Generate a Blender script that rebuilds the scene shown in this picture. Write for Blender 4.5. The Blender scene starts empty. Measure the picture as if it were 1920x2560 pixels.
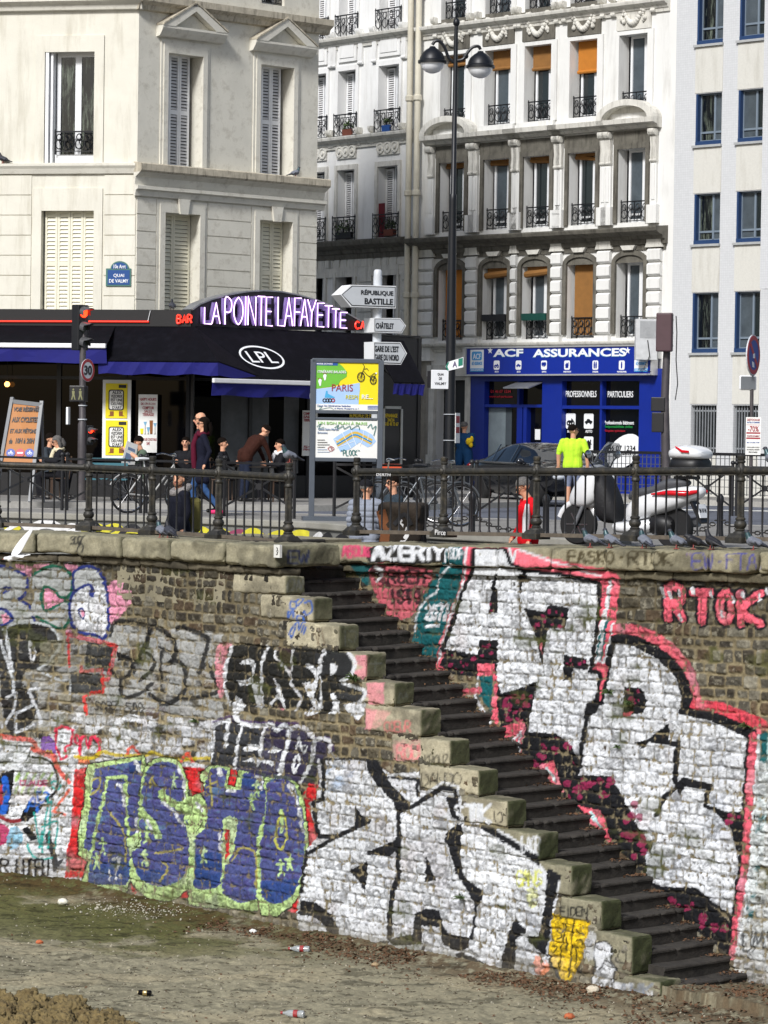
import bpy,bmesh,math,random
import numpy as np
from mathutils import Vector,Matrix
R=math.radians
S=bpy.context.scene
COL=S.collection
random.seed(7)
FPX,EYE,PITCH,ROLL=7750.0,1.5,math.atan(200/7750.0),0.0145
cam=bpy.data.objects.new('camera',bpy.data.cameras.new('camera'));COL.objects.link(cam)
cam.data.sensor_fit='VERTICAL';cam.data.sensor_height=36;cam.data.lens=36*FPX/2560
cam.data.clip_start=0.5;cam.data.clip_end=900
cam.matrix_world=Matrix.Translation((0,0,EYE))@Matrix.Rotation(math.pi/2-PITCH,4,'X')@Matrix.Rotation(ROLL,4,'Z')
S.camera=cam
SUN_L=Vector((-0.42,-0.86,0.80)).normalized()
W=bpy.data.worlds.new('World');S.world=W;W.use_nodes=True
_nt=W.node_tree;_bg=_nt.nodes['Background'];_sky=_nt.nodes.new('ShaderNodeTexSky')
_sky.sky_type='NISHITA';_sky.sun_disc=False
_sky.sun_elevation=math.asin(SUN_L.z);_sky.sun_rotation=math.atan2(SUN_L.x,SUN_L.y)
_sky.air_density=1.0;_sky.dust_density=2.5;_sky.ozone_density=1.5
_nt.links.new(_sky.outputs[0],_bg.inputs[0]);_bg.inputs[1].default_value=0.07
sl=bpy.data.lights.new('sun','SUN');sl.energy=2.9;sl.angle=R(11);sl.color=(1,.992,.985)
sun=bpy.data.objects.new('sun',sl);COL.objects.link(sun)
sun.rotation_euler=SUN_L.to_track_quat('Z','Y').to_euler()
S.view_settings.view_transform='Standard';S.view_settings.look='None'
S.view_settings.exposure=0.55;S.view_settings.gamma=1
S.cycles.max_bounces=6
def ray(x,y):
 u=(x-960)+ROLL*(y-1280);v=(y-1280)-ROLL*(x-960)
 c,s=math.cos(PITCH),math.sin(PITCH)
 return Vector((u,FPX*c-v*s,-FPX*s-v*c))/FPX
def onz(x,y,z=0.0):
 r=ray(x,y);t=(z-EYE)/r.z
 return Vector((r.x*t,r.y*t,z))
def ony(x,y,Y):
 r=ray(x,y);t=Y/r.y
 return Vector((r.x*t,Y,EYE+r.z*t))
def proj(X,Y,Z):
 """world -> photo pixel, numpy"""
 c,s=math.cos(PITCH),math.sin(PITCH)
 z=Z-EYE;dep=Y*c-z*s;up=Y*s+z*c
 u=FPX*X/dep;v=-FPX*up/dep
 return 960+u-ROLL*v,1280+v+ROLL*u
class Fr:
 """vertical plane frame: s along d, z up, o out towards the viewer"""
 def __init__(self,P,d):
  self.P=Vector((P[0],P[1],0));d=Vector((d[0],d[1],0)).normalized();self.d=d
  self.n=Vector((d.y,-d.x,0))
 def w(self,s,z,o=0.0):
  q=self.P+self.d*s+self.n*o;return Vector((q.x,q.y,z))
 def xy(self,s,o=0.0):
  return self.P.x+self.d.x*s+self.n.x*o,self.P.y+self.d.y*s+self.n.y*o
 def px(self,x,y,o=0.0):
  r=ray(x,y);P=self.P+self.n*o
  t=P.dot(self.n)/r.dot(self.n);q=r*t
  return((q-P).dot(self.d),EYE+q.z)
 def s(self,x,y,o=0.0):return self.px(x,y,o)[0]
 def z(self,x,y,o=0.0):return self.px(x,y,o)[1]
 def off(self,o):return Fr((self.P+self.n*o)[:2],self.d[:2])
 def at(self,s):
  q=self.P+self.d*s;return Fr(q[:2],self.d[:2])
 def mat(self,s,z,o=0.0):
  """matrix whose local x=d, y=up(z), z=n"""
  p=self.w(s,z,o)
  return Matrix(((self.d.x,0,self.n.x,p.x),(self.d.y,0,self.n.y,p.y),(0,1,0,p.z),(0,0,0,1)))
class Bend(Fr):
 """like Fr, turning to direction d2 where s < sb"""
 def __init__(self,P,d,sb,d2):
  super().__init__(P,d);self.sb=sb;q=self.P+self.d*sb;self.F2=Fr((q-Vector((*d2,0)).normalized()*sb)[:2],d2)
 def w(self,s,z,o=0.0):return Fr.w(self,s,z,o)if s>=self.sb else self.F2 .w(s,z,o)
 def xy(self,s,o=0.0):
  a=Fr.xy(self,s,o);b=self.F2 .xy(s,o);return np.where(s<self.sb,b[0],a[0]),np.where(s<self.sb,b[1],a[1])
 def px(self,x,y,o=0.0):
  a=Fr.px(self,x,y,o);return a if a[0]>=self.sb else self.F2 .px(x,y,o)
MATS={}
def lin(c):return tuple(pow(max(x,0),2.2)for x in c[:3])
def mat(name,col,rough=.7,metal=0.0,var=.12,scale=6.0,bump=0.0,bscale=40.0,emit=None,estr=1.0,alpha=1.0,trans=0.0,spec=.5,dirt_refl=None,dirt_refl_scale=1.5,dirt_refl_amt=.5,streak=False,coat=0.0):
 """col is an albedo in linear light"""
 if name in MATS:return MATS[name]
 m=bpy.data.materials.new(name);m.use_nodes=True;nt=m.node_tree;L=nt.links
 b=nt.nodes['Principled BSDF'];b.inputs['Roughness'].default_value=rough;b.inputs['Metallic'].default_value=metal
 b.inputs['Specular IOR Level'].default_value=spec
 if coat:b.inputs['Coat Weight'].default_value=coat
 tc=nt.nodes.new('ShaderNodeTexCoord');out=None
 geo=nt.nodes.new('ShaderNodeNewGeometry')
 if var>0:
  n=nt.nodes.new('ShaderNodeTexNoise');n.inputs['Scale'].default_value=scale;n.inputs['Detail'].default_value=5;n.inputs['Roughness'].default_value=.65
  L.new(geo.outputs['Position'],n.inputs['Vector'])
  mr=nt.nodes.new('ShaderNodeMapRange');mr.inputs[1].default_value=.3;mr.inputs[2].default_value=.7
  mr.inputs[3].default_value=1-var;mr.inputs[4].default_value=1+var
  L.new(n.outputs['Fac'],mr.inputs[0])
  mx=nt.nodes.new('ShaderNodeVectorMath');mx.operation='SCALE';mx.inputs[0].default_value=col[:3]
  L.new(mr.outputs[0],mx.inputs['Scale']);out=mx.outputs[0]
 else:
  rgb=nt.nodes.new('ShaderNodeRGB');rgb.outputs[0].default_value=(*col[:3],1);out=rgb.outputs[0]
 if dirt_refl is not None:
  n2=nt.nodes.new('ShaderNodeTexNoise');n2 .inputs['Scale'].default_value=dirt_refl_scale;n2 .inputs['Detail'].default_value=8;n2 .inputs['Roughness'].default_value=.7
  if streak:
   mp=nt.nodes.new('ShaderNodeMapping');mp.inputs['Scale'].default_value=(3.5,3.5,.45)
   L.new(geo.outputs['Position'],mp.inputs[0]);L.new(mp.outputs[0],n2 .inputs['Vector'])
  else:L.new(geo.outputs['Position'],n2 .inputs['Vector'])
  r2=nt.nodes.new('ShaderNodeMapRange');r2 .inputs[1].default_value=.5;r2 .inputs[2].default_value=.72;r2 .inputs[4].default_value=dirt_refl_amt
  L.new(n2 .outputs['Fac'],r2 .inputs[0])
  mm=nt.nodes.new('ShaderNodeMix');mm.data_type='RGBA';L.new(r2 .outputs[0],mm.inputs[0]);L.new(out,mm.inputs[6]);mm.inputs[7].default_value=(*dirt_refl,1)
  out=mm.outputs[2]
 L.new(out,b.inputs['Base Color'])
 if bump>0:
  nb=nt.nodes.new('ShaderNodeTexNoise');nb.inputs['Scale'].default_value=bscale;nb.inputs['Detail'].default_value=4
  L.new(geo.outputs['Position'],nb.inputs['Vector'])
  bp=nt.nodes.new('ShaderNodeBump');bp.inputs['Strength'].default_value=bump;bp.inputs['Distance'].default_value=.02
  L.new(nb.outputs['Fac'],bp.inputs['Height']);L.new(bp.outputs[0],b.inputs['Normal'])
 if emit:b.inputs['Emission Color'].default_value=(*emit,1);b.inputs['Emission Strength'].default_value=estr
 if trans:b.inputs['Transmission Weight'].default_value=trans
 if alpha<1:b.inputs['Alpha'].default_value=alpha
 MATS[name]=m;return m
def vmat(name,rough=.85,bump=.35,bscale=70,spec=.3):
 """surface whose pigment is a colour attribute (paint, stone kind)"""
 m=bpy.data.materials.new(name);m.use_nodes=True;nt=m.node_tree;L=nt.links
 b=nt.nodes['Principled BSDF'];b.inputs['Roughness'].default_value=rough;b.inputs['Specular IOR Level'].default_value=spec
 a=nt.nodes.new('ShaderNodeVertexColor');a.layer_name='Col'
 geo=nt.nodes.new('ShaderNodeNewGeometry')
 n=nt.nodes.new('ShaderNodeTexNoise');n.inputs['Scale'].default_value=28;n.inputs['Detail'].default_value=6
 L.new(geo.outputs['Position'],n.inputs['Vector'])
 mr=nt.nodes.new('ShaderNodeMapRange');mr.inputs[1].default_value=.3;mr.inputs[2].default_value=.7;mr.inputs[3].default_value=.84;mr.inputs[4].default_value=1.14
 L.new(n.outputs['Fac'],mr.inputs[0])
 mx=nt.nodes.new('ShaderNodeVectorMath');mx.operation='SCALE';L.new(a.outputs[0],mx.inputs[0]);L.new(mr.outputs[0],mx.inputs['Scale'])
 L.new(mx.outputs[0],b.inputs['Base Color'])
 nb=nt.nodes.new('ShaderNodeTexNoise');nb.inputs['Scale'].default_value=bscale;nb.inputs['Detail'].default_value=5
 L.new(geo.outputs['Position'],nb.inputs['Vector'])
 bp=nt.nodes.new('ShaderNodeBump');bp.inputs['Strength'].default_value=bump;bp.inputs['Distance'].default_value=.015
 L.new(nb.outputs['Fac'],bp.inputs['Height']);L.new(bp.outputs[0],b.inputs['Normal'])
 return m
def tag(o,label=None,cat=None,group=None,kind=None):
 if label:o['label']=label
 if cat:o['category']=cat
 if group:o['group']=group
 if kind:o['kind']=kind
 return o
def thing(name,loc,label,cat,group=None):
 o=bpy.data.objects.new(name,None);COL.objects.link(o);o.location=loc;o.empty_display_size=.2
 return tag(o,label,cat,group)
def setparent(o,p):
 """keep o where it is in the world"""
 M=Matrix.Identity(4);q=p;chain=[]
 while q:chain.append(q);q=q.parent
 for q in reversed(chain):M=M@q.matrix_parent_inverse@q.matrix_basis
 o.parent=p;o.matrix_parent_inverse=M.inverted()
def link(name,me,m,parent=None):
 o=bpy.data.objects.new(name,me);COL.objects.link(o)
 if m is not None:
  for x in(m if isinstance(m,(list,tuple))else[m]):me.materials.append(x)
 if parent:setparent(o,parent)
 return o
def copy_tree(o,loc=None,rotz=None,scale=None,**tags):
 def cp(a,par):
  c=a.copy();COL.objects.link(c)
  if par:c.parent=par
  for ch in a.children:cp(ch,c)
  return c
 c=cp(o,None)
 if loc is not None:c.location=loc
 if rotz is not None:c.rotation_euler=(0,0,rotz)
 if scale is not None:c.scale=(scale,)*3 if not hasattr(scale,'__len__')else scale
 return tag(c,**tags)
class MB:
 def __init__(self):self.v=[];self.f=[];self.m=[];self.mi=0;self.ng=False
 def add(self,vs,fs):
  k=len(self.v);self.v+=[Vector(p)for p in vs]
  for f in fs:self.f.append(tuple(i+k for i in f));self.m.append(self.mi)
  return self
 def quad(self,a,b,c,d):return self.add((a,b,c,d),((0,1,2,3),))
 def hexa(self,p):return self.add(p,((0,3,2,1),(4,5,6,7),(0,1,5,4),(1,2,6,5),(2,3,7,6),(3,0,4,7)))
 def box(self,x0,x1,y0,y1,z0,z1):
  return self.hexa([(x0,y0,z0),(x1,y0,z0),(x1,y1,z0),(x0,y1,z0),(x0,y0,z1),(x1,y0,z1),(x1,y1,z1),(x0,y1,z1)])
 def fbox(self,F,s0,s1,z0,z1,o0,o1):
  return self.hexa([F.w(s0,z0,o1),F.w(s1,z0,o1),F.w(s1,z0,o0),F.w(s0,z0,o0),F.w(s0,z1,o1),F.w(s1,z1,o1),F.w(s1,z1,o0),F.w(s0,z1,o0)])
 def prof(self,F,s0,s1,pts):
  """extrude profile [(o,z)...] (closed) along s"""
  n=len(pts);vs=[F.w(s0,z,o)for o,z in pts]+[F.w(s1,z,o)for o,z in pts]
  return self.add(vs,[tuple(range(n))[::-1],tuple(range(n,2*n))]+[(i,(i+1)%n,n+(i+1)%n,n+i)for i in range(n)])
 def plate(self,F,pts,o0,o1):
  """extrude outline [(s,z)...] from o0 to o1"""
  n=len(pts);vs=[F.w(s,z,o1)for s,z in pts]+[F.w(s,z,o0)for s,z in pts]
  return self.add(vs,[tuple(range(n)),tuple(range(n,2*n))[::-1]]+[(i,n+i,n+(i+1)%n,(i+1)%n)for i in range(n)])
 def tube(self,path,r,seg=8,cap=True,closed=False,squash=None):
  P=[Vector(p)for p in path];n=len(P)
  rr=list(r)if hasattr(r,'__len__')else[r]*n
  vs=[];fs=[];ref=None
  for i,p in enumerate(P):
   a=P[(i-1)%n]if(closed or i>0)else p;b=P[(i+1)%n]if(closed or i<n-1)else p
   t=(b-a);t=t.normalized()if t.length>1e-9 else Vector((0,0,1))
   if ref is None:
    ref=Vector((0,0,1))if abs(t.z)<.9 else Vector((1,0,0))
   x=ref-t*ref.dot(t);x=x.normalized()if x.length>1e-6 else t.orthogonal().normalized()
   y=t.cross(x);ref=x
   for k in range(seg):
    g=2*math.pi*k/seg;vs.append(p+(x*math.cos(g)+y*math.sin(g))*rr[i])
  m=n if closed else n-1
  for i in range(m):
   j=(i+1)%n
   for k in range(seg):fs.append((i*seg+k,i*seg+(k+1)%seg,j*seg+(k+1)%seg,j*seg+k))
  if cap and not closed:fs+=[tuple(range(seg))[::-1],tuple(range((n-1)*seg,n*seg))]
  return self.add(vs,fs)
 def bar(self,a,b,w,h=None):
  """rectangular bar from a to b"""
  a=Vector(a);b=Vector(b);h=h or w;t=(b-a).normalized()
  up=Vector((0,0,1))if abs(t.z)<.95 else Vector((0,1,0))
  x=t.cross(up).normalized()*w/2;y=x.cross(t).normalized()*h/2
  return self.hexa([a-x-y,a+x-y,b+x-y,b-x-y,a-x+y,a+x+y,b+x+y,b-x+y])
 def lathe(self,c,prof,seg=16,axis=None):
  c=Vector(c);vs=[];fs=[];n=len(prof)
  M=Matrix.Identity(3)if axis is None else Vector(axis).to_track_quat('Z','Y').to_matrix()
  for r,z in prof:
   for k in range(seg):
    g=2*math.pi*k/seg;vs.append(c+M@Vector((r*math.cos(g),r*math.sin(g),z)))
  for i in range(n-1):
   for k in range(seg):fs.append((i*seg+k,i*seg+(k+1)%seg,(i+1)*seg+(k+1)%seg,(i+1)*seg+k))
  fs+=[tuple(range(seg))[::-1],tuple(range((n-1)*seg,n*seg))]
  return self.add(vs,fs)
 def ball(self,c,r,seg=14,rings=8,M=None):
  rx,ry,rz=r if hasattr(r,'__len__')else(r,r,r);c=Vector(c);vs=[];fs=[]
  for i in range(rings+1):
   ph=math.pi*i/rings-math.pi/2
   for k in range(seg):
    g=2*math.pi*k/seg
    p=Vector((rx*math.cos(ph)*math.cos(g),ry*math.cos(ph)*math.sin(g),rz*math.sin(ph)))
    vs.append(c+(M@p if M else p))
  for i in range(rings):
   for k in range(seg):fs.append((i*seg+k,i*seg+(k+1)%seg,(i+1)*seg+(k+1)%seg,(i+1)*seg+k))
  return self.add(vs,fs)
 def disc(self,c,n,r0,r1,t=.0,seg=24):
  """flat ring (r0 inner) with thickness t along n"""
  M=Vector(n).to_track_quat('Z','Y').to_matrix();c=Vector(c);vs=[];fs=[]
  for z in(t,0):
   for r in(r1,r0):
    for k in range(seg):
     g=2*math.pi*k/seg;vs.append(c+M@Vector((r*math.cos(g),r*math.sin(g),z)))
  for k in range(seg):
   j=(k+1)%seg
   fs.append((k,j,seg+j,seg+k))
   fs.append((2*seg+k,3*seg+k,3*seg+j,2*seg+j))
   fs.append((k,2*seg+k,2*seg+j,j))
  return self.add(vs,fs)
 def build(self,name,m,parent=None,smooth=None,bevel=0,loc=None):
  me=bpy.data.meshes.new(name)
  me.from_pydata([tuple(p)for p in self.v],[],self.f)
  if any(self.m):me.polygons.foreach_set('material_index',self.m)
  bm=bmesh.new();bm.from_mesh(me);bmesh.ops.recalc_face_normals(bm,faces=bm.faces);bm.to_mesh(me);bm.free()
  if smooth:
   me.shade_smooth();me.set_sharp_from_angle(angle=R(smooth))
  o=link(name,me,m,parent)
  if bevel:
   b=o.modifiers.new('bevel','BEVEL');b.width=bevel;b.segments=2;b.limit_method='ANGLE';b.angle_limit=R(40)
  return o
def text(name,body,M,w,h,m,parent=None,bold=0.0,ext=.004,fit=True):
 """lettering as real mesh; M: local x right, y up, z out; centred, fitted to w x h"""
 cu=bpy.data.curves.new(name,'FONT');cu.body=body;cu.align_x='CENTER';cu.align_y='CENTER'
 cu.extrude=ext;cu.offset=bold;cu.resolution_u=3;cu.space_line=.95
 o=bpy.data.objects.new(name,cu);COL.objects.link(o)
 bpy.context.view_layer.update()
 dg=bpy.context.evaluated_depsgraph_get()
 me=bpy.data.meshes.new_from_object(o.evaluated_get(dg));bpy.data.objects.remove(o);bpy.data.curves.remove(cu)
 n=len(me.vertices);a=np.empty(n*3,np.float32);me.vertices.foreach_get('co',a);a=a.reshape(-1,3)
 lo,hi=a.min(0),a.max(0);c=(lo+hi)/2;sx=w/(hi[0]-lo[0])if w else h/(hi[1]-lo[1]);sy=h/(hi[1]-lo[1])if h else sx
 a[:,0]=(a[:,0]-c[0])*sx;a[:,1]=(a[:,1]-c[1])*sy
 b=np.array(M);a=a@b[:3,:3].T+b[:3,3]
 me.vertices.foreach_set('co',a.astype(np.float32).ravel());me.update()
 return link(name,me,m,parent)
def _h(ix,iy,seed):
 h=(ix.astype(np.int64)*374761393+iy.astype(np.int64)*668265263+seed*1442695041)&0x7fffffff
 h=((h^(h>>13))*1274126177)&0x7fffffff
 return((h^(h>>16))&0xffff)/65535.0
def vn(x,y,seed=0):
 ix=np.floor(x);iy=np.floor(y);fx=x-ix;fy=y-iy;fx=fx*fx*(3-2*fx);fy=fy*fy*(3-2*fy)
 a=_h(ix,iy,seed);b=_h(ix+1,iy,seed);c=_h(ix,iy+1,seed);d=_h(ix+1,iy+1,seed)
 return(a*(1-fx)+b*fx)*(1-fy)+(c*(1-fx)+d*fx)*fy
def fbm(x,y,seed=0,o=4,g=.5):
 t=0;a=1;n=0
 for k in range(o):t=t+a*vn(x*2**k,y*2**k,seed+k*17);n+=a;a*=g
 return t/n
def sstep(a,b,x):t=np.clip((x-a)/(b-a),0,1);return t*t*(3-2*t)
def setcol(me,rgb):
 a=me.color_attributes.new('Col','FLOAT_COLOR','POINT');n=len(rgb)
 c=np.ones((n,4),np.float32);c[:,:3]=rgb;a.data.foreach_set('color',c.ravel())
def gridmesh(name,P,nu,nv,keep=None):
 """P (nv*nu,3) -> quad grid mesh; keep: bool per face"""
 me=bpy.data.meshes.new(name)
 i=np.arange(nu-1);j=np.arange(nv-1);I,J=np.meshgrid(i,j)
 k=(J*nu+I).ravel();F=np.stack([k,k+1,k+nu+1,k+nu],1)
 if keep is not None:F=F[keep.ravel()]
 used=np.zeros(len(P),bool);used[F.ravel()]=True;idx=np.cumsum(used)-1
 P=P[used];F=idx[F];nf=len(F)
 me.vertices.add(len(P));me.vertices.foreach_set('co',P.astype(np.float32).ravel())
 me.loops.add(nf*4);me.loops.foreach_set('vertex_index',F.astype(np.int32).ravel())
 me.polygons.add(nf);me.polygons.foreach_set('loop_start',np.arange(0,nf*4,4,dtype=np.int32))
 me.polygons.foreach_set('loop_total',np.full(nf,4,np.int32))
 me.update(calc_edges=True);me.shade_smooth()
 return me,used
# ================================================================== QUAY WALLS, STAIRS, CANAL BED
DW=(.682,-.731)
FL=Fr((-1.29,41.0),DW);FL=Bend((-1.29,41.0),DW,FL.s(214,1500),(.95,-.312))
FR_=Fr((-.19,42.0),DW)
BED=-5.15
def c8(r,g,b):return lin((r/255,g/255,b/255))
WHT=c8(200,203,207);BLK=c8(19,20,24);PNK=c8(206,88,104);MAG=c8(126,36,70);TEA=c8(14,78,82);RED=c8(190,38,40)
LIM=c8(168,196,128);BLU=c8(68,74,118);NAV=c8(14,38,80);YEL=c8(214,180,26);PK2=c8(206,136,160);GRY=c8(150,152,152);VIO=c8(40,36,60)
def cat(p,n=5,closed=False):
 p=[np.array(q,float)for q in p];out=[];m=len(p)
 for i in range(m if closed else m-1):
  if closed:a,b,c,d=p[i-1],p[i],p[(i+1)%m],p[(i+2)%m]
  else:a,b,c,d=p[max(i-1,0)],p[i],p[i+1],p[min(i+2,m-1)]
  for k in range(n):
   t=k/n;out.append(.5*((2*b)+(c-a)*t+(2*a-5*b+4*c-d)*t*t+(3*b-a-3*c+d)*t**3))
 if not closed:out.append(p[-1])
 return out
G1={'A':[[(0,1),(.5,0),(1,1)],[(.2,.65),(.8,.65)]],'B':[[(0,0),(0,1),(.8,.95),(.9,.7),(.6,.5),(0,.5)],[(.6,.5),(.85,.25),(.6,.02),(0,0)]],'C':[[(1,.12),(.5,0),(.08,.3),(.08,.7),(.5,1),(1,.88)]],'D':[[(0,0),(0,1),(.6,.95),(1,.5),(.6,.05),(0,0)]],'E':[[(1,0),(0,0),(0,1),(1,1)],[(0,.5),(.8,.5)]],'F':[[(1,0),(0,0),(0,1)],[(0,.5),(.8,.5)]],'G':[[(1,.12),(.5,0),(.08,.3),(.08,.7),(.5,1),(1,.85),(1,.55),(.6,.55)]],'H':[[(0,0),(0,1)],[(1,0),(1,1)],[(0,.5),(1,.5)]],'I':[[(.5,0),(.5,1)]],'K':[[(0,0),(0,1)],[(1,0),(0,.55),(1,1)]],'L':[[(0,0),(0,1),(1,1)]],'M':[[(0,1),(.1,0),(.5,.6),(.9,0),(1,1)]],'N':[[(0,1),(0,0),(1,1),(1,0)]],'O':[[(.5,0),(.08,.25),(.05,.7),(.5,1),(.95,.7),(.92,.25),(.5,0)]],'P':[[(0,1),(0,0),(.8,.05),(.95,.3),(.7,.52),(0,.52)]],'Q':[[(.5,0),(.05,.5),(.5,1),(.95,.5),(.5,0)],[(.6,.7),(1,1)]],'R':[[(0,1),(0,0),(.8,.05),(.95,.28),(.7,.5),(0,.5)],[(.4,.5),(1,1)]],'S':[[(.95,.1),(.5,0),(.1,.2),(.3,.45),(.8,.6),(.9,.85),(.5,1),(.02,.88)]],'T':[[(0,0),(1,0)],[(.5,0),(.5,1)]],'U':[[(0,0),(.05,.8),(.5,1),(.95,.8),(1,0)]],'V':[[(0,0),(.5,1),(1,0)]],'W':[[(0,0),(.25,1),(.5,.35),(.75,1),(1,0)]],'Y':[[(0,0),(.5,.5),(1,0)],[(.5,.5),(.45,1)]],'Z':[[(0,0),(1,0),(0,1),(1,1)]],'0':[[(.5,0),(.08,.3),(.08,.7),(.5,1),(.92,.7),(.92,.3),(.5,0)]],'1':[[(.2,.2),(.55,0),(.55,1)]],'2':[[(.05,.2),(.5,0),(.9,.25),(.1,.95),(1,1)]],'7':[[(0,.05),(1,0),(.4,1)]],'.':[[(.5,.5),(.55,.55)]],'"':[[(.3,0),(.3,.2)],[(.7,0),(.7,.2)]],'+':[[(.5,0),(.5,1)],[(0,.4),(1,.4)]],'-':[[(0,.5),(1,.5)]]}
class Cv:
 X0,Y0,CW,CH=-240,1330,2400,1290
 def __init__(self):self.c=np.zeros((self.CH,self.CW,3),np.float32);self.a=np.zeros((self.CH,self.CW),np.float32);self.t(0,0,1)
 def t(self,ox,oy,sc):self.ox,self.oy,self.sc=ox,oy,sc
 def T(self,p):return np.array([(self.ox+x/self.sc-self.X0,self.oy+y/self.sc-self.Y0)for x,y in p])
 def _bb(self,q,m):
  x0=max(int(q[:,0].min()-m),0);x1=min(int(q[:,0].max()+m)+2,self.CW);y0=max(int(q[:,1].min()-m),0);y1=min(int(q[:,1].max()+m)+2,self.CH)
  return x0,x1,y0,y1
 def _put(self,x0,x1,y0,y1,m,col):
  C=self.c[y0:y1,x0:x1];A=self.a[y0:y1,x0:x1];m3=m[...,None]
  na=m+A*(1-m);C[:]=np.where(na[...,None]>1e-6,(np.array(col,np.float32)*m3+C*(A*(1-m))[...,None])/np.maximum(na,1e-6)[...,None],C);A[:]=na
 def poly(self,p,col,a=1.0,c=0,blotch=0):
  if c:p=cat(p,c,True)
  q=self.T(p);x0,x1,y0,y1=self._bb(q,1)
  if x1<=x0 or y1<=y0:return
  X,Y=np.meshgrid(np.arange(x0,x1)+.5,np.arange(y0,y1)+.5);M=np.zeros(X.shape,bool)
  for i in range(len(q)):
   (ax,ay),(bx,by)=q[i-1],q[i]
   if ay==by:continue
   M^=((ay>Y)!=(by>Y))&(X<(bx-ax)*(Y-ay)/(by-ay)+ax)
  M=M*np.float32(a)
  if blotch:M=M*sstep(blotch-.12,blotch+.12,fbm(X/34,Y/20,int(q[0,0])%97,4,.6)).astype(np.float32)
  self._put(x0,x1,y0,y1,M,col)
 def line(self,p,w,col,a=1.0,c=4,closed=False,soft=2.4,fade=0):
  if c and len(p)>2:p=cat(p,c,closed)
  q=self.T(p)
  if closed:q=np.vstack([q,q[:1]])
  r=w/2;x0,x1,y0,y1=self._bb(q,r+2)
  if x1<=x0 or y1<=y0:return
  D=np.full((y1-y0,x1-x0),1e9,np.float32)
  for i in range(len(q)-1):
   s0,s1,t0,t1=self._bb(q[i:i+2],r+2)
   if s1<=s0 or t1<=t0:continue
   X,Y=np.meshgrid(np.arange(s0,s1)+.5,np.arange(t0,t1)+.5)
   d=q[i+1]-q[i];L=max(d@d,1e-9);t=np.clip(((X-q[i,0])*d[0]+(Y-q[i,1])*d[1])/L,0,1)
   e=np.hypot(X-q[i,0]-t*d[0],Y-q[i,1]-t*d[1]);V=D[t0-y0:t1-y0,s0-x0:s1-x0];np.minimum(V,e,out=V)
  self._put(x0,x1,y0,y1,(np.clip((r-D)/soft+.5,0,1)*a).astype(np.float32),col)
 def text(self,s,x,y,w,h,wd,col,a=1.0,gap=.35,sl=0.0,dy=0.0,c=3):
  n=len(s);cw=w/(n+(n-1)*gap)
  for i,ch in enumerate(s):
   for st in G1 .get(ch,[]):
    self.line([(x+i*cw*(1+gap)+px*cw-sl*(py-.5)*h,y+py*h+dy*i*cw*(1+gap))for px,py in st],wd,col,a,c)
 def blob(self,n,box,r,col,a,rng):
  for _ in range(n):
   cx=rng.uniform(box[0],box[2]);cy=rng.uniform(box[1],box[3]);q=rng.uniform(.5,1)*r
   self.poly([(cx+q*rng.uniform(.6,1)*math.cos(k),cy+q*rng.uniform(.6,1)*math.sin(k))for k in np.linspace(0,6.28,9)[:-1]],col,a,3)
 def sample(self,x,y):
  x=np.clip(x-self.X0-.5,0,self.CW-2);y=np.clip(y-self.Y0-.5,0,self.CH-2)
  i=np.floor(x).astype(int);j=np.floor(y).astype(int);fx=(x-i)[:,None];fy=(y-j)[:,None]
  P=np.dstack([self.c*self.a[...,None],self.a])
  v=(P[j,i]*(1-fx)+P[j,i+1]*fx)*(1-fy)+(P[j+1,i]*(1-fx)+P[j+1,i+1]*fx)*fy
  a=v[:,3];return v[:,:3]/np.maximum(a,1e-5)[:,None],a
cr=Cv();rg=random.Random(3)
A_=(1060,1300,1.929);B_=(740,1860,1.406);Z4=(680,1300,2.5136)
cr.t(*Z4)
cr.poly([(480,265),(640,280),(640,400),(600,410),(520,330)],TEA,.9)
cr.poly([(640,280),(1000,320),(950,470),(880,610),(740,600),(630,430)],c8(176,84,96),.9,3,.33)
cr.poly([(1090,150),(1230,150),(1200,330),(1150,520),(1100,640),(1060,800),(1030,880),(950,850),(890,760),(905,640),(960,480),(1050,330),(1075,230)],TEA)
cr.line([(1110,290),(1060,360),(1040,450),(980,490),(930,570),(900,700)],5,WHT,.8)
cr.text('RUEH',735,320,230,75,8,BLK,.9);cr.text('ISTO',740,440,200,80,9,BLK,.9)
cr.blob(5,(640,300,720,420),40,BLK,.8,rg);cr.line([(650,290),(690,330),(665,385)],9,WHT,.9)
cr.poly([(615,140),(1090,140),(1085,270),(620,275)],BLK,.95,2)
for i,(ch,x)in enumerate(zip('AZERTY',(635,715,810,885,950,1010))):cr.text(ch,x,155,62,92,11,WHT,1)
cr.poly([(1090,145),(1215,145),(1200,270),(1085,270)],TEA);cr.text('SDF',1108,175,95,65,5,WHT);cr.line([(1130,150),(1090,200),(1090,270)],5,WHT)
cr.text('2077',975,535,140,90,7,WHT,.95,.2);cr.line([(985,668),(1050,662)],9,WHT)
cr.text('ABOUG',440,155,165,75,5,c8(196,70,104),.85,.1);cr.text('PEOUK',450,165,165,65,4,c8(196,70,104),.8,.05)
cr.t(*A_)
s1=[(245,145),(380,145),(405,215),(470,250),(640,270),(840,310),(838,480),(815,640),(800,735),(842,745),(830,880),(790,905),(770,1020),(752,1180),(700,1110),(640,1040),(500,1022),(525,900),(545,790),(380,835),(352,760),(365,590),(280,580),(265,650),(105,620),(150,510),(200,350),(242,250)]
top1=[(225,110),(400,108),(430,205),(530,215),(860,290),(900,300),(860,690),(845,880)]
cr.line(top1,50,PNK,1,0);cr.line([(225,110),(210,310),(130,540),(85,700)],30,PNK,1,0)
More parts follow.
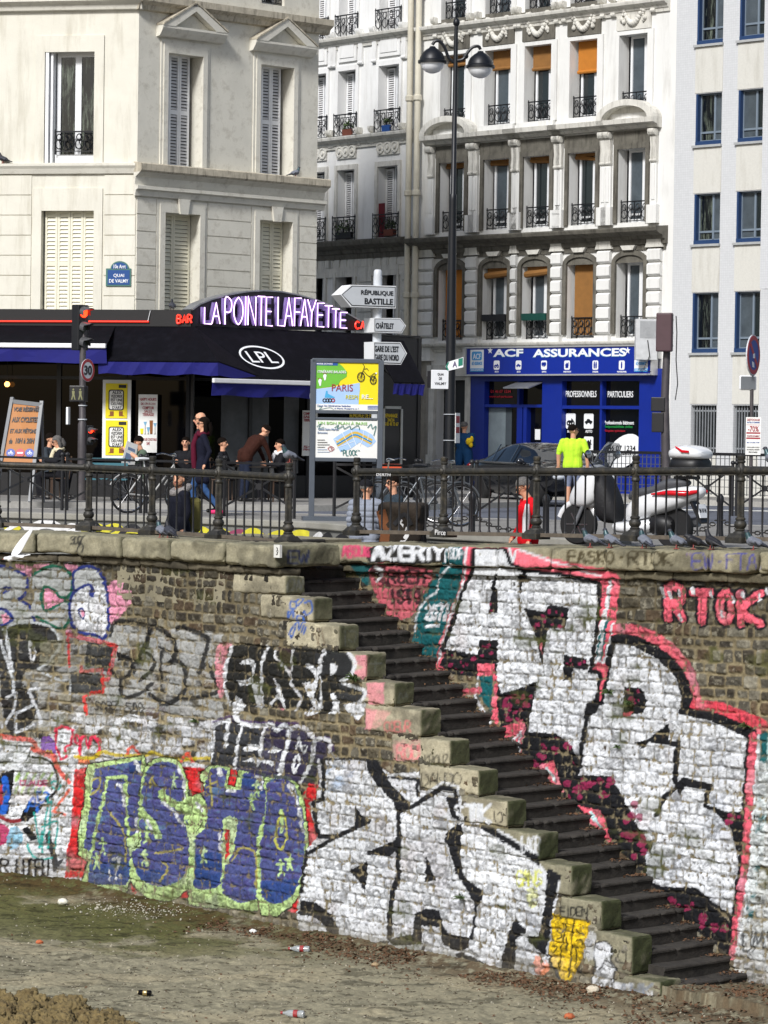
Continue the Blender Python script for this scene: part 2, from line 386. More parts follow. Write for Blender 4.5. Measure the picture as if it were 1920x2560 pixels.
cr.line([(205,120),(190,310),(110,540),(72,690)],6,WHT,1,0);cr.line([(408,130),(425,205),(440,150)],7,WHT,1,0)
cr.line([(905,290),(880,440),(850,560),(835,690)],7,WHT,1,0)
cr.poly([(440,135),(640,205),(830,270),(840,300),(640,255),(445,225)],c8(224,108,122));cr.line([(450,140),(660,215),(850,270)],6,WHT,.9,0)
sil2=[(1539.5,1608),(1583.6,1616),(1646,1647),(1690,1694),(1703,1741),(1698,1785),(1780.6,1803),(1869,1844),(1871,1903),(1857,2038),(1848,2159),(1839,2294),(1743,2219),(1657.5,2216),(1618,2201),(1622,2109),(1604,2137),(1529.5,1945),(1426,1935),(1433,1903),(1451,1917),(1462,1787),(1511,1761),(1529,1663)]
cr.t(0,0,1)
out2=[(1525,1655),(1535,1600),(1590,1600),(1660,1637),(1706,1690),(1722,1745),(1716,1778),(1790,1792),(1885,1832)]
cr.line([(1515,1770),(1519,1650),(1537,1585),(1600,1585),(1672,1625),(1722,1690),(1740,1765),(1800,1775),(1900,1815)],40,PNK,.85,3)
cr.line([(1735,1765),(1800,1770),(1910,1812)],30,c8(206,60,76),.8,0)
cr.line(out2,22,BLK,1,3)
cr.t(*A_);cr.line(s1,21,BLK,1,0,True)
cr.t(0,0,1);cr.line(sil2,17,BLK,1,0,True);cr.poly(sil2,WHT)
cr.t(*A_);cr.poly(s1,WHT)
cr.line([(842,860),(800,900),(778,1000),(758,1190)],11,BLK,1,0);cr.poly([(880,480),(900,470),(860,680),(835,670),(850,560)],TEA);cr.line([(905,330),(845,680),(870,690),(920,500)],5,WHT,1,0)
for p in([(340,260),(352,260),(358,450),(312,450)],[(455,262),(466,360),(482,292),(505,284),(490,255)],[(482,425),(590,442),(612,405),(708,425),(688,525),(602,520),(570,705),(540,560)],[(680,650),(798,670),(790,722),(722,715),(708,778),(672,772)],[(278,578),(362,578),(362,690),(278,690)],[(105,640),(280,660),(278,760),(150,745),(85,700)],[(380,850),(545,778),(520,900),(500,990),(380,1030),(355,880)],[(790,880),(870,870),(830,930),(770,960)],[(965,805),(1050,810),(1078,870),(1060,930),(958,948)],[(1010,1075),(1070,1062),(1187,978),(1180,1060),(1240,1075),(1225,1273),(1203,1273),(1216,1092),(1085,1072),(1060,1104)],[(490,1020),(640,1030),(720,1095),(765,1180),(730,1300),(600,1300),(480,1120)]):
 cr.poly(p,BLK)
for bx,r_,n in(((525,440,680,520),16,12),((690,665,780,705),12,5),((285,590,350,660),14,5),((130,650,260,740),14,8),((385,850,520,1000),24,12),((975,820,1040,900),16,6),((520,1050,720,1240),30,14),((320,400,345,440),10,3)):
 cr.blob(n,bx,r_,MAG,.85,rg)
cr.poly([(560,595),(575,590),(570,650)],PNK);cr.poly([(268,692),(346,692),(346,750),(262,750)],PNK);cr.poly([(960,930),(1010,925),(1000,945),(955,950)],PNK)
cr.poly([(272,755),(335,755),(330,930),(275,850)],TEA);cr.line([(268,755),(250,850),(330,980)],6,WHT,.9,0);cr.poly([(335,750),(360,750),(362,985),(336,960)],PNK)
cr.poly([(380,1000),(480,960),(490,1000),(470,1125),(440,1040),(390,1050)],PNK);cr.line([(440,1060),(470,1020),(460,1120)],5,WHT,1,0)
cr.line([(385,905),(400,860),(450,850)],9,MAG,.8);cr.line([(200,830),(270,820)],16,c8(200,80,100),.8)
for ch,x,y,w,h in(('R',1180,325,70,150),('T',1305,350,80,140),('O',1430,345,60,145),('K',1530,355,95,145)):
 for wd,cl in((34,BLK),(20,PNK)):cr.text(ch,x,y,w,h,wd,cl)
for x,y in((1185,350),(1228,340),(1300,330),(1385,345),(1490,370),(1435,440),(1540,350),(1618,360),(1235,455)):cr.line([(x,y),(x+6,y+26)],7,WHT)
cr.line([(1150,330),(1158,370)],9,WHT,.8);cr.line([(1650,330),(1658,350)],9,WHT,.8)
cr.text('EASKO',695,150,220,58,6.5,c8(66,58,38),.9,.3);cr.text('.',940,150,20,60,8,c8(66,58,38));cr.text('RTOK',985,148,210,70,6.5,c8(60,54,38),.92,.25)
cr.text('EW.FTA',1295,160,310,75,4.5,c8(70,70,130),.9,.2);cr.text('"',1255,160,40,50,5,c8(110,90,130),.7)
cr.t(*B_)
for p in([(940,105),(1110,113),(1252,370),(1235,462),(1170,400),(1060,290),(945,190)],[(1290,512),(1400,503),(1542,640),(1532,742),(1440,680),(1350,600),(1300,560)],[(780,0),(930,-20),(985,80),(960,160),(900,110),(800,30)]):cr.poly(p,BLK)
cr.blob(16,(960,120,1110,190),20,MAG,.85,rg);cr.blob(14,(1130,200,1230,400),20,MAG,.85,rg);cr.blob(7,(1320,540,1420,600),22,MAG,.85,rg);cr.blob(6,(1420,610,1510,680),22,MAG,.85,rg);cr.blob(8,(820,-10,930,90),20,MAG,.85,rg)
cr.poly([(995,215),(1078,235),(1118,352),(1085,330)],PNK);cr.poly([(855,75),(907,58),(947,170),(920,165)],PNK);cr.line([(1040,240),(1075,290)],7,c8(170,205,205));cr.line([(885,85),(915,130)],7,c8(190,210,210))
cr.line([(1345,-10),(1335,110),(1345,150),(1300,185),(1270,250)],11,BLK,1,0);cr.line([(1250,345),(1232,470)],9,BLK,1,0)
cr.poly([(1365,116),(1467,140),(1450,213),(1530,238),(1590,238),(1572,300),(1556,400),(1532,300),(1482,240),(1436,222),(1442,160),(1372,150),(1350,182),(1338,140)],BLK);cr.blob(4,(1520,245,1570,275),16,MAG,.9,rg)
pth=[(1606,-30),(1592,200),(1578,420),(1552,610),(1535,745)]
cr.line([(x-13,y)for x,y in pth],10,BLK,1,0);cr.line([(x+4,y)for x,y in pth],19,PNK,1,0);cr.line([(x+24,y)for x,y in pth],8,WHT,1,0);cr.line([(x+43,y)for x,y in pth[:4]],20,TEA,.95,0);cr.line([(x+62,y)for x,y in pth[:3]],7,c8(160,190,190),.8,0)
cr.poly([(1625,60),(1900,60),(1900,850),(1540,850),(1560,620),(1600,420)],c8(196,200,200),.85,0,.36)
cr.text('UMS',1575,660,110,70,6,BLK,.85);cr.line([(1590,800),(1640,780),(1650,730),(1600,740)],8,GRY,.9)
cr.poly([(1236,380),(1362,398),(1350,492),(1238,470)],c8(196,200,206),.95)
cl=Cv();rg=random.Random(11)
D_=(0,1400,3.456);E_=(160,1850,2.44);G_=(740,1850,2.37);H_=(0,1820,4.81);I_=(480,1560,3.456);J_=(1200,1960,3.19)
cl.t(0,0,1)
cl.poly([(-240,1830),(200,1850),(200,2230),(-240,2200)],WHT,.9,0,.28)
cl.poly([(130,1775),(560,1800),(700,1870),(700,1930),(100,1910)],WHT,.8,0,.45)
cl.poly([(240,1560),(560,1580),(560,1800),(270,1770)],GRY,.75,0,.43)
cl.poly([(-240,1540),(300,1600),(300,1800),(-240,1850)],GRY,.6,0,.46)
cl.t(*D_)
NV=c8(34,46,104);GN=c8(26,84,66);SI=c8(150,153,152)
for p in([(130,40),(280,60),(290,130),(240,140)],[(560,40),(680,50),(640,110)],[(300,40),(420,30),(420,60),(310,90)],[(930,230),(1070,170),(1080,260),(1150,270),(1140,370),(1080,440),(1000,540),(945,520)],[(560,620),(600,570),(620,640)]):cl.poly(p,PK2,.9,3,.3)
cl.poly([(-80,55),(120,85),(220,130),(240,220),(200,320),(165,345),(260,400),(305,520),(120,540),(-80,560)],SI,.95,3)
cl.line([(-80,55),(40,55),(150,95),(225,140),(240,225),(200,315),(165,340),(255,400),(300,520)],7,NV)
cl.line([(30,280),(45,235),(95,250),(30,285)],6,NV)
cC=[(280,130),(420,60),(520,60),(610,120),(628,230),(590,320),(520,315),(470,262),(400,232),(360,290),(365,370),(392,435),(450,420),(540,358),(605,380),(605,500),(540,590),(440,560),(320,490),(255,460),(300,300),(258,200)]
cl.poly(cC,SI,.95,3);cl.line(cC[:19],8,GN);cl.poly([(392,250),(450,262),(510,330),(560,350),(450,400),(388,420)],PK2,1,2)
cA=[(640,110),(740,58),(830,72),(895,150),(925,260),(940,420),(930,600),(895,680),(820,645),(720,630),(640,580),(605,470),(615,340),(640,270)]
cl.poly(cA,WHT,.97,3);cl.poly([(640,120),(740,65),(830,80),(890,150),(900,240),(760,210),(640,270)],SI,.9,3);cl.line(cA,8,NV,1,4,True)
cl.line([(640,280),(700,240),(780,215),(815,310),(780,270)],8,NV);cl.line([(690,430),(720,420),(735,480),(715,505),(690,470),(690,430)],5,NV);cl.poly([(700,435),(720,432),(730,480),(710,490)],PK2)
cl.line([(850,500),(840,670)],5,BLK,.7);cl.line([(790,260),(775,440)],4,BLK,.7);cl.line([(-10,420),(60,440),(110,510),(30,560),(-30,580)],8,NV);cl.poly([(10,470),(60,460),(95,510),(30,550)],PK2,.9)
cl.poly([(-60,620),(60,560),(300,530),(450,570),(505,660),(500,780),(420,920),(220,960),(200,1110),(300,1130),(330,1200),(300,1380),(150,1500),(60,1450),(20,1250),(0,1000),(-40,900)],BLK,.9,2,.2)
cl.line([(30,600),(130,550),(300,540),(430,575),(505,660),(510,760),(400,900),(345,950),(520,1040),(600,1040),(600,1155)],6,c8(170,175,178),.9)
cl.line([(45,600),(110,960)],9,c8(190,195,200),.9);cl.line([(5,700),(110,1010),(120,1140)],7,c8(190,195,200),.9);cl.line([(255,700),(305,790),(275,880),(255,700)],5,WHT,.9)
cl.poly([(350,690),(560,690),(580,910),(350,910)],c8(120,118,100),.7,0,.3)
cl.poly([(750,710),(990,730),(940,970),(740,920)],c8(34,36,38),.9,0,.2);cl.poly([(610,980),(880,980),(870,1150),(610,1150)],c8(44,46,48),.9,0,.25)
cl.line([(250,1120),(345,1110),(250,1130),(300,1250),(130,1330),(140,1490),(360,1400),(310,1250)],7,c8(196,200,206),.9,0);cl.line([(60,1190),(140,1150),(120,1300),(20,1450)],7,c8(196,200,206),.85,0)
cl.line([(585,640),(740,680),(860,705),(1005,740),(930,1030),(890,1030)],10,c8(180,40,40),.95,0);cl.line([(590,640),(600,920)],6,c8(180,40,40),.9,0);cl.line([(700,910),(705,965),(880,950),(895,1140),(790,1150),(730,1180),(745,1330)],8,c8(190,50,44),.95,0)
K2=c8(24,24,26)
for p,w in(([(955,650),(1000,530),(1140,540),(1280,575),(1290,650),(1240,760),(1190,880),(1100,850)],11),([(1230,780),(1330,860),(1310,960),(1210,1040)],10),([(960,950),(1010,1015),(1110,1000),(1140,910),(1160,970)],9),([(1050,1040),(1060,1180),(1200,1160),(1320,1070)],10),([(1300,620),(1330,570),(1480,660),(1530,790),(1490,880)],12),([(1280,640),(1270,740)],11),([(1380,750),(1450,790),(1400,800),(1395,1050)],7),([(1450,900),(1530,870),(1600,930),(1600,1100),(1540,1200),(1430,1240),(1300,1160)],12),([(1540,600),(1590,580),(1760,650),(1810,700),(1720,980),(1780,900),(1850,1000),(1900,1130),(1700,1190),(1560,1180)],11)):cl.line(p,w,K2,.93)
cl.poly([(1010,790),(1160,850),(1190,880),(1020,870)],K2)
cl.text('SORZ',815,1225,210,70,3.6,K2,.9,.2);cl.text('SAO',1085,1235,160,80,4,K2,.9,.2);cl.text('SNON',1270,1275,200,60,3,c8(90,80,84),.8,.2)
cl.line([(970,1460),(1040,1390),(1150,1370),(1290,1400)],15,WHT,.85);cl.line([(960,1460),(1000,1530),(970,1600)],8,WHT,.7);cl.line([(1150,1480),(1320,1460),(1330,1640)],8,c8(60,60,60),.7)
CR=c8(200,50,78)
cl.poly([(500,1480),(620,1470),(620,1600),(500,1610)],WHT,.95);cl.line([(480,1600),(490,1460),(540,1435),(630,1470),(620,1590),(560,1620),(580,1700),(530,1720),(500,1640),(480,1600)],6,CR,1,0);cl.line([(650,1540),(660,1510),(690,1550),(660,1590),(650,1540)],5,CR);cl.line([(690,1700),(700,1560),(740,1530),(770,1620),(800,1530),(860,1560),(860,1680)],8,CR)
cl.poly([(350,1560),(400,1520),(460,1540),(490,1640),(470,1720),(380,1680)],c8(104,60,140),.9,3);cl.text('ACA',385,1645,75,40,4,YEL,.9);cl.text('NW',270,1480,100,70,3,K2,.9)
cl.line([(-80,1500),(100,1540),(280,1560),(330,1640),(480,1700)],12,c8(192,76,60),.85)
cl.t(*H_)
cl.poly([(-200,180),(380,220),(270,520),(160,560),(-200,540)],WHT,.95);cl.line([(-200,170),(390,230),(280,480),(240,540)],4,K2,.9,0)
cl.poly([(360,350),(560,380),(680,520),(690,700),(640,840),(500,960),(300,1100),(60,1060),(180,560)],WHT,.95)
cl.line([(360,345),(540,370),(650,460),(690,620),(670,760),(560,880)],6,K2);cl.line([(390,250),(520,310),(640,360),(720,520),(840,650)],11,c8(206,84,70),.95)
cl.poly([(20,540),(170,500),(170,640),(100,1030),(-40,1040),(-40,620)],BLK);cl.line([(60,620),(80,800),(40,1000)],18,c8(30,84,170));cl.line([(20,700),(10,900)],8,c8(150,50,56))
cl.poly([(350,880),(540,930),(330,1130),(220,1110),(300,980)],BLK);cl.poly([(300,1190),(340,1180),(460,1330),(380,1360),(270,1230)],BLK);cl.line([(-40,1040),(120,1120),(240,1110)],10,c8(120,40,44))
cl.poly([(-40,1140),(80,1180),(130,1270),(80,1380),(-40,1400)],c8(150,36,80),.95,2);cl.poly([(130,1200),(230,1200),(290,1330),(200,1450),(80,1430)],c8(90,150,176),.8,2,.3)
cl.poly([(540,1290),(600,1240),(700,1600),(790,1560),(650,1740),(600,1500)],BLK,.95);cl.poly([(460,1060),(560,960),(620,1200),(480,1330),(340,1180)],WHT,.9);cl.poly([(640,1130),(800,1130),(800,1540),(700,1600)],WHT,.92)
TQ=c8(30,136,128)
for p in([(600,700),(640,640),(730,680),(690,740),(610,700)],[(590,800),(540,1200),(500,1420)],[(620,880),(600,1200),(580,1440)],[(420,1020),(460,1300),(480,1440)],[(510,1190),(690,1130),(660,1450)],[(330,1400),(380,1520),(500,1580),(620,1560)],[(480,1440),(510,1240),(520,1490)],[(560,830),(600,900)]):cl.line(p,5,TQ,.95)
for p in([(440,770),(590,790),(500,900),(440,800)],[(320,1000),(400,840),(460,1010)],[(380,930),(470,930)]):cl.line(p,6,c8(40,96,180),.95)
cl.line([(200,610),(240,560)],8,c8(150,184,90),.8)
for k in range(5):cl.line([(200+k*95,630),(230+k*100,545)],7,c8(150,184,90),.8);cl.line([(180+k*80,790),(210+k*80,710)],6,c8(150,184,90),.7)
cl.text('CLAUDE',245,632,330,58,3.6,c8(190,40,104),1,.25)
cl.line([(840,740),(650,1000),(790,1050)],7,c8(210,90,60),.9,0)
cl.text('R',20,1580,90,150,6,K2);cl.text('LUFEU',205,1590,380,190,6.5,K2,1,.15)
cl.poly([(950,370),(1110,380),(1080,470),(940,440)],c8(220,110,60),.9)
cl.t(*E_)
cl.line([(70,100),(180,110),(240,70),(320,90),(500,95),(540,75),(610,100),(720,120),(860,110),(960,120),(1010,140)],9,c8(170,150,20),.9)
for p in([(390,80),(420,40),(460,80)],[(720,130),(760,80),(790,130)]):cl.line(p,8,c8(214,80,60),.9)
for p in([(50,180),(145,170),(135,400),(95,560),(100,700),(135,745),(115,845),(5,845),(15,700),(45,560),(55,300)],[(725,160),(860,150),(860,310),(790,345),(745,230)],[(1005,180),(1060,180),(1050,290),(1000,290)],[(1500,262),(1572,250),(1592,362),(1490,380),(1502,440),(1562,642),(1485,665),(1465,420),(1450,340)],[(1375,1045),(1430,935),(1422,1055)],[(685,965),(745,820),(765,965)],[(412,860),(445,930),(432,955)]):cl.poly(p,RED)
cl.line([(70,160),(150,158)],8,WHT,1,0);cl.line([(60,180),(48,430),(10,700),(-2,850)],6,WHT,1,0);cl.line([(0,852),(105,850)],9,WHT,.9,0);cl.line([(730,152),(880,160)],8,WHT,.95,0);cl.line([(1485,670),(1560,655)],4,WHT,1,0);cl.line([(1505,380),(1510,440),(1570,640)],4,WHT,1,0)
gA=[(150,150),(500,95),(508,160),(495,300),(475,400),(472,660),(412,685),(418,850),(380,950),(100,942),(110,880),(150,735),(92,700),(90,570),(128,400),(140,230)]
gS=[(500,170),(600,108),(700,130),(752,220),(772,345),(830,330),(872,400),(870,500),(820,600),(790,640),(800,780),(780,885),(690,965),(600,978),(480,942),(420,855),(400,690),(470,640),(460,480),(470,330)]
gM=[(842,200),(900,153),(1016,163),(1000,275),(1050,290),(1072,183),(1242,205),(1242,500),(1200,600),(1192,1042),(940,1022),(930,1030),(765,1000),(775,640),(872,480),(882,360)]
gO=[(1230,240),(1320,213),(1402,240),(1442,320),(1482,480),(1486,640),(1462,850),(1412,980),(1322,1062),(1262,1072),(1190,1032),(1183,700),(1208,480)]
for g,c in((gA,0),(gS,3),(gM,0),(gO,3)):cl.line(g,7,BLK,.95,c,True);cl.poly(g,LIM,1,c)
bA=[(195,172),(470,122),(482,215),(462,330),(462,560),(400,600),(412,700),(408,862),(380,885),(145,882),(170,735),(176,682),(128,662),(152,500),(180,300)]
bS=[(512,185),(600,132),(690,150),(732,230),(745,350),(690,385),(635,345),(620,300),(590,310),(600,370),(760,470),(755,560),(775,640),(760,780),(690,870),(570,892),(480,850),(432,770),(420,690),(480,640),(470,520),(490,480),(570,600),(600,580),(550,480),(480,390)]
bM=[(890,190),(935,172),(1000,185),(980,290),(1080,300),(1100,205),(1220,222),(1222,480),(1190,560),(1182,972),(975,945),(990,760),(975,520),(1060,500),(1050,480),(985,475),(965,700),(968,870),(910,905),(780,885),(805,600),(850,560),(880,480),(875,400),(860,340)]
bO=[(1245,260),(1320,238),(1390,262),(1425,330),(1462,490),(1466,640),(1442,840),(1392,945),(1310,1000),(1240,985),(1200,930),(1200,700),(1225,480)]
for b,c in((bA,0),(bS,3),(bM,2),(bO,3)):
 cl.poly(b,BLU,1,c);cl.poly(b,NAV,.75,c,.5);cl.poly(b,c8(104,84,150),.5,c,.56);cl.poly(b,c8(70,130,140),.4,c,.66)
for p in([(160,740),(412,740),(408,862),(380,882),(148,882)],[(430,770),(620,800),(640,885),(570,890),(480,850)],[(790,700),(960,680),(965,870),(910,905),(785,882)],[(1205,860),(1430,850),(1392,945),(1310,1000),(1240,985),(1202,930)],[(1085,205),(1220,222),(1220,330),(1090,300)],[(400,135),(470,125),(482,200),(400,210)]):cl.poly(p,c8(22,56,108),.75,0,.3)
cl.line([(172,700),(215,490),(245,380),(272,232),(385,222),(390,420),(402,560),(412,700)],8,LIM,1,0);cl.poly([(295,262),(375,255),(372,420),(300,420)],BLU,.6)
cl.line([(480,340),(480,420),(560,510),(595,590)],9,LIM);cl.line([(615,300),(630,345),(740,410),(745,480)],8,LIM);cl.line([(760,480),(780,390),(820,350),(865,400),(865,500),(810,580),(765,560),(750,500)],6,LIM);cl.line([(790,590),(785,760),(780,900)],12,LIM)
cl.line([(1222,480),(1190,620),(1188,960)],8,LIM);cl.poly([(980,475),(1060,478),(1050,640),(1000,760),(985,760),(975,560)],LIM);cl.poly([(985,545),(1012,545),(1010,700),(988,740)],c8(170,40,44))
cl.line([(1330,430),(1300,520),(1290,600),(1320,670),(1355,600),(1350,500),(1330,430)],5,c8(190,190,60),.8);cl.line([(1330,430),(1325,560)],8,LIM,.9)
for p in([(270,420),(350,520),(380,600),(380,740)],[(900,200),(910,400)],[(880,290),(940,250)],[(570,690),(700,670),(740,660)],[(600,860),(640,780),(600,740)],[(1030,740),(1080,660),(1170,700),(1170,900)],[(180,250),(220,230),(220,290),(180,330)],[(530,290),(545,220),(560,280)]):cl.line(p,5,c8(160,150,50),.75)
for x,y in((245,650),(205,740),(515,580),(500,720),(860,700),(1180,295),(1150,380),(1325,780),(1375,750),(680,250)):cl.line([(x,y-50),(x,y),(x-14,y+45)],5,LIM,.95,0);cl.line([(x,y),(x+16,y+45)],4,LIM,.95,0);cl.line([(x-20,y-22),(x+20,y-22)],5,LIM,.95,0)
for p,w in(([(445,130),(470,200)],9),([(700,160),(735,230),(745,350)],6),([(330,270),(365,280),(375,400)],7),([(615,380),(690,450),(735,520)],6),([(450,480),(455,560)],6),([(515,490),(550,550)],7),([(815,385),(850,430)],8),([(955,545),(960,680)],5),([(1170,225),(1215,230),(1205,300)],7),([(1390,280),(1430,400),(1455,560)],7),([(1375,280),(1400,330)],12),([(950,180),(960,210)],12),([(1010,310),(1050,312)],7)):cl.line(p,w,WHT,1,0)
cl.text('J7',250,725,95,70,6.5,WHT);cl.line([(285,790),(285,855)],4,WHT);cl.line([(318,780),(322,850)],4,WHT);cl.line([(346,826),(348,836)],6,WHT)
cl.t(*G_)
cl.poly([(160,110),(420,110),(560,200),(730,190),(735,300),(970,290),(975,380),(1000,510),(1090,515),(1260,560),(1450,740),(1500,800),(1560,830),(1530,1000),(1500,1300),(1430,1420),(1200,1400),(1000,1320),(860,1335),(540,1235),(420,1265),(230,1215),(10,1120),(15,950),(60,650),(140,560),(110,380)],WHT)
cl.poly([(20,1060),(560,1190),(1010,1250),(1420,1300),(1420,1440),(1000,1380),(400,1290),(0,1160)],c8(120,118,108),.6,0,.5)
cl.poly([(180,150),(350,150),(340,300),(180,310)],c8(120,150,186),.5,0,.55)
for p in([(415,110),(485,115),(540,220),(580,285),(692,368),(692,402),(600,445),(590,380),(520,310),(440,210)],[(345,390),(432,482),(350,525)],[(420,662),(602,588),(606,640),(560,692),(430,682)],[(308,775),(428,718),(412,905),(380,850)],[(890,338),(960,338),(992,520),(970,700),(1000,810),(1100,888),(1112,930),(1062,1005),(1050,950),(1010,880),(950,790),(910,640),(878,590),(900,540),(950,500),(910,430)],[(770,688),(832,832),(764,842)],[(700,1030),(770,998),(850,1008),(872,1100),(910,1150),(1032,1170),(1022,1232),(960,1252),(870,1212),(850,1110),(740,1102),(742,1212),(580,1218),(540,1180),(692,1150)],[(30,948),(130,968),(210,1040),(252,1130),(262,1195),(208,1192),(170,1100),(110,1050),(15,1032)],[(1260,1140),(1300,1058),(1372,1130),(1312,1180),(1290,1382),(1208,1392),(1240,1230)],[(1490,760),(1572,800),(1530,960),(1522,1100),(1490,1285),(1340,1165),(1440,1160),(1470,1000)],[(1088,515),(1195,530),(1442,680),(1440,752),(1380,702)],[(450,1240),(500,1190),(560,1190),(520,1250)]):cl.poly(p,c8(26,27,31))
KB=c8(26,27,31)
for p,w in(([(160,115),(340,112),(420,120)],7),([(160,115),(165,200),(160,350),(100,372),(118,480),(140,570),(240,575),(350,520),(430,482)],12),([(640,320),(610,420),(608,500),(612,590),(602,700),(606,800),(570,900),(560,1010),(550,1170)],14),([(1062,1000),(1062,1090),(1040,1180)],8),([(690,392),(870,280),(945,300),(968,390)],14),([(550,220),(725,235),(722,330)],8),([(975,1275),(1090,1325),(1180,1375)],16),([(755,1220),(750,1310)],8),([(60,660),(30,900)],10),([(245,570),(60,680)],10)):cl.line(p,w,KB,1,0)
cl.line([(560,225),(680,378),(870,250),(955,275),(978,380)],6,WHT,1,0);cl.line([(1190,530),(1320,610),(1440,680)],5,WHT,1,0);cl.line([(1560,840),(1530,1000),(1510,1180),(1490,1330)],5,WHT,1,0)
for ch,x in zip('STIIK',(942,1012,1050,1072,1098)):cl.text(ch,x,385,50 if ch!='I' else 16,105,8,WHT)
cl.text('DAUDO',745,195,230,75,3.5,c8(50,48,42),.9,.05);cl.text('ROU',600,30,125,88,5,c8(206,100,110),.8,.1);cl.text('KROUZ',762,92,135,58,3,c8(60,58,50),.85,.1);cl.line([(1170,430),(1180,490),(1220,480),(1215,430),(1190,440)],3.5,c8(54,50,44))
cl.text('LAGR',1335,575,112,85,4.5,WHT,.95,.1);cl.text('GANG',1310,775,140,90,5,c8(196,200,80),.8,.05);cl.poly([(1370,880),(1440,890),(1420,990),(1380,980)],c8(196,200,90),.6,2,.4)
cl.poly([(570,0),(740,0),(730,130),(580,120)],c8(204,150,146),.45,0,.4)
cl.t(*J_)
cl.poly([(440,1370),(520,1400),(560,1450),(520,1530),(440,1500)],c8(226,130,90),.7,2,.35);cl.line([(340,1200),(530,1430)],5,WHT,1,0)
sh=[(580,1030),(880,1100),(835,1330),(795,1440),(722,1560),(650,1575),(590,1450),(562,1300)]
cl.poly(sh,c8(216,180,30));cl.line([(590,1460),(650,1580)],9,c8(70,70,70),1,0);cl.line([(875,1105),(830,1330),(790,1440),(720,1570)],4,c8(150,120,20),.9,0)
for p in([(600,1045),(870,1105)],[(640,1070),(690,1090),(655,1330),(630,1480)],[(750,1090),(735,1300),(710,1540)],[(700,1230),(690,1330)],[(740,1300),(800,1310),(775,1310),(765,1440)],[(620,1170),(660,1210),(625,1240)],[(780,1160),(800,1190),(830,1200)],[(780,1250),(820,1240),(830,1280)],[(590,1290),(630,1300),(600,1340)]):cl.line(p,4.5,c8(40,38,20),.95)
cl.text('FIDEN',635,985,220,65,4,K2,.95,.1)
blobp=[(900,1360),(930,1280),(1000,1258),(1050,1310),(1055,1400),(1090,1460),(1080,1540),(1060,1600),(1060,1690),(990,1680),(910,1650),(900,1560),(920,1470)]
cl.poly(blobp,WHT,.97,3);cl.line(blobp,4,K2,.95,4,True);cl.line([(960,1480),(1000,1410),(1060,1430),(1085,1500)],3.5,K2);cl.text('ERA',925,1590,110,65,4,K2,.9)
cl.line([(1110,1330),(1160,1350),(1150,1430),(1090,1400),(1110,1330)],3.5,K2,.8);cl.poly([(1070,1580),(1200,1590),(1380,1620),(1380,1760),(1220,1740),(1070,1700)],WHT,.8,0,.42);cl.text('AWK',1110,1600,260,120,8,c8(120,126,136),.7)
cl.poly([(860,1190),(930,1200),(900,1400),(830,1380)],WHT,.6,2,.4);cl.line([(770,1470),(830,1530)],4,K2);cl.line([(825,1470),(790,1550)],4,K2)
cl.t(*I_)
for p in([(240,160),(352,165),(300,350),(285,600),(250,665),(222,480),(208,280)],[(748,195),(862,220),(852,400),(755,270)],[(1400,260),(1530,270),(1520,440),(1480,480),(1400,430)],[(1500,520),(1660,490),(1660,700),(1520,690)],[(1500,720),(1600,740),(1540,930),(1500,900)],[(700,720),(790,660),(800,750)]):cl.poly(p,c8(204,128,140),.8,0,.32)
cl.poly([(322,200),(480,165),(800,205),(1100,215),(1350,240),(1402,400),(1372,470),(1302,500),(1492,592),(1442,685),(1290,680),(1260,770),(1100,780),(900,740),(600,720),(350,700),(300,500),(288,350)],c8(24,25,25),.96,0,.12)
cl.poly([(1050,230),(1350,240),(1400,400),(1370,460),(1050,430)],c8(40,41,42));cl.poly([(1270,510),(1490,595),(1440,685),(1270,640)],c8(46,47,48))
for p,w in(([(352,200),(305,340),(288,470),(300,590),(332,695)],8),([(660,195),(612,320),(600,500),(590,560)],8),([(730,215),(728,290),(845,420),(872,540),(942,632),(900,740)],6),([(872,225),(862,400)],6),([(1150,228),(1108,350),(1098,420)],8),([(1112,460),(1112,700)],5),([(1352,245),(1402,345),(1372,450),(1300,498),(1390,540),(1492,592),(1442,690)],9),([(200,870),(330,830)],8),([(320,840),(300,1060)],9),([(385,800),(440,860),(620,880),(690,870),(740,920),(800,870),(850,910),(920,885),(1000,920),(1060,1000),(1040,1140)],11),([(1060,1010),(1130,985),(1200,1030),(1190,1120),(1250,1150)],9),([(440,880),(400,1060),(380,1240)],7),([(840,920),(830,1050),(790,1150),(760,1290)],11),([(1060,1020),(1030,1200),(940,1370)],9),([(640,880),(600,1040),(600,1180)],6),([(200,880),(180,1180)],6),([(1100,1180),(1110,1330)],9),([(930,980),(900,1080)],4),([(930,980),(960,1110),(1000,1060)],4),([(890,1060),(980,1050)],3)):pass
cl.poly([(190,850),(330,815),(440,845),(680,855),(830,885),(930,880),(1060,985),(1180,995),(1225,1100),(1110,1180),(1100,1390),(640,1320),(380,1250),(170,1210)],VIO,.92,0,.2)
cl.poly([(190,850),(440,850),(640,880),(600,1240),(170,1210)],c8(46,48,50),.9,0,.25)
cl.line([(190,845),(330,800),(440,835),(620,855),(690,850),(800,860),(930,865),(1070,980),(1190,985),(1230,1100)],6,c8(60,40,84),.8)
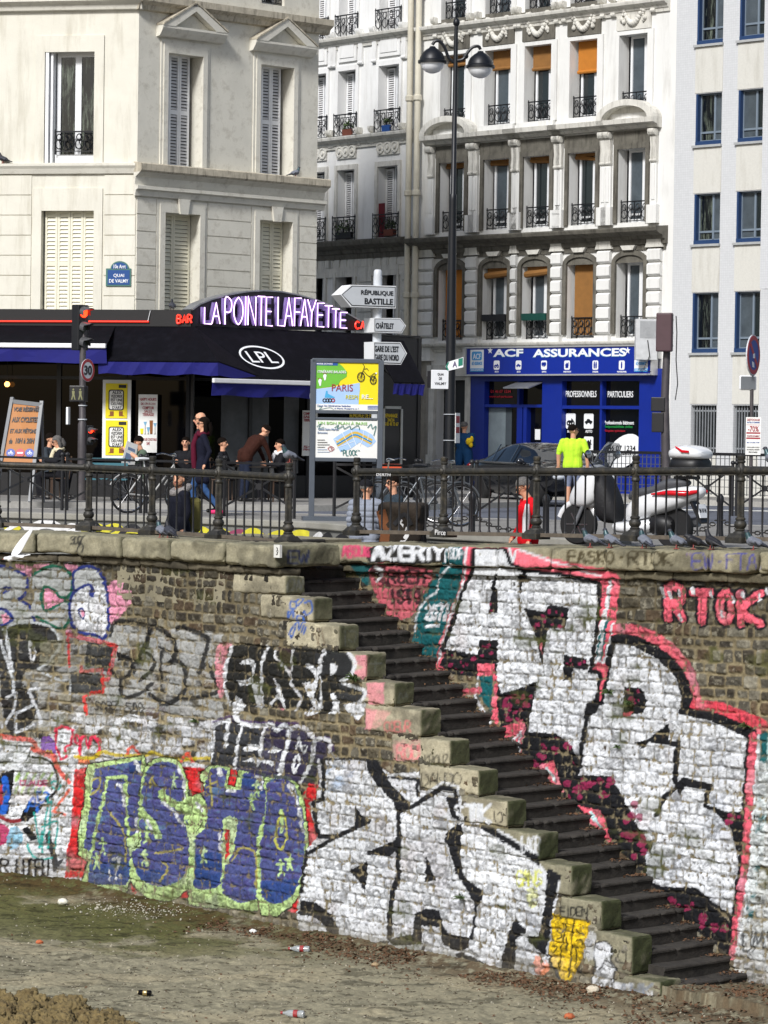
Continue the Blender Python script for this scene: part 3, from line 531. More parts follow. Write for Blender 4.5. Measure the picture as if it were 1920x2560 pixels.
for p,w in(([(352,200),(305,340),(288,470),(300,590),(332,695)],8),([(660,195),(612,320),(600,500),(590,560)],8),([(730,215),(728,290),(845,420),(872,540),(942,632),(900,740)],6),([(872,225),(862,400)],6),([(1150,228),(1108,350),(1098,420)],8),([(1112,460),(1112,700)],5),([(1352,245),(1402,345),(1372,450),(1300,498),(1390,540),(1492,592),(1442,690)],9),([(200,870),(330,830)],8),([(320,840),(300,1060)],9),([(385,800),(440,860),(620,880),(690,870),(740,920),(800,870),(850,910),(920,885),(1000,920),(1060,1000),(1040,1140)],11),([(1060,1010),(1130,985),(1200,1030),(1190,1120),(1250,1150)],9),([(440,880),(400,1060),(380,1240)],7),([(840,920),(830,1050),(790,1150),(760,1290)],11),([(1060,1020),(1030,1200),(940,1370)],9),([(640,880),(600,1040),(600,1180)],6),([(200,880),(180,1180)],6),([(1100,1180),(1110,1330)],9),([(930,980),(900,1080)],4),([(930,980),(960,1110),(1000,1060)],4),([(890,1060),(980,1050)],3)):
 cl.line(p,w,WHT,.95)
for p in([(425,345),(490,292),(545,318),(545,400),(522,470),(532,512),(425,535),(402,488),(495,478),(525,400),(500,350)],[(530,510),(600,540),(625,705),(565,710)],[(700,450),(772,560),(815,715),(790,722),(742,640),(690,712),(665,690),(740,600)],[(1190,345),(1240,355),(1252,385),(1230,430),(1190,437)],[(968,370),(1010,338),(1060,380),(1092,440),(1072,560),(1050,640),(1132,720),(1040,792),(960,772),(1040,722),(1000,620),(958,510),(1050,500),(1060,440),(1010,385)],[(1200,610),(1255,620),(1280,775),(1190,770),(1230,720)],[(1310,700),(1500,680),(1440,832)],[(380,620),(470,710),(400,770),(370,760)],[(460,1060),(520,1035),(600,1060),(560,1090),(470,1100)],[(660,1110),(700,1055),(770,1090),(740,1110)],[(440,1190),(540,1150),(580,1170),(700,1190),(690,1230),(600,1190),(570,1250),(540,1190)],[(870,1180),(910,1120),(940,1160),(910,1290),(870,1270)]):cl.poly(p,WHT,.95,2)
cl.poly([(890,1180),(915,1150),(915,1230),(895,1240)],VIO)
cl.t(560,1320,4.1475)
cl.text('EW',670,240,215,120,5,c8(32,40,90),.95,.1);cl.line([(700,260),(690,360)],2,WHT,.6)
for p in([(680,830),(690,760),(740,770),(740,830),(680,830)],[(740,770),(790,720),(820,740),(760,810)],[(660,860),(660,940),(700,870),(720,920),(720,860),(660,870)],[(830,780),(900,760),(910,860),(850,900),(830,860)],[(750,950),(760,910),(830,920),(840,970)],[(690,1050),(740,1000),(700,1130),(690,1140),(680,1080),(770,960),(770,1060),(830,940)],[(800,1080),(830,1010)],[(825,1095),(850,1025)]):cl.line(p,4,c8(40,84,160),.95)
cl.line([(940,1090),(970,1220),(975,1040)],3,c8(90,74,56),.8,0);cl.line([(1000,1040),(1050,1230)],2.5,c8(90,74,56),.8,0)
cl.line([(1260,1070),(1265,1220)],2.5,WHT,.7);cl.line([(1310,1080),(1380,1090),(1350,1190),(1300,1160)],2,WHT,.6);cl.line([(660,640),(670,560),(740,540),(720,640),(660,660)],4,c8(180,180,180),.8);cl.line([(760,640),(780,540),(800,640),(830,540)],4,c8(180,180,180),.8)
cl.line([(1520,1410),(1640,1400)],3,WHT,.7);cl.line([(1580,1370),(1575,1500)],3,WHT,.7)
cl.t(0,1120,2.963);cl.text('SOC',525,650,75,65,4.5,c8(40,40,40),.92,.05);cl.line([(620,640),(565,770)],4.5,c8(40,40,40));cl.line([(590,690),(620,730),(605,770)],4,c8(40,40,40))
cl.t(*Z4);cl.poly([(600,1010),(700,1010),(680,1150),(600,1150)],c8(206,140,140),.5,0,.35);cl.poly([(590,1180),(760,1190),(680,1300),(600,1320)],c8(210,150,146),.6,0,.38);cl.text('COEUR',705,1265,165,65,4,c8(200,110,110),.7,.05);cl.text('M',800,1085,50,65,2.5,WHT,.8)
STONE=vmat('painted_stone');STONE_D=vmat('coping_stone',.9,.5,55)
PAL=np.array([c8(48,46,41),c8(72,66,54),c8(98,91,74),c8(116,111,97),c8(150,145,128),c8(86,82,72),c8(60,54,45),c8(94,76,56)])
MORT=np.array(c8(148,136,106));MORTD=np.array(c8(82,74,58))
def stonewall(name,F,s0,s1,zb,ztop,grade,cv,res,seed,keepf,rough,parent,topdark):
 nu=int((s1-s0)/res)+1;zmax=ztop+max(grade*s1,grade*s0,0);nv=int((zmax-zb)/res)+1
 s=np.linspace(s0,s1,nu);z=np.linspace(zb,zmax,nv);Sg,Zg=np.meshgrid(s,z);Sg=Sg.ravel();Zg=Zg.ravel()
 rs=np.random.RandomState(seed);zz=Zg-grade*Sg+.09*(fbm(Sg*.7,Zg*.9,seed)-.5)*rough+.035*(fbm(Sg*3,Zg*3,seed+9)-.5)*rough
 edges=[zb-.4]
 while edges[-1]<zmax+.6:edges.append(edges[-1]+rs.uniform(.12,.185))
 edges=np.array(edges);ci=np.clip(np.searchsorted(edges,zz)-1,0,len(edges)-2)
 dz=np.minimum(zz-edges[ci],edges[ci+1]-zz);sid=np.zeros(len(Sg),np.int64);dsx=np.zeros(len(Sg))
 for c in range(len(edges)-1):
  m=ci==c
  if not m.any():continue
  e=[s0-.5-rs.rand()*.3]
  while e[-1]<s1+.6:e.append(e[-1]+rs.choice([rs.uniform(.11,.2),rs.uniform(.17,.32)]))
  e=np.array(e);q=Sg[m]+.02*(fbm(Sg[m]*4,Zg[m]*6,seed+5)-.5)*2*rough;k=np.clip(np.searchsorted(e,q)-1,0,len(e)-2)
  dsx[m]=np.minimum(q-e[k],e[k+1]-q);sid[m]=c*500+k
 mg=(_h(sid,sid*0+21,seed)-.4)*.026,(_h(sid,sid*0+23,seed)-.4)*.03;a_=np.maximum(dz-mg[0],1e-4);b_=np.maximum(dsx-mg[1],1e-4);d=a_*b_/np.hypot(a_,b_)*1.1;r1=_h(sid,sid*0+3,seed);r2=_h(sid,sid*0+7,seed+1);r3=_h(sid,sid*0+9,seed+2)
 n1=fbm(Sg*9,Zg*9,seed+20,4);n2=fbm(Sg*30,Zg*30,seed+30,3);nb=fbm(Sg*.8,Zg*.8,seed+40,4)
 face=sstep(.001,.026,d+(n1-.5)*.02)
 h=face*(.010+.020*r1+(n1-.5)*.055+(n2-.5)*.028)+(1-face)*(n2-.5)*.01
 h+=(fbm(Sg*.5,Zg*.5,seed+50)-.5)*.06
 ki=np.clip((r2*8).astype(int),0,7);col=(.55*PAL[ki]+.45*np.array(c8(56,53,47)))*(.55+.9*n1)[:,None]*(.7+.6*n2)[:,None]
 pat=(sstep(.56,.72,fbm(Sg*16,Zg*16,seed+60,4,.65))*sstep(.3,.7,nb))[:,None];col=col*(1-pat*.65)+np.array(c8(170,164,144))*pat*.65
 mo=MORT*(1-nb)[:,None]+MORTD*nb[:,None];mo=mo*(.7+.6*n2)[:,None]
 fcol=sstep(.006,.024,d+(n1-.5)*.024);base=mo*(1-fcol)[:,None]+col*fcol[:,None]
 px,py=proj(*F.xy(Sg),Zg)
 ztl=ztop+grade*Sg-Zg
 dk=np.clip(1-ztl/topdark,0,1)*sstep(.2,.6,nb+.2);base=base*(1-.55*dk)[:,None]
 bz=Zg-BED;damp=sstep(.55,.0,bz+(nb-.5)*.5)
 gr=np.array(c8(112,106,92));base=base*(1-.7*damp)[:,None]+gr*(.7*damp)[:,None]*(.6+.8*n1)[:,None]
 wob=1.5
 rgb,a=cv.sample(px+(vn(Sg*40,Zg*40,71)-.5)*2*wob,py+(vn(Sg*40,Zg*40,72)-.5)*2*wob)
 wear=sstep(.30,.44,n2*.6+n1*.4+.12*(face-.3)+.1*(r3-.5));crev=.9+.1*sstep(0,.35,face)
 a=a*wear*crev*(1-.4*damp)
 lum=rgb.max(1)>.45
 lowf=fbm(Sg*1.3+3,Zg*1.6,seed+101,4);tint=vn(Sg*2.1,Zg*2.6,seed+102)[:,None];gh=(sstep(.5,.75,fbm(Sg*3,Zg*3.4,seed+103,4))*.35*lum)[:,None];rgb=rgb*(1-gh)+(np.array(c8(150,160,178))*tint+np.array(c8(170,150,140))*(1-tint))*gh;rgb=rgb*(.74+.5*lowf)[:,None]
 grime=sstep(.48,.66,fbm(Sg*20,Zg*26,seed+80,5,.6)*.8+.2*r3)*lum;rgb=rgb*(1-.55*grime)[:,None]
 rgb=rgb*(.86+.28*n1)[:,None]*(1-(.72-.7*np.clip(lowf-.25,0,.6))*(1-sstep(-.004,.011,d+(n1-.5)*.02)))[:,None]
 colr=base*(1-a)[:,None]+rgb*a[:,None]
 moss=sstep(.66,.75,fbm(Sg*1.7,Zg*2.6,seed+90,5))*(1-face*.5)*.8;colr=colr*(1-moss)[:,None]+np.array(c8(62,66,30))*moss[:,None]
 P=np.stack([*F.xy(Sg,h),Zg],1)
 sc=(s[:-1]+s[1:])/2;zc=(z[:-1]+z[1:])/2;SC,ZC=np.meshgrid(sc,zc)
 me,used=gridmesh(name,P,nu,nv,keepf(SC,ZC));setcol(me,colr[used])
 return link(name,me,STONE,parent)
def rbox(name,F,s0,s1,z0,z1,o0,o1,cv,parent,seed,base,res=.022,rad=.035,amp=.02,moss=.0,grade=0.0,mat_=None,endmoss_shade=0.0):
 """hewn block: rounded, chipped, with pigment"""
 V=[];FC=[];k0=0
 dims=((s0,s1),(o0,o1),(z0,z1))
 def face(ax,side):
  nonlocal k0
  a,b=[i for i in range(3)if i!=ax]
  na=max(int((dims[a][1]-dims[a][0])/res),2)+1;nb=max(int((dims[b][1]-dims[b][0])/res),2)+1
  A,B=np.meshgrid(np.linspace(*dims[a],na),np.linspace(*dims[b],nb));p=np.zeros((na*nb,3));p[:,a]=A.ravel();p[:,b]=B.ravel();p[:,ax]=dims[ax][side]
  V.append(p);i,j=np.meshgrid(np.arange(na-1),np.arange(nb-1));k=(j*na+i).ravel()+k0;FC.append(np.stack([k,k+1,k+na+1,k+na],1));k0+=na*nb
 for ax,sd in((0,0),(0,1),(1,1),(2,1),(2,0)):face(ax,sd)
 p=np.vstack(V);f=np.vstack(FC)
 lo=np.array([d[0]+rad for d in dims]);hi=np.array([d[1]-rad for d in dims]);lo[1]=o0;q=np.clip(p,lo,hi);v=p-q;L=np.linalg.norm(v,axis=1);L1=np.maximum(L,1e-9)
 nrm=v/L1[:,None];p2=np.where((L>1e-6)[:,None],q+nrm*np.minimum(L,rad)[:,None],p)
 n=fbm(p[:,0]*5+p[:,1]*3.1,p[:,2]*5+p[:,1]*4.3,seed,4);n2=fbm(p[:,0]*22+p[:,1]*17,p[:,2]*22+p[:,1]*13,seed+3,3)
 edge=np.clip((np.abs(nrm).max(1)<.92)*1.0,0,1)
 p2=p2-nrm*((n-.4)*amp*2+(n2-.5)*amp*.6+edge*np.maximum(n-.52,0)*.12)[:,None]
 X,Y=F.xy(p[:,0],p[:,1]);Z=p[:,2]+grade*p[:,0]
 col=np.array(base)[None]*(.62+.7*n)[:,None]*(.8+.4*n2)[:,None]
 st=sstep(.5,.7,fbm(p[:,0]*2+p[:,1],p[:,2]*3,seed+8,5));col=col*(1-.45*st)[:,None]
 if cv is not None:
  px,py=proj(X,Y,Z);rgb,a=cv.sample(px+(n2-.5)*4,py+(n-.5)*4);fr=(nrm[:,1]>.5)|(nrm[:,0]>.6);a=a*fr*sstep(.2,.4,n2+.15);col=col*(1-a)[:,None]+rgb*(.85+.3*n2)[:,None]*a[:,None]
 up=np.clip(nrm[:,2],0,1);m=np.clip(up*moss*sstep(.35,.6,n+.1)+np.clip(nrm[:,0],0,1)*endmoss_shade*sstep(.25,.55,n+.12),0,.95)  # end faces take moss colour plus painted-in shade
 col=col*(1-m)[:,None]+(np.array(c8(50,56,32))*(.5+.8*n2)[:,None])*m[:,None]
 X,Y=F.xy(p2[:,0],p2[:,1]);Z=p2[:,2]+grade*p2[:,0]
 me=bpy.data.meshes.new(name);P=np.stack([X,Y,Z],1);me.from_pydata(P.tolist(),[],f.tolist());setcol(me,col)
 bm=bmesh.new();bm.from_mesh(me);bmesh.ops.remove_doubles(bm,verts=bm.verts,dist=.0005);bmesh.ops.recalc_face_normals(bm,faces=bm.faces);bm.to_mesh(me);bm.free();me.shade_smooth()
 return link(name,me,mat_ or STONE_D,parent)
SAND=c8(164,157,134)
longwall=thing('quay_wall',FL.w(-4,BED),'long graffitied stone quay wall left of the stairs with blue and silver lettering','wall')
backwall=thing('quay_wall',FR_.w(3,BED),'graffitied stone quay wall behind the stairs with tall silver letters outlined in pink','wall')
BL=[(584,717,1435,1486),(652,787,1490,1557),(715,852,1557,1626),(800,919,1629,1699),(903,990,1702,1768),(915,1056,1769,1846),(980,1129,1845,1920),(1050,1200,1919,1996),(1149,1272,1995,2075),(1240,1350,2077,2160),(1330,1433,2158,2240),(1400,1508,2246,2335),(1460,1584,2334,2446),(1530,1655,2446,2540)]
blk=[]
for xa,xb,ya,yb in BL:
 sb=FL.s(xb,(ya+yb)/2);zt=FL.z(xb-25,ya+3);zb=FL.z(xb-25,yb);blk.append([FL.s(xa,(ya+yb)/2),sb,zb,zt])
for i in range(len(blk)-1):blk[i][2]=blk[i+1][3]+.004
blk[-1][2]=BED-.25
SCE=FL.s(714,1390);PT=.32
ZCL=0.0;ZC0=FL.z(714,1420);ZC1=FL.z(700,1439)
def keepL(SC,ZC):
 k=(SC<blk[0][1]-.3)&(ZC<ZC1)
 for s_a,s_b,zb,zt in blk:k|=(SC<s_b-.02)&(ZC<zt-.06)&(ZC>zb-.5)
 for s_a,s_b,zb,zt in blk:k&=~((SC>s_b-.02)&(ZC>zb-.02))
 k&=~((SC>blk[0][1]-.3)&(ZC>blk[0][2]))
 return k
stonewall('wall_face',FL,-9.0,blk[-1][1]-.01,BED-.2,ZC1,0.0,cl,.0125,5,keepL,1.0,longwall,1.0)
for i,(s_a,s_b,zb,zt)in enumerate(blk):
 rbox('stair_block',FL,s_a,s_b,zb,zt,-PT,.022,cl,longwall,40+i,SAND if i<9 else c8(132,128,108),moss=.2+.045*i,endmoss_shade=.75+.03*i,rad=.03)
m=MB()
for i,(s_a,s_b,zb,zt)in enumerate(blk):m.fbox(FL,FL.sb+.02 if i==0 else blk[i-1][1]-.3,s_b-.06,BED-.2,zt-.05,-PT+.01,-.1)
m.fbox(FL.F2,-9.4,FL.sb+.0,BED-.2,ZC1-.05,-PT,-.1)
m.build('wall_core',mat('core_stone',c8(90,84,66),.9,bump=.5,bscale=14,dirt_refl=c8(46,44,30),dirt_refl_amt=.8),longwall)
jt=[-9.2,-7.9]+[FL.s(x,1390)for x in(101,215,323,444,584)]+[SCE]
for i in range(len(jt)-1):
 rbox('coping_stone',FL,jt[i]+.008,jt[i+1]-.008,ZC0+.012*(i%3),ZCL-.012,-.98,.16+.012*(i%2),cl,longwall,60+i,c8(138,133,112),rad=.045,amp=.03,moss=.25,res=.026,endmoss_shade=.4)
for i in range(len(jt)-1):
 rbox('corbel_course',FL,jt[i]+.3,jt[i+1]+(.3 if i<len(jt)-2 else-.03),ZC1,ZC0-.006,-.3,.075,None,longwall,80+i,c8(92,86,72),rad=.03)
GR=.024
ZR=FR_.z(1500,1367)-GR*FR_.s(1500,1367);ZR0=FR_.z(1500,1424)-GR*FR_.s(1500,1424);ZR1=FR_.z(1500,1447)-GR*FR_.s(1500,1447)
SR0=-1.02
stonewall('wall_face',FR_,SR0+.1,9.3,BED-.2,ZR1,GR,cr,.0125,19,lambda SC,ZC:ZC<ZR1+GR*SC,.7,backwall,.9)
jr=[SR0]+[FR_.s(x,1395)for x in(1000,1135,1262,1397,1534,1653,1790,1915)]+[8.0,9.6]
for i in range(len(jr)-1):
 rbox('coping_stone',FR_,jr[i]+(.006 if i else 0),jr[i+1]-.006,ZR0,ZR-.012,-1.3,.17,cr,backwall,100+i,c8(138,132,110),rad=.05,amp=.025,moss=.2,grade=GR,res=.026)
 rbox('corbel_course',FR_,jr[i]+(.25 if i else.1),jr[i+1]+.25,ZR1,ZR0-.005,-.3,.08,cr,backwall,120+i,c8(96,90,74),rad=.02,grade=GR)
q0_=FL.px(692,1378,.19);b_=MB();b_.fbox(FL,q0_[0]-.06,q0_[0]+.06,q0_[1]-.085,q0_[1]+.085,.15,.192);st_=b_.build('sticker',mat('sticker_white',c8(206,206,200),.7),longwall)
b_=MB();b_.tube([FL.w(q0_[0]+.03*math.cos(g_)*math.sin(g_*1.5),q0_[1]+.05*math.sin(g_),.194)for g_ in np.linspace(0,6.2,16)],.005,4);b_.build('sketch',mat('ink_black',c8(20,20,20),.7),st_)
RISE,RUN,SN0,ZN0=.1643,.2586,-.97,.008
stairs=thing('staircase',FR_.w(3,BED,.8),'dark worn stone staircase descending to the canal bed between the two walls','stairs')
STEPM=mat('step_stone',c8(52,49,45),.92,var=.35,scale=5,bump=.4,bscale=30,dirt_refl=c8(20,18,16),dirt_refl_scale=3,dirt_refl_amt=.9)  # dark stone tone also stands in for shade on the risers
GAP=1.5
for k in range(31):
 z=ZN0-RISE*k;s=SN0+RUN*k
 m=MB();j=(random.random()-.5)*.012
 m.prof(FR_,0,1,[(0,0)]*3)if 0 else None
 pts=[(s-RUN-.03,z-.006),(s-.03,z),(s+.012,z-.004),(s+.022,z-.02),(s+.02,z-.05),(s,z-.058),(s-.012,z-RISE-.02),(s-RUN-.03,z-RISE-.02)]
 n=len(pts);o0,o1=-.05,GAP-PT+.03;NS=22;vs=[];rs_=random.Random(k)
 for q in range(NS+1):
  u=q/NS;dip=-.016*math.sin(math.pi*u)**2;ch=rs_.uniform(-.004,.004)-(.022 if rs_.random()<.12 else 0)
  vs+=[FR_.w(a+(ch*.9 if 2<=i_<=4 else 0),b+j*u+(dip+(ch if i_ in(1,2,3)else 0)if i_<4 else 0),o0+(o1-o0)*u)for i_,(a,b)in enumerate(pts)]
 m.add(vs,[tuple(range(n)),tuple(range(NS*n,(NS+1)*n))[::-1]]+[(q*n+i,q*n+(i+1)%n,(q+1)*n+(i+1)%n,(q+1)*n+i)for q in range(NS)for i in range(n)])
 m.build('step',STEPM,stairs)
m=MB()
for k in range(31):m.fbox(FR_,SN0+RUN*k-RUN-.1,SN0+RUN*k-.03,BED-.2,ZN0-RISE*k-RISE-.02,-.04,GAP-PT)
m.build('stair_core',mat('core_stone',None),stairs)
m=MB();m.fbox(FR_,-3.6,SN0-RUN-.02,-.9,-.012,-1.0,GAP+.0);o=m.build('stair_landing',mat('landing_stone',c8(130,124,104),.9,bump=.4,bscale=20,dirt_refl=c8(60,56,40),dirt_refl_amt=.7));tag(o,kind='structure')
def ground(name,x0,x1,y0,y1,nx,ny,zf,cf,m):
 X,Y=np.meshgrid(np.linspace(x0,x1,nx),np.linspace(y0,y1,ny));X=X.ravel();Y=Y.ravel();Z=zf(X,Y)
 me,used=gridmesh(name,np.stack([X,Y,Z],1),nx,ny);setcol(me,cf(X,Y,Z));o=link(name,me,m);return tag(o,kind='structure')
def wd(X,Y):
 F2=FL.F2;return np.minimum((X-FL.P.x)*FL.n.x+(Y-FL.P.y)*FL.n.y,(X-F2 .P.x)*F2 .n.x+(Y-F2 .P.y)*F2 .n.y)
def ws(X,Y):return(X-FL.P.x)*FL.d.x+(Y-FL.P.y)*FL.d.y
def bz_(X,Y):
 d=wd(X,Y);s=ws(X,Y);z=BED+(fbm(X*1.1,Y*1.1,3,5)-.5)*.10+(fbm(X*6,Y*6,4,4)-.5)*.05+(fbm(X*28,Y*28,6,3)-.5)*.022
 z+=.10*np.exp(-np.maximum(d,0)/.35)+.16*sstep(-2,-6,s)*np.exp(-np.maximum(d,0)/1.4)
 z+=np.where((s>6.0)&(s<9),.12*np.exp(-np.maximum(-d-.3,0)/.8)*(d<0),0)
 return z
def bc_(X,Y,Z):
 d=wd(X,Y);s=ws(X,Y);n=fbm(X*2.2,Y*2.2,11,5);n2=fbm(X*14,Y*10,12,5,.65);n3=fbm(X*.8,Y*1.6,13,4)
 c=np.array(c8(131,126,106))[None]*(.78+.44*n)[:,None]*(.6+.8*n2)[:,None]
 pale=sstep(.5,.68,n3)[:,None]*.45;c=c*(1-pale)+np.array(c8(156,146,120))*pale*(.7+.6*n2)[:,None]
 ms=sstep(.42,.6,fbm(X*1.3,Y*1.3,21,5)+.26*sstep(5.0,1.0,d)*sstep(3,-2,s)-.08)*sstep(5.5,1.5,d)*sstep(3.2,-1,s)*.85
 c=c*(1-ms)[:,None]+(np.array(c8(74,76,36))*(.5+n2)[:,None])*ms[:,None]
 lf=sstep(.44,.6,n2+.3*np.exp(-np.abs(d-.45)/.5)-.18+.1*n)*np.exp(-np.maximum(d-.3,0)/.7);lf=np.maximum(lf,(d<.1)*.8*sstep(.3,.5,n2));c=c*(1-.75*lf)[:,None]+(np.array(c8(64,46,30))*(.5+n2)[:,None])*(.75*lf)[:,None]
 dk=sstep(.6,.72,fbm(X*3,Y*9,31,4))*.5;c=c*(1-dk)[:,None]
 return np.clip(c,.01,.8)
SOIL=vmat('bed_soil',.95,.5,90,.15)
ground('canal_bed',-7.5,8.5,31,47.5,900,820,bz_,bc_,SOIL)
m=MB();m.quad((-80,-6,BED-.12),(80,-6,BED-.12),(80,60,BED-.12),(-80,60,BED-.12));tag(m.build('canal_floor',mat('canal_floor_soil',c8(132,122,98),.95,var=.25,bump=.4,bscale=9)),kind='structure')
# ================================================================== STREET
ASPH=mat('asphalt',c8(84,88,98),.9,var=.18,scale=3,bump=.25,bscale=60,dirt_refl=c8(60,62,68),dirt_refl_scale=.6,dirt_refl_amt=.6)
PAVE=mat('pavement_asphalt',c8(126,124,120),.9,var=.15,scale=4,bump=.2,bscale=50,dirt_refl=c8(92,90,84),dirt_refl_scale=.8,dirt_refl_amt=.6)
KERB=mat('kerb_granite',c8(150,148,142),.85,var=.15,scale=12)
def flat(name,pts,z,m):
 b=MB();b.add([(x,y,z)for x,y in pts],[tuple(range(len(pts)))]);return tag(b.build(name,m),kind='structure')
FLs=Fr(FL.P[:2],FL.d[:2]);ROADZ=-.12;WALKZ=-.85
flat('street_base',[FL.w(-9.5,0,-.5)[:2],FLs.w(FL.sb+.1,0,-.5)[:2],FL.w(SCE-.3,0,-.5)[:2],FR_.w(-1,0,-.6)[:2],FR_.w(9.3,0,-.6)[:2],(40,33),(260,300),(-260,300),(-60,48)],WALKZ-.1,ASPH)
walk=[FL.w(-9.5,0,-.9)[:2],FLs.w(FL.sb,0,-.9)[:2],FL.w(SCE-.4,0,-.9)[:2],FR_.w(-1,0,-1.2)[:2],FR_.w(4.0,0,-1.2)[:2],(3.2,42.6),(.6,45.6),(-1.2,49.6),(-3.4,51.4),(-8,53.6)]
flat('sunken_walk',walk,WALKZ,PAVE)
qp=[(-8,53.6),(-3.4,51.4),(-1.2,49.6),(.6,45.6),(3.2,42.6),FR_.w(4.0,0,-1.2)[:2],FR_.w(9,0,-1.2)[:2],(16,46),(12,50.5),(-2,56.2),(-8,57.4),(-20,57.4),(-20,53.6)]
flat('quay_pavement',qp,0,PAVE)
flat('road',[(-30,57.2),(-8,57.2),(-2,56.0),(12,50.3),(16,45.8),(40,40),(60,120),(-30,120)],ROADZ,ASPH)
b=MB();kp=[(-20,57.4),(-8,57.4),(-2,56.2),(12,50.5)]
for i in range(3):
 a=Vector((*kp[i],0));c=Vector((*kp[i+1],0));b.bar(a+Vector((0,.07,-.085)),c+Vector((0,.07,-.085)),.16,.18)
tag(b.build('kerb',KERB),kind='structure')
FA=Fr((-5.59,69.0),(.974,-.225));FB=Fr((-5.59,69.0),(.718,.696))
CA=Fr((-4.21,67.0),(.974,-.225));CB=Fr((-4.21,67.0),(.718,.696))
cp=[(-30,62.6),(-4,62.2),(-1.5,62.6),(.5,64.5),(3.2,69),(3.2,84),(-12,90),(-30,90)]
flat('cafe_pavement',cp,0,PAVE)
b=MB()
for i in range(4):
 a=Vector((*cp[i],0));c=Vector((*cp[i+1],0));b.bar(a+Vector((0,-.07,-.085)),c+Vector((0,-.07,-.085)),.16,.18)
tag(b.build('kerb',KERB),kind='structure')
FACF=Fr((4.13,82.0),(.682,-.731))
far=FACF.w(0,0,3.2)
flat('far_pavement',[FACF.w(-14,0,3.4)[:2],FACF.w(16,0,3.4)[:2],FACF.w(16,0,-20)[:2],FACF.w(-14,0,-20)[:2]],0.004,PAVE)
b=MB();b.bar(FACF.w(-14,-.085,3.42),FACF.w(16,-.085,3.42),.16,.18);tag(b.build('kerb',KERB),kind='structure')
MARK=mat('road_paint',c8(205,205,200),.8,var=.2,scale=8)
b=MB()
for x0,y0,x1,y1 in((1700,1262,2050,1266),(1690,1274,2080,1280),(1500,1257,1640,1259),(0,1266,40,1266)):
 p=[onz(x0,y0-1.2,ROADZ+.005),onz(x1,y1-1.2,ROADZ+.005),onz(x1,y1+1.2,ROADZ+.005),onz(x0,y0+1.2,ROADZ+.005)];b.quad(*p)
tag(b.build('road_marking',MARK),kind='structure')
lw=thing('low_wall',(-3.4,51.5,WALKZ),'low grey wall with yellow and white graffiti behind the left railing','wall')
pts=[(-12,55.4),(-8,53.6),(-3.4,51.4),(-1.2,49.6),(.6,45.6),(3.2,42.6)]
m=MB();cap=MB()
for i in range(5):
 F=Fr(pts[i],(pts[i+1][0]-pts[i][0],pts[i+1][1]-pts[i][1]));Ln=math.dist(pts[i],pts[i+1])
 m.fbox(F,0,Ln,WALKZ,-.06,-.25,0);cap.fbox(F,-.01,Ln+.01,-.06,.05,-.3,.05)
m.build('wall_face',mat('low_wall_render',c8(110,110,106),.9,var=.3,scale=3,dirt_refl=c8(60,60,58),dirt_refl_amt=.7,bump=.3),lw);cap.build('coping',mat('low_wall_coping',c8(140,138,130),.9,bump=.3,dirt_refl=c8(90,88,70)),lw,bevel=.02)
GY=mat('graffiti_yellow',c8(190,182,50),.7,var=.15,scale=9);GW=mat('graffiti_white',c8(205,205,205),.7,var=.2,scale=9);GK=mat('graffiti_black',c8(30,30,34),.7);GP=mat('graffiti_wine',c8(130,60,84),.7)
def paintline(F,pts,w,m,o=.006,name='graffiti',parent=None):
 """flat painted ribbon on a wall frame, pts (s,z)"""
 q=[np.array(p,float)for p in cat(pts,4)];b=MB();L=[];Rr=[]
 for i,p in enumerate(q):
  t=q[min(i+1,len(q)-1)]-q[max(i-1,0)];t/=max(np.linalg.norm(t),1e-6);n=np.array([-t[1],t[0]])*w/2;L.append(p+n);Rr.append(p-n)
 b.add([F.w(p[0],p[1],o)for p in L]+[F.w(p[0],p[1],o)for p in Rr],[(i,i+1,len(q)+i+1,len(q)+i)for i in range(len(q)-1)])
 return b.build(name,m,parent)
F1=Fr(pts[1],(pts[2][0]-pts[1][0],pts[2][1]-pts[1][1]));F2=Fr(pts[2],(pts[3][0]-pts[2][0],pts[3][1]-pts[2][1]));F0=Fr(pts[0],(pts[1][0]-pts[0][0],pts[1][1]-pts[0][1]));F3=Fr(pts[3],(pts[4][0]-pts[3][0],pts[4][1]-pts[3][1]))
rnd=random.Random(5)
for F,a0,a1,ms in((F1,-.5,4.8,(GY,GW,GK,GY)),(F2,0,2.7,(GY,GP,GY,GY,GY)),(F3,.1,2.4,(GW,GK,GW))):
 x=a0;kk=0
 while x<a1:
  mm=rnd.choice(ms);w=rnd.uniform(.6,1.2);kk+=1
  paintline(F,[(x,-.3),(x+w*.25,-.14-.06*rnd.random()),(x+w*.5,-.16),(x+w*.75,-.3),(x+w,-.2)],.07+.09*rnd.random(),mm,.004+.001*kk,parent=lw);x+=w*rnd.uniform(.35,.7)
# ================================================================== RAILINGS
IRON=mat('cast_iron',c8(52,51,48),.55,.3,var=.25,scale=12,bump=.25,bscale=40,dirt_refl=c8(104,96,78),dirt_refl_scale=9,dirt_refl_amt=.5)
IROND=mat('iron_dark',c8(40,40,42),.5,.3,var=.2,scale=20)
IRONP=mat('iron_rusty',c8(92,84,74),.7,.1,var=.3,scale=10)
def prof_scale(p,k):return[(r,z*k)for r,z in p]
POST=[(.095,.10),(.085,.13),(.06,.15),(.066,.16),(.05,.175),(.07,.2),(.078,.225),(.068,.255),(.05,.275),(.062,.285),(.062,.3),(.046,.315),(.045,.55),(.043,.74),(.055,.755),(.055,.775),(.045,.79),(.05,.82),(.066,.85),(.07,.88),(.062,.91),(.042,.935),(.036,.96),(.05,.975),(.05,.99),(.038,1.0),(.048,1.015),(.05,1.05),(.036,1.065)]
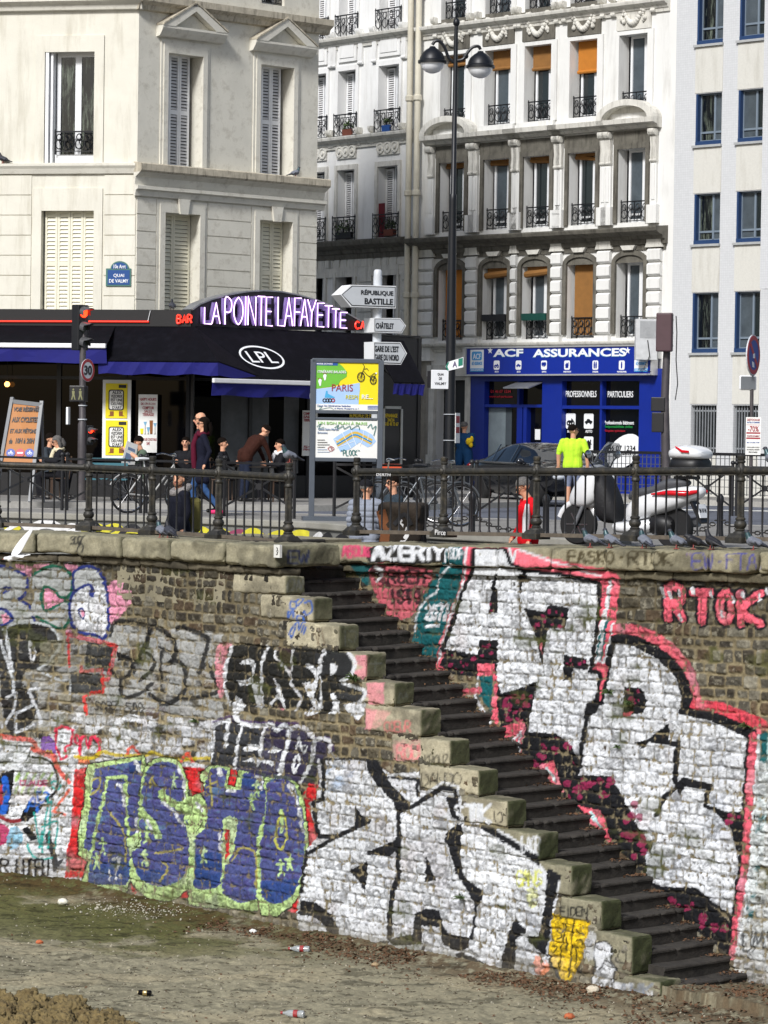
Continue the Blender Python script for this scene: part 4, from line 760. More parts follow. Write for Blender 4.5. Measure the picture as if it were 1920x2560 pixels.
def make_post_mesh():
 m=MB();m.box(-.13,.13,-.13,.13,0,.07);m.hexa([(-.12,-.12,.07),(.12,-.12,.07),(.12,.12,.07),(-.12,.12,.07),(-.085,-.085,.12),(.085,-.085,.12),(.085,.085,.12),(-.085,.085,.12)])
 seg=20;vs=[];n=len(POST)
 for i,(r,z)in enumerate(POST):
  fl=.006 if.3<z<.75 else 0
  for k in range(seg*2):
   g=math.pi*k/seg;q=r-(fl if k%2 else 0);vs.append((q*math.cos(g),q*math.sin(g),z))
 S2=seg*2;m.add(vs,[(i*S2+k,i*S2+(k+1)%S2,(i+1)*S2+(k+1)%S2,(i+1)*S2+k)for i in range(n-1)for k in range(S2)]+[tuple(range((n-1)*S2,n*S2))])
 for a in(0,1,2,3):
  d=Vector((math.cos(a*math.pi/2),math.sin(a*math.pi/2),0));m.lathe(Vector((0,0,.88))+d*.05,[(.045,0),(.045,.018),(.03,.026),(.02,.034)],10,d)
 o=m.build('post',IRON,None,40);return o
post0=make_post_mesh()
mb=MB();mb.lathe((0,0,0),[(.026,.06),(.026,.075),(.018,.09),(.0125,.11),(.0125,.80),(.02,.81),(.02,.825)],8);bal0=mb.build('baluster',IROND,None,40)
def railing(root,pts,nb,k=1.0):
 """pts: world post positions (x,y,z)"""
 used=[]
 for i,p in enumerate(pts):
  o=post0 .copy();COL.objects.link(o);d=Vector(pts[min(i+1,len(pts)-1)])-Vector(pts[max(i-1,0)])
  o.matrix_world=Matrix.Translation(p)@Matrix.Rotation(math.atan2(d.y,d.x),4,'Z')@Matrix.Scale(k,4);bpy.context.view_layer.update();o.matrix_basis=o.matrix_world.copy();setparent(o,root)
 top=MB();bot=MB()
 for i in range(len(pts)-1):
  a=Vector(pts[i]);b=Vector(pts[i+1]);t=(b-a).normalized();h=Vector((0,0,.875*k))
  top.tube([a+h+t*.05,a+h+t*.06,b+h-t*.06,b+h-t*.05],[.043,.043,.043,.043],12);top.bar(a+h-Vector((0,0,.052)),b+h-Vector((0,0,.052)),.05,.02)
  bot.bar(a+Vector((0,0,.055))+t*.13,b+Vector((0,0,.055))-t*.13,.11,.05)
  for j in range(nb[i]):
   q=a.lerp(b,(j+1)/(nb[i]+1));o=bal0 .copy();COL.objects.link(o);o.matrix_basis=Matrix.Translation(q)@Matrix.Scale(k,4);setparent(o,root)
 top.build('top_rail',IRON,root,40);bot.build('bottom_rail',IRONP,root)
OL=-.63
s720=FL.s(720,1360,OL);step=1.47
lp=[FLs.w(s720-step*k,0,OL)for k in range(4)]
t2=Vector((.96,-.28,0)).normalized()
lp=[lp[3]-t2*2.9,lp[3]-t2*1.45]+lp[::-1]
zs=[.06,.045,.027,.012,0,-.026]
lp=[Vector((p.x,p.y,z-.03))for p,z in zip(lp,zs)]
rl=thing('railing',lp[2],'cast iron quay railing left of the stairs, behind two pigeons standing on the coping','railing')
railing(rl,lp,[7,7,7,7,7],1.06)
OR=-.62;rp=[]
for x,y in((890,1337),(1112,1342),(1340,1349),(1590,1354),(1850,1357)):
 s=FR_.s(x,y,OR);rp.append(s)
s0=rp[0];stp=(rp[-1]-rp[0])/4
rp=[FR_.w(s0+stp*k,.075+.036*k-.02,OR)for k in range(6)]
rr=thing('railing',rp[2],'cast iron quay railing above the pink outlined graffiti, in front of the white scooter','railing')
railing(rr,rp,[9,9,9,9,9],1.02)
bpy.data.objects.remove(post0);bpy.data.objects.remove(bal0)
text('lettering','Pirce',FR_.mat(FR_.s(1100,1333,OR+.16),FR_.z(1100,1331,OR+.16),OR+.155),.2,.07,GW,rr)
text('lettering','DERTH',FR_.mat(FR_.s(960,1186,OR+.05),FR_.z(960,1187,OR+.05),OR+.06),.28,.035,GW,rr)
# ================================================================== BUILDINGS
STUC=mat('cream_stucco',c8(210,207,194),.9,var=.06,scale=1.5,bump=.15,bscale=30,dirt_refl=c8(150,142,120),dirt_refl_scale=1.0,dirt_refl_amt=.45,streak=True)
STUC2=mat('cream_stucco_band',c8(206,203,191),.9,var=.08,scale=2.5,bump=.15,bscale=30,dirt_refl=c8(128,120,104),dirt_refl_scale=5,dirt_refl_amt=.5)
LEDGE=mat('ledge_weathered',c8(176,168,150),.9,var=.2,scale=5,dirt_refl=c8(58,54,48),dirt_refl_scale=3.5,dirt_refl_amt=.8,streak=True)
WHITEW=mat('white_render',c8(215,215,212),.9,var=.04,scale=1.2,bump=.1,bscale=20,dirt_refl=c8(142,138,128),dirt_refl_scale=1.2,dirt_refl_amt=.36,streak=True)
MIDW=mat('offwhite_render',c8(220,220,218),.9,var=.05,scale=1.4,bump=.1,bscale=20,dirt_refl=c8(156,152,142),dirt_refl_scale=1.3,dirt_refl_amt=.35,streak=True)
TRIM=mat('stone_trim_grimy',c8(202,200,192),.9,var=.12,scale=4,bump=.2,dirt_refl=c8(96,90,78),dirt_refl_scale=2.2,dirt_refl_amt=.6,streak=True)
GRIME=mat('stone_trim_black',c8(96,93,85),.9,var=.3,scale=4,bump=.2,dirt_refl=c8(44,41,36),dirt_refl_scale=2,dirt_refl_amt=.85,streak=True)
SLAT_SHADE=mat('shutter_slat_shaded',c8(196,196,197),.6,var=.1);SHUT=mat('shutter_paint',c8(226,227,228),.6,var=.08,scale=6);SHUTC=mat('shutter_cream',c8(218,214,194),.6,var=.06,scale=5)  # slats toned below the frame to paint the shade between louvres
FRAME=mat('window_frame_white',c8(216,218,220),.45,var=.05);GLASS=mat('window_glass',(.012,.018,.02),.06,var=0,spec=.8)
GLASSC=mat('window_curtain_glass',c8(74,82,88),.25,var=.25,scale=2.5,spec=.6);GLASST=mat('window_glass_painted_reflection',c8(18,22,26),.12,var=.3,scale=6,spec=.7,dirt_refl=c8(120,130,116),dirt_refl_scale=3.2,dirt_refl_amt=.9,streak=True)  # last glass: pale streaks paint tree reflections into its colour
ORANGE=mat('orange_blind',c8(132,92,46),.8,var=.12,scale=5);ORANGE2=mat('orange_blind_bright',c8(176,110,36),.8,var=.08,scale=5)
WROUGHT=mat('wrought_iron',c8(34,35,38),.5,.4,var=.1)
DARKIN=mat('dark_interior',c8(22,22,24),.9,var=.1)
def wallface(name,F,s0,s1,z0,z1,holes,dep,m,parent,jm=None):
 """plane with rectangular openings and reveals"""
 b=MB();ss=sorted({s0,s1,*[max(s0,min(s1,h[k]))for h in holes for k in(0,1)]});zz=sorted({z0,z1,*[max(z0,min(z1,h[k]))for h in holes for k in(2,3)]})
 for i in range(len(ss)-1):
  for j in range(len(zz)-1):
   cs=(ss[i]+ss[i+1])/2;cz=(zz[j]+zz[j+1])/2
   if any(h[0]<cs<h[1]and h[2]<cz<h[3]for h in holes):continue
   b.quad(F.w(ss[i],zz[j]),F.w(ss[i+1],zz[j]),F.w(ss[i+1],zz[j+1]),F.w(ss[i],zz[j+1]))
 for a,c,p,q in holes:
  b.quad(F.w(a,p),F.w(a,q),F.w(a,q,-dep),F.w(a,p,-dep));b.quad(F.w(c,q),F.w(c,p),F.w(c,p,-dep),F.w(c,q,-dep))
  b.quad(F.w(a,q),F.w(c,q),F.w(c,q,-dep),F.w(a,q,-dep));b.quad(F.w(c,p),F.w(a,p),F.w(a,p,-dep),F.w(c,p,-dep))
 return b.build(name,m,parent)
def shell(F,s0,s1,z0,z1,deep,m,parent):
 """back, sides and roof of a building so it is solid"""
 b=MB();w=F.w
 b.quad(w(s0,z0,-deep),w(s1,z0,-deep),w(s1,z1,-deep),w(s0,z1,-deep));b.quad(w(s0,z0),w(s0,z0,-deep),w(s0,z1,-deep),w(s0,z1))
 b.quad(w(s1,z0,-deep),w(s1,z0),w(s1,z1),w(s1,z1,-deep));b.quad(w(s0,z1),w(s0,z1,-deep),w(s1,z1,-deep),w(s1,z1))
 return b.build('side_wall',m,parent)
def casement(F,h,dep,parent,glass=GLASS,split=.55,fw=.055,transom=None,two=None,fm=FRAME):
 """two-leaf window set in opening h"""
 a,c,p,q=h;o=-dep+.02;m=MB();mid=a+(c-a)*split
 for s0,s1,z0,z1 in((a,a+fw,p,q),(c-fw,c,p,q),(mid-fw*.8,mid+fw*.8,p+fw,q-fw),(a+fw,c-fw,q-fw,q),(a+fw,c-fw,p,p+fw*1.5)):m.fbox(F,s0,s1,z0,z1,o-.03,o+.03)
 if transom:m.fbox(F,a+fw,c-fw,p+(q-p)*transom-.025,p+(q-p)*transom+.025,o-.028,o+.028)
 w=m.build('window',fm,parent)
 for k,(x0,x1)in enumerate(((a+fw,mid-fw*.8),(mid+fw*.8,c-fw))):
  b=MB();b.fbox(F,x0,x1,p+fw,q-fw,o-.012,o-.004);b.build('pane',(two[k]if two else glass),w)
 b=MB();b.quad(F.w(a,p,o-.04),F.w(c,p,o-.04),F.w(c,q,o-.04),F.w(a,q,o-.04))
 b.build('back',DARKIN,w)
 return w
def louvres(F,a,c,p,q,o,parent,m,leaves=3,panels=2,sl=.05):
 lk=.40 if m is SHUT else.49
 """closed louvred shutter"""
 wl=(c-a)/leaves
 for k in range(leaves):
  b=MB();x0=a+k*wl+.004;x1=a+(k+1)*wl-.004;st=min(.05,wl*.2)
  b.fbox(F,x0,x0+st,p,q,o-.02,o+.02);b.fbox(F,x1-st,x1,p,q,o-.02,o+.02)
  hp=(q-p)/panels
  for j in range(panels):
   z0=p+j*hp;z1=z0+hp;b.fbox(F,x0+st,x1-st,z0,z0+.05,o-.019,o+.019);b.fbox(F,x0+st,x1-st,z1-.05,z1,o-.019,o+.019)
   n=int((hp-.1)/sl);b.mi=int(m is SHUT)
   for i in range(n):
    z=z0+.05+(i+.5)*(hp-.1)/n;b.prof(F,x0+st,x1-st,[(o+.014,z-sl*lk),(o+.018,z-sl*(lk-.06)),(o-.012,z+sl*lk),(o-.016,z+sl*(lk-.06))])
   b.mi=0
  b.build('shutter',[m,SLAT_SHADE],parent)
 b=MB();b.quad(F.w(a,p,o-.03),F.w(c,p,o-.03),F.w(c,q,o-.03),F.w(a,q,o-.03));b.build('shutter_back',DARKIN,parent)
RAILS={}
def balcony(F,a,c,z,h,o,parent,style=0,m=WROUGHT):
 w=c-a;key=(round(w,2),round(h,2),style)
 if key not in RAILS:
  b=MB();v=lambda x,y:Vector((x,y,0))
  b.box(0,w,h-.03,h,-.02,.02);b.box(0,w,0,.02,-.01,.01);b.box(0,.02,-.05,h+.04,-.01,.01);b.box(w-.02,w,-.05,h+.04,-.01,.01)
  if style==1:b.box(0,w,h*.82,h*.82+.015,-.008,.008)
  n=4
  for i in range(n):
   cx=w*(i+.5)/n;r=w/n*.42
   for cy,rr in((h*.36,r),(h*.7,r*.7)):b.tube([v(cx+rr*math.cos(t),cy+rr*1.1*math.sin(t))for t in np.linspace(0,6.28,11)[:-1]],.013,4,closed=True)
   b.tube([v(cx+r*.5*math.sin(t*2)*math.cos(t),cy*0+h*(.1+.75*t/3.1))for t in np.linspace(0,3.1,9)],.011,4)
  for i in range(1,n):b.box(w*i/n-.009,w*i/n+.009,.02,h-.03,-.008,.008)
  k=b.build('balcony_rail',m);RAILS[key]=k.data;bpy.data.objects.remove(k)
 q=bpy.data.objects.new('balcony_rail',RAILS[key]);COL.objects.link(q);q.matrix_basis=F.mat(a,z,o);setparent(q,parent);return q
def hole(F,x0,x1,y0,y1,o=0):
 xm=(x0+x1)/2;ym=(y0+y1)/2;return[F.s(x0,ym,o),F.s(x1,ym,o),F.z(xm,y1,o),F.z(xm,y0,o)]
def ornament(F,a,c,p,q,o,parent,m,kind,seed=0):
 """carved panel: garland or rosettes"""
 b=MB();w=c-a;h=q-p;r=random.Random(seed)
 if kind=='rosettes':
  b.fbox(F,a,c,p,q,o,o+.03)
  for i in range(3):
   x=a+w*(i+.5)/3;b.lathe(F.w(x,(p+q)/2,o+.03),[(h*.42,0),(h*.42,.03),(h*.3,.035),(h*.26,.01),(h*.16,.012),(h*.14,.05),(.01,.06)],12,F.n)
 else:
  for i in range(15):
   t=i/14;x=a+w*(.14+.72*t);z=q-h*.25-h*.6*math.sin(math.pi*t)**.8;b.ball(F.w(x,z,o+.03),(.05+.035*math.sin(math.pi*t),)*3,8,5)
  for x in(a+w*.14,c-w*.14):
   for i in range(9):b.ball(F.w(x+r.uniform(-.06,.06),q-h*.15-i*h*.08,o+.03),r.uniform(.035,.07),7,5)
   b.lathe(F.w(x,q-h*.22,o+.02),[(h*.14,0),(h*.14,.05),(h*.05,.05),(h*.04,.02)],10,F.n)
 return b.build('carved_panel',m,parent,40)
def console(F,s,zt,h,w,o,parent,m):
 b=MB();b.prof(F,s-w/2,s+w/2,[(o,zt),(o+.2,zt),(o+.21,zt-.06),(o+.17,zt-.13),(o+.1,zt-.17),(o+.07,zt-h*.55),(o+.09,zt-h*.8),(o+.07,zt-h),(o,zt-h)])
 b.lathe(F.w(s-w/2-.015,zt-.09,o+.1),[(.085,0),(.085,w+.03),(.03,w+.035)],10,F.d);b.lathe(F.w(s-w/2-.012,zt-h+.05,o+.05),[(.05,0),(.05,w+.024)],8,F.d)
 return b.build('console',m,parent,40)
CORN=[(0,-.42),(.06,-.42),(.08,-.30),(.12,-.28),(.14,-.2),(.22,-.16),(.3,-.1),(.32,-.02),(.32,.02),(0,.06)]
def cornice(F,s0,s1,z,parent,m,k=1.0,kz=1.0,name='cornice'):
 b=MB();b.prof(F,s0,s1,[(o*k,z+h*kz)for o,h in CORN]);return b.build(name,m,parent)
PA=thing('corner_building',FA.w(0,0),'cream stuccoed corner building with louvred shutters and small triangular pediments above the cafe','building')
ZT=18.0
g=lambda x,y:FA.px(x,y)
SA0=-11.0
hU=hole(FA,112,236,130,410);hL=hole(FA,103,234,527,790)
wallface('wall',FA,SA0,0,0,ZT,[hU,hL,[-9.6,-8.4,hU[2],hU[3]],[-9.6,-8.4,hL[2],hL[3]]],.32,STUC,PA)
hB=[hole(FB,417,504,137,415),hole(FB,648,731,168,437),hole(FB,409,496,534,800),hole(FB,645,727,554,810)]
LB=FB.s(793,400)
sillB=FB.z(460,415);
for h in hB[:2]:h[2]=sillB-.05;h[3]=FB.z(460,137)
for h in hB[2:]:h[3]=FB.z(450,534)
zupB=FB.z(560,28)
hTop=hole(FB,655,712,-120,12)
wallface('wall',FB,0,LB,0,ZT,hB+[hTop],.42,STUC2,PA)
shell(FA,SA0,0,0,ZT,9,STUC,PA)
b=MB();b.quad(FB.w(LB,0),FB.w(LB,0,-8),FB.w(LB,ZT,-8),FB.w(LB,ZT));b.build('side_wall',STUC2,PA)
zc=FA.z(200,420)
b=MB();b.prof(FA,SA0,.0,[(0,zc-.13),(.06,zc-.13),(.10,zc-.02),(.14,zc+.04),(.14,zc+.09),(0,zc+.12)]);b.build('string_course',STUC2,PA)
b=MB();b.prof(FB,-.1,LB+.2,[(0,zc-.62),(.06,zc-.62),(.08,zc-.5),(.15,zc-.47),(.15,zc-.4),(.05,zc-.38),(.07,zc-.2),(.2,zc-.12),(.22,zc-.1),(0,zc-.1)]);b.build('cornice',STUC2,PA);b=MB();b.prof(FB,-.1,LB+.2,[(0,zc-.099),(.24,zc-.099),(.27,zc-.06),(.27,zc+.08),(.24,zc+.1),(0,zc+.13)]);b.build('ledge',LEDGE,PA)
zu=FB.z(560,30);b=MB();b.prof(FB,-.1,LB+.25,[(0,zu-.22),(.1,zu-.2),(.13,zu-.1),(.25,zu-.02),(.25,zu+.12),(0,zu+.16)]);b.build('cornice',LEDGE,PA)
b=MB();b.prof(FA,SA0,.1,[(0,zu-.22),(.1,zu-.2),(.13,zu-.1),(.25,zu-.02),(.25,zu+.12),(0,zu+.16)]);b.build('cornice',STUC2,PA)
def surround(F,h,w,o,m,parent,sill=False,key=False,top=None):
 a,c,p,q=h;t=top or w;b=MB();b.fbox(F,a-w,a,p,q+t,0,o);b.fbox(F,c,c+w,p,q+t,0,o);b.fbox(F,a,c,q,q+t,0,o)
 if sill:b.fbox(F,a-w-.04,c+w+.04,p-.14,p,0,o+.1)
 if key:
  mm=(a+c)/2;b.plate(F,[(mm-.11,q-.02),(mm+.11,q-.02),(mm+.17,q+t+.12),(mm-.17,q+t+.12)],o,o+.05)
 return b.build('window_surround',m,parent)
surround(FA,hU,.22,.035,STUC,PA,top=.36);surround(FA,hL,.2,.03,STUC,PA,top=.5)
for h in hB[:2]:surround(FB,h,.13,.05,STUC2,PA,top=.22);surround(FB,[h[0]-.13,h[1]+.13,h[2],h[3]+.22],.07,.025,STUC2,PA)
for h in hB[2:]:surround(FB,h,.15,.05,STUC2,PA,key=True,top=.2);surround(FB,[h[0]-.15,h[1]+.15,h[2],h[3]+.2],.08,.025,STUC2,PA)
for(x0,x1,ya,yb)in((391,553,12,72),(624,777,50,108)):
 s0,s1=FB.s(x0,yb),FB.s(x1,yb);z0=FB.z((x0+x1)/2,yb+14);zt=FB.z((x0+x1)/2,ya);mid=(s0+s1)/2
 b=MB();b.prof(FB,s0,s1,[(0,z0-.14),(.12,z0-.12),(.2,z0-.02),(.24,z0+.05),(.24,z0+.1),(0,z0+.1)])
 for sg in(-1,1):
  e=s0 if sg<0 else s1;b.plate(FB,[(e,z0+.1),(mid,zt),(mid,zt-.17),(e-sg*.35,z0+.1)],0,.25)
 b.plate(FB,[(s0+.35,z0+.1),(s1-.35,z0+.1),(mid,zt-.2)],0,.08);b.build('pediment',STUC2,PA);b=MB()
 for sg in(-1,1):
  e=s0 if sg<0 else s1;b.plate(FB,[(e,z0+.11),(mid,zt+.01),(mid,zt+.05),(e,z0+.15)],0,.27)
 b.build('pediment_cap',LEDGE,PA)
zr0,zr1=FA.z(200,790),FA.z(200,437);n=7;hh=(zr1-zr0)/n
for a,c in((SA0+.3,hL[0]-.24),(hL[1]+.24,-.02)):
 for k in range(n):b=MB();b.fbox(FA,a,c,zr0+k*hh+.012,zr0+(k+1)*hh-.012,0,.022);b.build('stone_course',STUC,PA)
zr1=zc-.64
for k in range(n):
 for a,c in((.0,hB[2][0]-.25),(hB[2][1]+.25,hB[3][0]-.25),(hB[3][1]+.25,LB)):b=MB();b.fbox(FB,a,c,zr0+k*(zr1-zr0)/n+.012,zr0+(k+1)*(zr1-zr0)/n-.012,0,.022);b.build('stone_course',STUC2,PA)
casement(FA,[hU[0]+.2,hU[1],hU[2],hU[3]],.30,PA,GLASS,.52,.09,two=(GLASST,GLASST))
b=MB();x=hU[0];b.fbox(FA,x+.02,x+.09,hU[2],hU[3],-.3,.02);b.fbox(FA,x+.12,x+.17,hU[2],hU[3],-.3,-.05);b.build('shutter',SHUT,PA)
balcony(FA,hU[0]+.22,hU[1]-.01,hU[2]+.28,.46,-.06,PA,0);b=MB();b.fbox(FA,hU[0]+.2,hU[1],hU[2],hU[2]+.22,-.25,-.15);b.build('window_sill',FRAME,PA)
louvres(FA,hL[0]+.03,hL[1],hL[2],hL[3],-.16,PA,SHUTC,4,2,.085)
wB=FB.s(476,280)-hB[0][0]
for h in hB[:2]:louvres(FB,h[0],h[1]-.0-(h[1]-h[0])*.12,h[2],h[3],-.30,PA,SHUT,3,2,.07)
for h in hB[2:]:louvres(FB,h[0],h[1]-.02,h[2],h[3],-.30,PA,SHUTC,2 if h is hB[2]else 3,2,.085)
casement(FB,hTop,.4,PA,GLASS)
balcony(FB,hTop[0],hTop[1],hTop[2]+.05,.5,-.1,PA,0)
FM=Fr((.94,85.4),(.63,-.777));PM=thing('apartment_building',FM.w(-3,0),'narrow off-white apartment building seen between the cafe building and the drainpipes','building')
cols=[(798,826),(846,890),(948,1000)]
rows=[(-200,-70,79),(163,172,331),(415,424,592),(674,680,880)]
sC=[(FM.s(804,400),FM.s(827,400)),(FM.s(846,400),FM.s(890,400)),(FM.s(947,400),FM.s(998,400))]
sC[0]=(sC[1][0]-(sC[1][1]-sC[1][0])-.55,sC[1][0]-.55)
zR=[(FM.z(975,b_),FM.z(975,a_))for a_,b_ in((-180,79),(163,331),(415,592),(674,860))]
holes=[[a,c,p,q]for a,c in sC for p,q in zR]
SM0,SM1=-7.0,FM.s(1040,400)
wallface('wall',FM,SM0,SM1,0,22,holes,.35,MIDW,PM);shell(FM,SM0,SM1,0,22,8,MIDW,PM)
for ys,k,mt in(((76,96),.8,TRIM),((330,350),.85,TRIM),((598,632),1.3,GRIME)):
 z=FM.z(1000,ys[0])+.0;cornice(FM,SM0,SM1-.15,z,PM,mt,k,k*.9)
b=MB();z=FM.z(1000,655);b.fbox(FM,SM0,SM1-.1,z-.35,z+.12,0,.05);b.build('frieze',TRIM,PM)
for ci,(a,c)in enumerate(sC):
 for ri,(p,q)in enumerate(zR):
  h=[a,c,p,q];surround(FM,h,.11,.06,TRIM if ri>1 else MIDW,PM,top=.14)
  w=a+(c-a)*.42
  casement(FM,[w,c,p,q],.33,PM,GLASS,.62,.06,two=(GLASS,GLASSC if(ci+ri)%2 else GLASS))
  if ri<3:
   louvres(FM,a+.01,w-.01,p+.05,q-.05,-.27,PM,SHUT,1,1,.06)
   balcony(FM,a-.12,c+.12,p+.02,.62,.1,PM,1)
  if ri in(1,):
   for x in(a-.2,c+.2):console(FM,x,q+1.12,1.0,.18,.0,PM,MIDW)
   b=MB();b.fbox(FM,a-.02,c+.02,q+.25,q+1.0,0,.06);b.fbox(FM,a+.08,c-.08,q+.36,q+.9,.06,.08);b.build('panel',MIDW,PM)
  if ri==2:
   ornament(FM,a-.03,c+.03,q+.32,q+.72,.02,PM,TRIM,'rosettes')
   for x in(a-.22,c+.22):console(FM,x,q+1.15,.5,.12,.0,PM,TRIM)
   b=MB();b.fbox(FM,a-.12,c+.12,q+.8,q+1.15,0,.05);b.build('panel',MIDW,PM)
  if ri==3:
   b=MB()
   for k in range(5):
    x=a-.25+(c-a+.5)*k/4;b.plate(FM,[(x-.12-.04*(k-2),q+.12),(x+.12-.04*(k-2)*0,q+.12),(x+.13,q+.62),(x-.13,q+.62)],0,.07)
   b.build('voussoirs',TRIM,PM)
for k in range(8):
 for a,c in((sC[2][1]+.2,SM1-.15),(sC[1][1]+.2,sC[2][0]-.2)):b=MB();b.fbox(FM,a,c,3.2+k*.42,3.58+k*.42,0,.06);b.build('stone_course',TRIM,PM)
POTR=mat('terracotta',c8(104,58,44),.8);POTB=mat('blue_pot',c8(30,70,130),.6);LEAF=mat('leaf_green',c8(66,84,44),.7,var=.4,scale=20)
def foliage(m,c,r,n,size,seed,flat=1.0):
 rr=random.Random(seed);c=Vector(c)
 for _ in range(n):
  d=Vector((rr.gauss(0,1),rr.gauss(0,1),rr.gauss(0,1)*flat)).normalized()*r*rr.random()**.5;p=c+d
  u=Vector((rr.gauss(0,1),rr.gauss(0,1),rr.gauss(0,1))).normalized();v=u.orthogonal().normalized();L=size*rr.uniform(.6,1.4)
  m.add([p-u*L,p+v*L*.4,p+u*L,p-v*L*.4],[(0,1,2,3)])
def windowbox(F,s,z,o,w,potm,seed,label,green=True):
 t=thing('planter',F.w(s,z,o),label,'planter',)
 m=MB();m.prof(F,s-w/2,s+w/2,[(o-.08,z),(o+.08,z),(o+.1,z+.18),(o-.1,z+.18)]);m.build('trough',potm,t)
 if green:
  m=MB();foliage(m,F.w(s,z+.3,o),w*.45,90,.05,seed,.6);m.build('foliage',LEAF,t)
windowbox(FM,sum(sC[1])/2,zR[2][0]+.02,.03,.7,mat('black_plastic',c8(30,30,32),.5),3,'dark trough of green plants on the balcony left of the red door balcony')
windowbox(FM,sC[2][1]-.3,zR[2][0]+.02,.03,.4,POTR,4,'terracotta planter beside the red panel on a balcony of the narrow building')
windowbox(FM,sC[2][0]+.42,zR[1][0]+.02,.03,.34,POTB,5,'blue pot with plants on the upper balcony beside the drainpipe')
windowbox(FM,sC[1][1]-.3,zR[1][0]+.02,.03,.4,POTR,8,'terracotta planter on the upper balcony left of the blue pot')
b=MB();b.fbox(FM,sC[2][0]+.02,sC[2][0]+.28,zR[2][0],zR[2][0]+.95,-.02,0);tag(b.build('folded_screen',mat('red_fabric',c8(104,26,36),.8)),'red fabric screen on the left of the balcony above the frieze','screen')
PIPE=mat('pipe_cream',c8(206,200,182),.6,var=.1,scale=3,dirt_refl=c8(120,112,92),dirt_refl_amt=.5,streak=True)
def pipe(F,x,label,o,ztop=22,y=400):
 s=F.s(x,y);t=thing('drainpipe',F.w(s,0,o),label,'drainpipe');m=MB();m.tube([F.w(s,0,o),F.w(s,ztop,o)],.085,12);m.build('pipe',PIPE,t,40)
 for z in(2.4,5.2,8,10.6,13.5,16):c=MB();c.lathe(F.w(s,z,o),[(.1,0),(.12,.02),(.12,.14),(.1,.16)],12);c.build('collar',PIPE,t,40)
pipe(FM,1036,'cream drainpipe left of the pair between the two pale buildings',.2);pipe(FACF,1055,'cream drainpipe right of the pair, nearer the street lamp',.2)
PF=thing('apartment_building',FACF.w(0,0),'white ornate apartment building with orange blinds above the blue insurance office','building')
def colS(c,y):return FACF.s(1020+c/2.44,y)
ctr=[colS(280,250),colS(552,230),colS(797,210),colS(1075,200),colS(1378,190)]
CWD=.98;SF0,SF1=FACF.s(1046,400),FACF.s(1688,400)
def zF(x,y):return FACF.z(x,y)
Bt,Bb=zF(1585,86),zF(1585,283);Ct,Cb=zF(1580,372),zF(1580,556);At,Ab=zF(1347,-150),zF(1347,28);Dt,Db=zF(1455,660),zF(1455,846)
rowsF=[(Ab,At),(Bb,Bt),(Cb,Ct),(Db,Dt)]
holes=[[c-CWD/2,c+CWD/2,p,q]for c in ctr for p,q in rowsF]
doorh=[FACF.s(1098,1000)-.1,FACF.s(1160,1000)+.1,0,FACF.z(1120,950)]
shopz=FACF.z(1350,935)
shoph=[FACF.s(1186,1000),FACF.s(1655,1000),0,shopz]
wallface('wall',FACF,SF0,SF1,0,22,holes+[doorh,shoph],.34,WHITEW,PF);shell(FACF,SF0,SF1,0,22,8,WHITEW,PF)
c1=zF(1350,36);c2=zF(1350,585);c3=zF(1300,858)
cornice(FACF,SF0,SF1-.25,c1,PF,TRIM,.8,.75);cornice(FACF,SF0-.05,SF1-.2,c2,PF,GRIME,1.5,.95);cornice(FACF,SF0-.02,SF1-.5,c3,PF,TRIM,.9,.5)
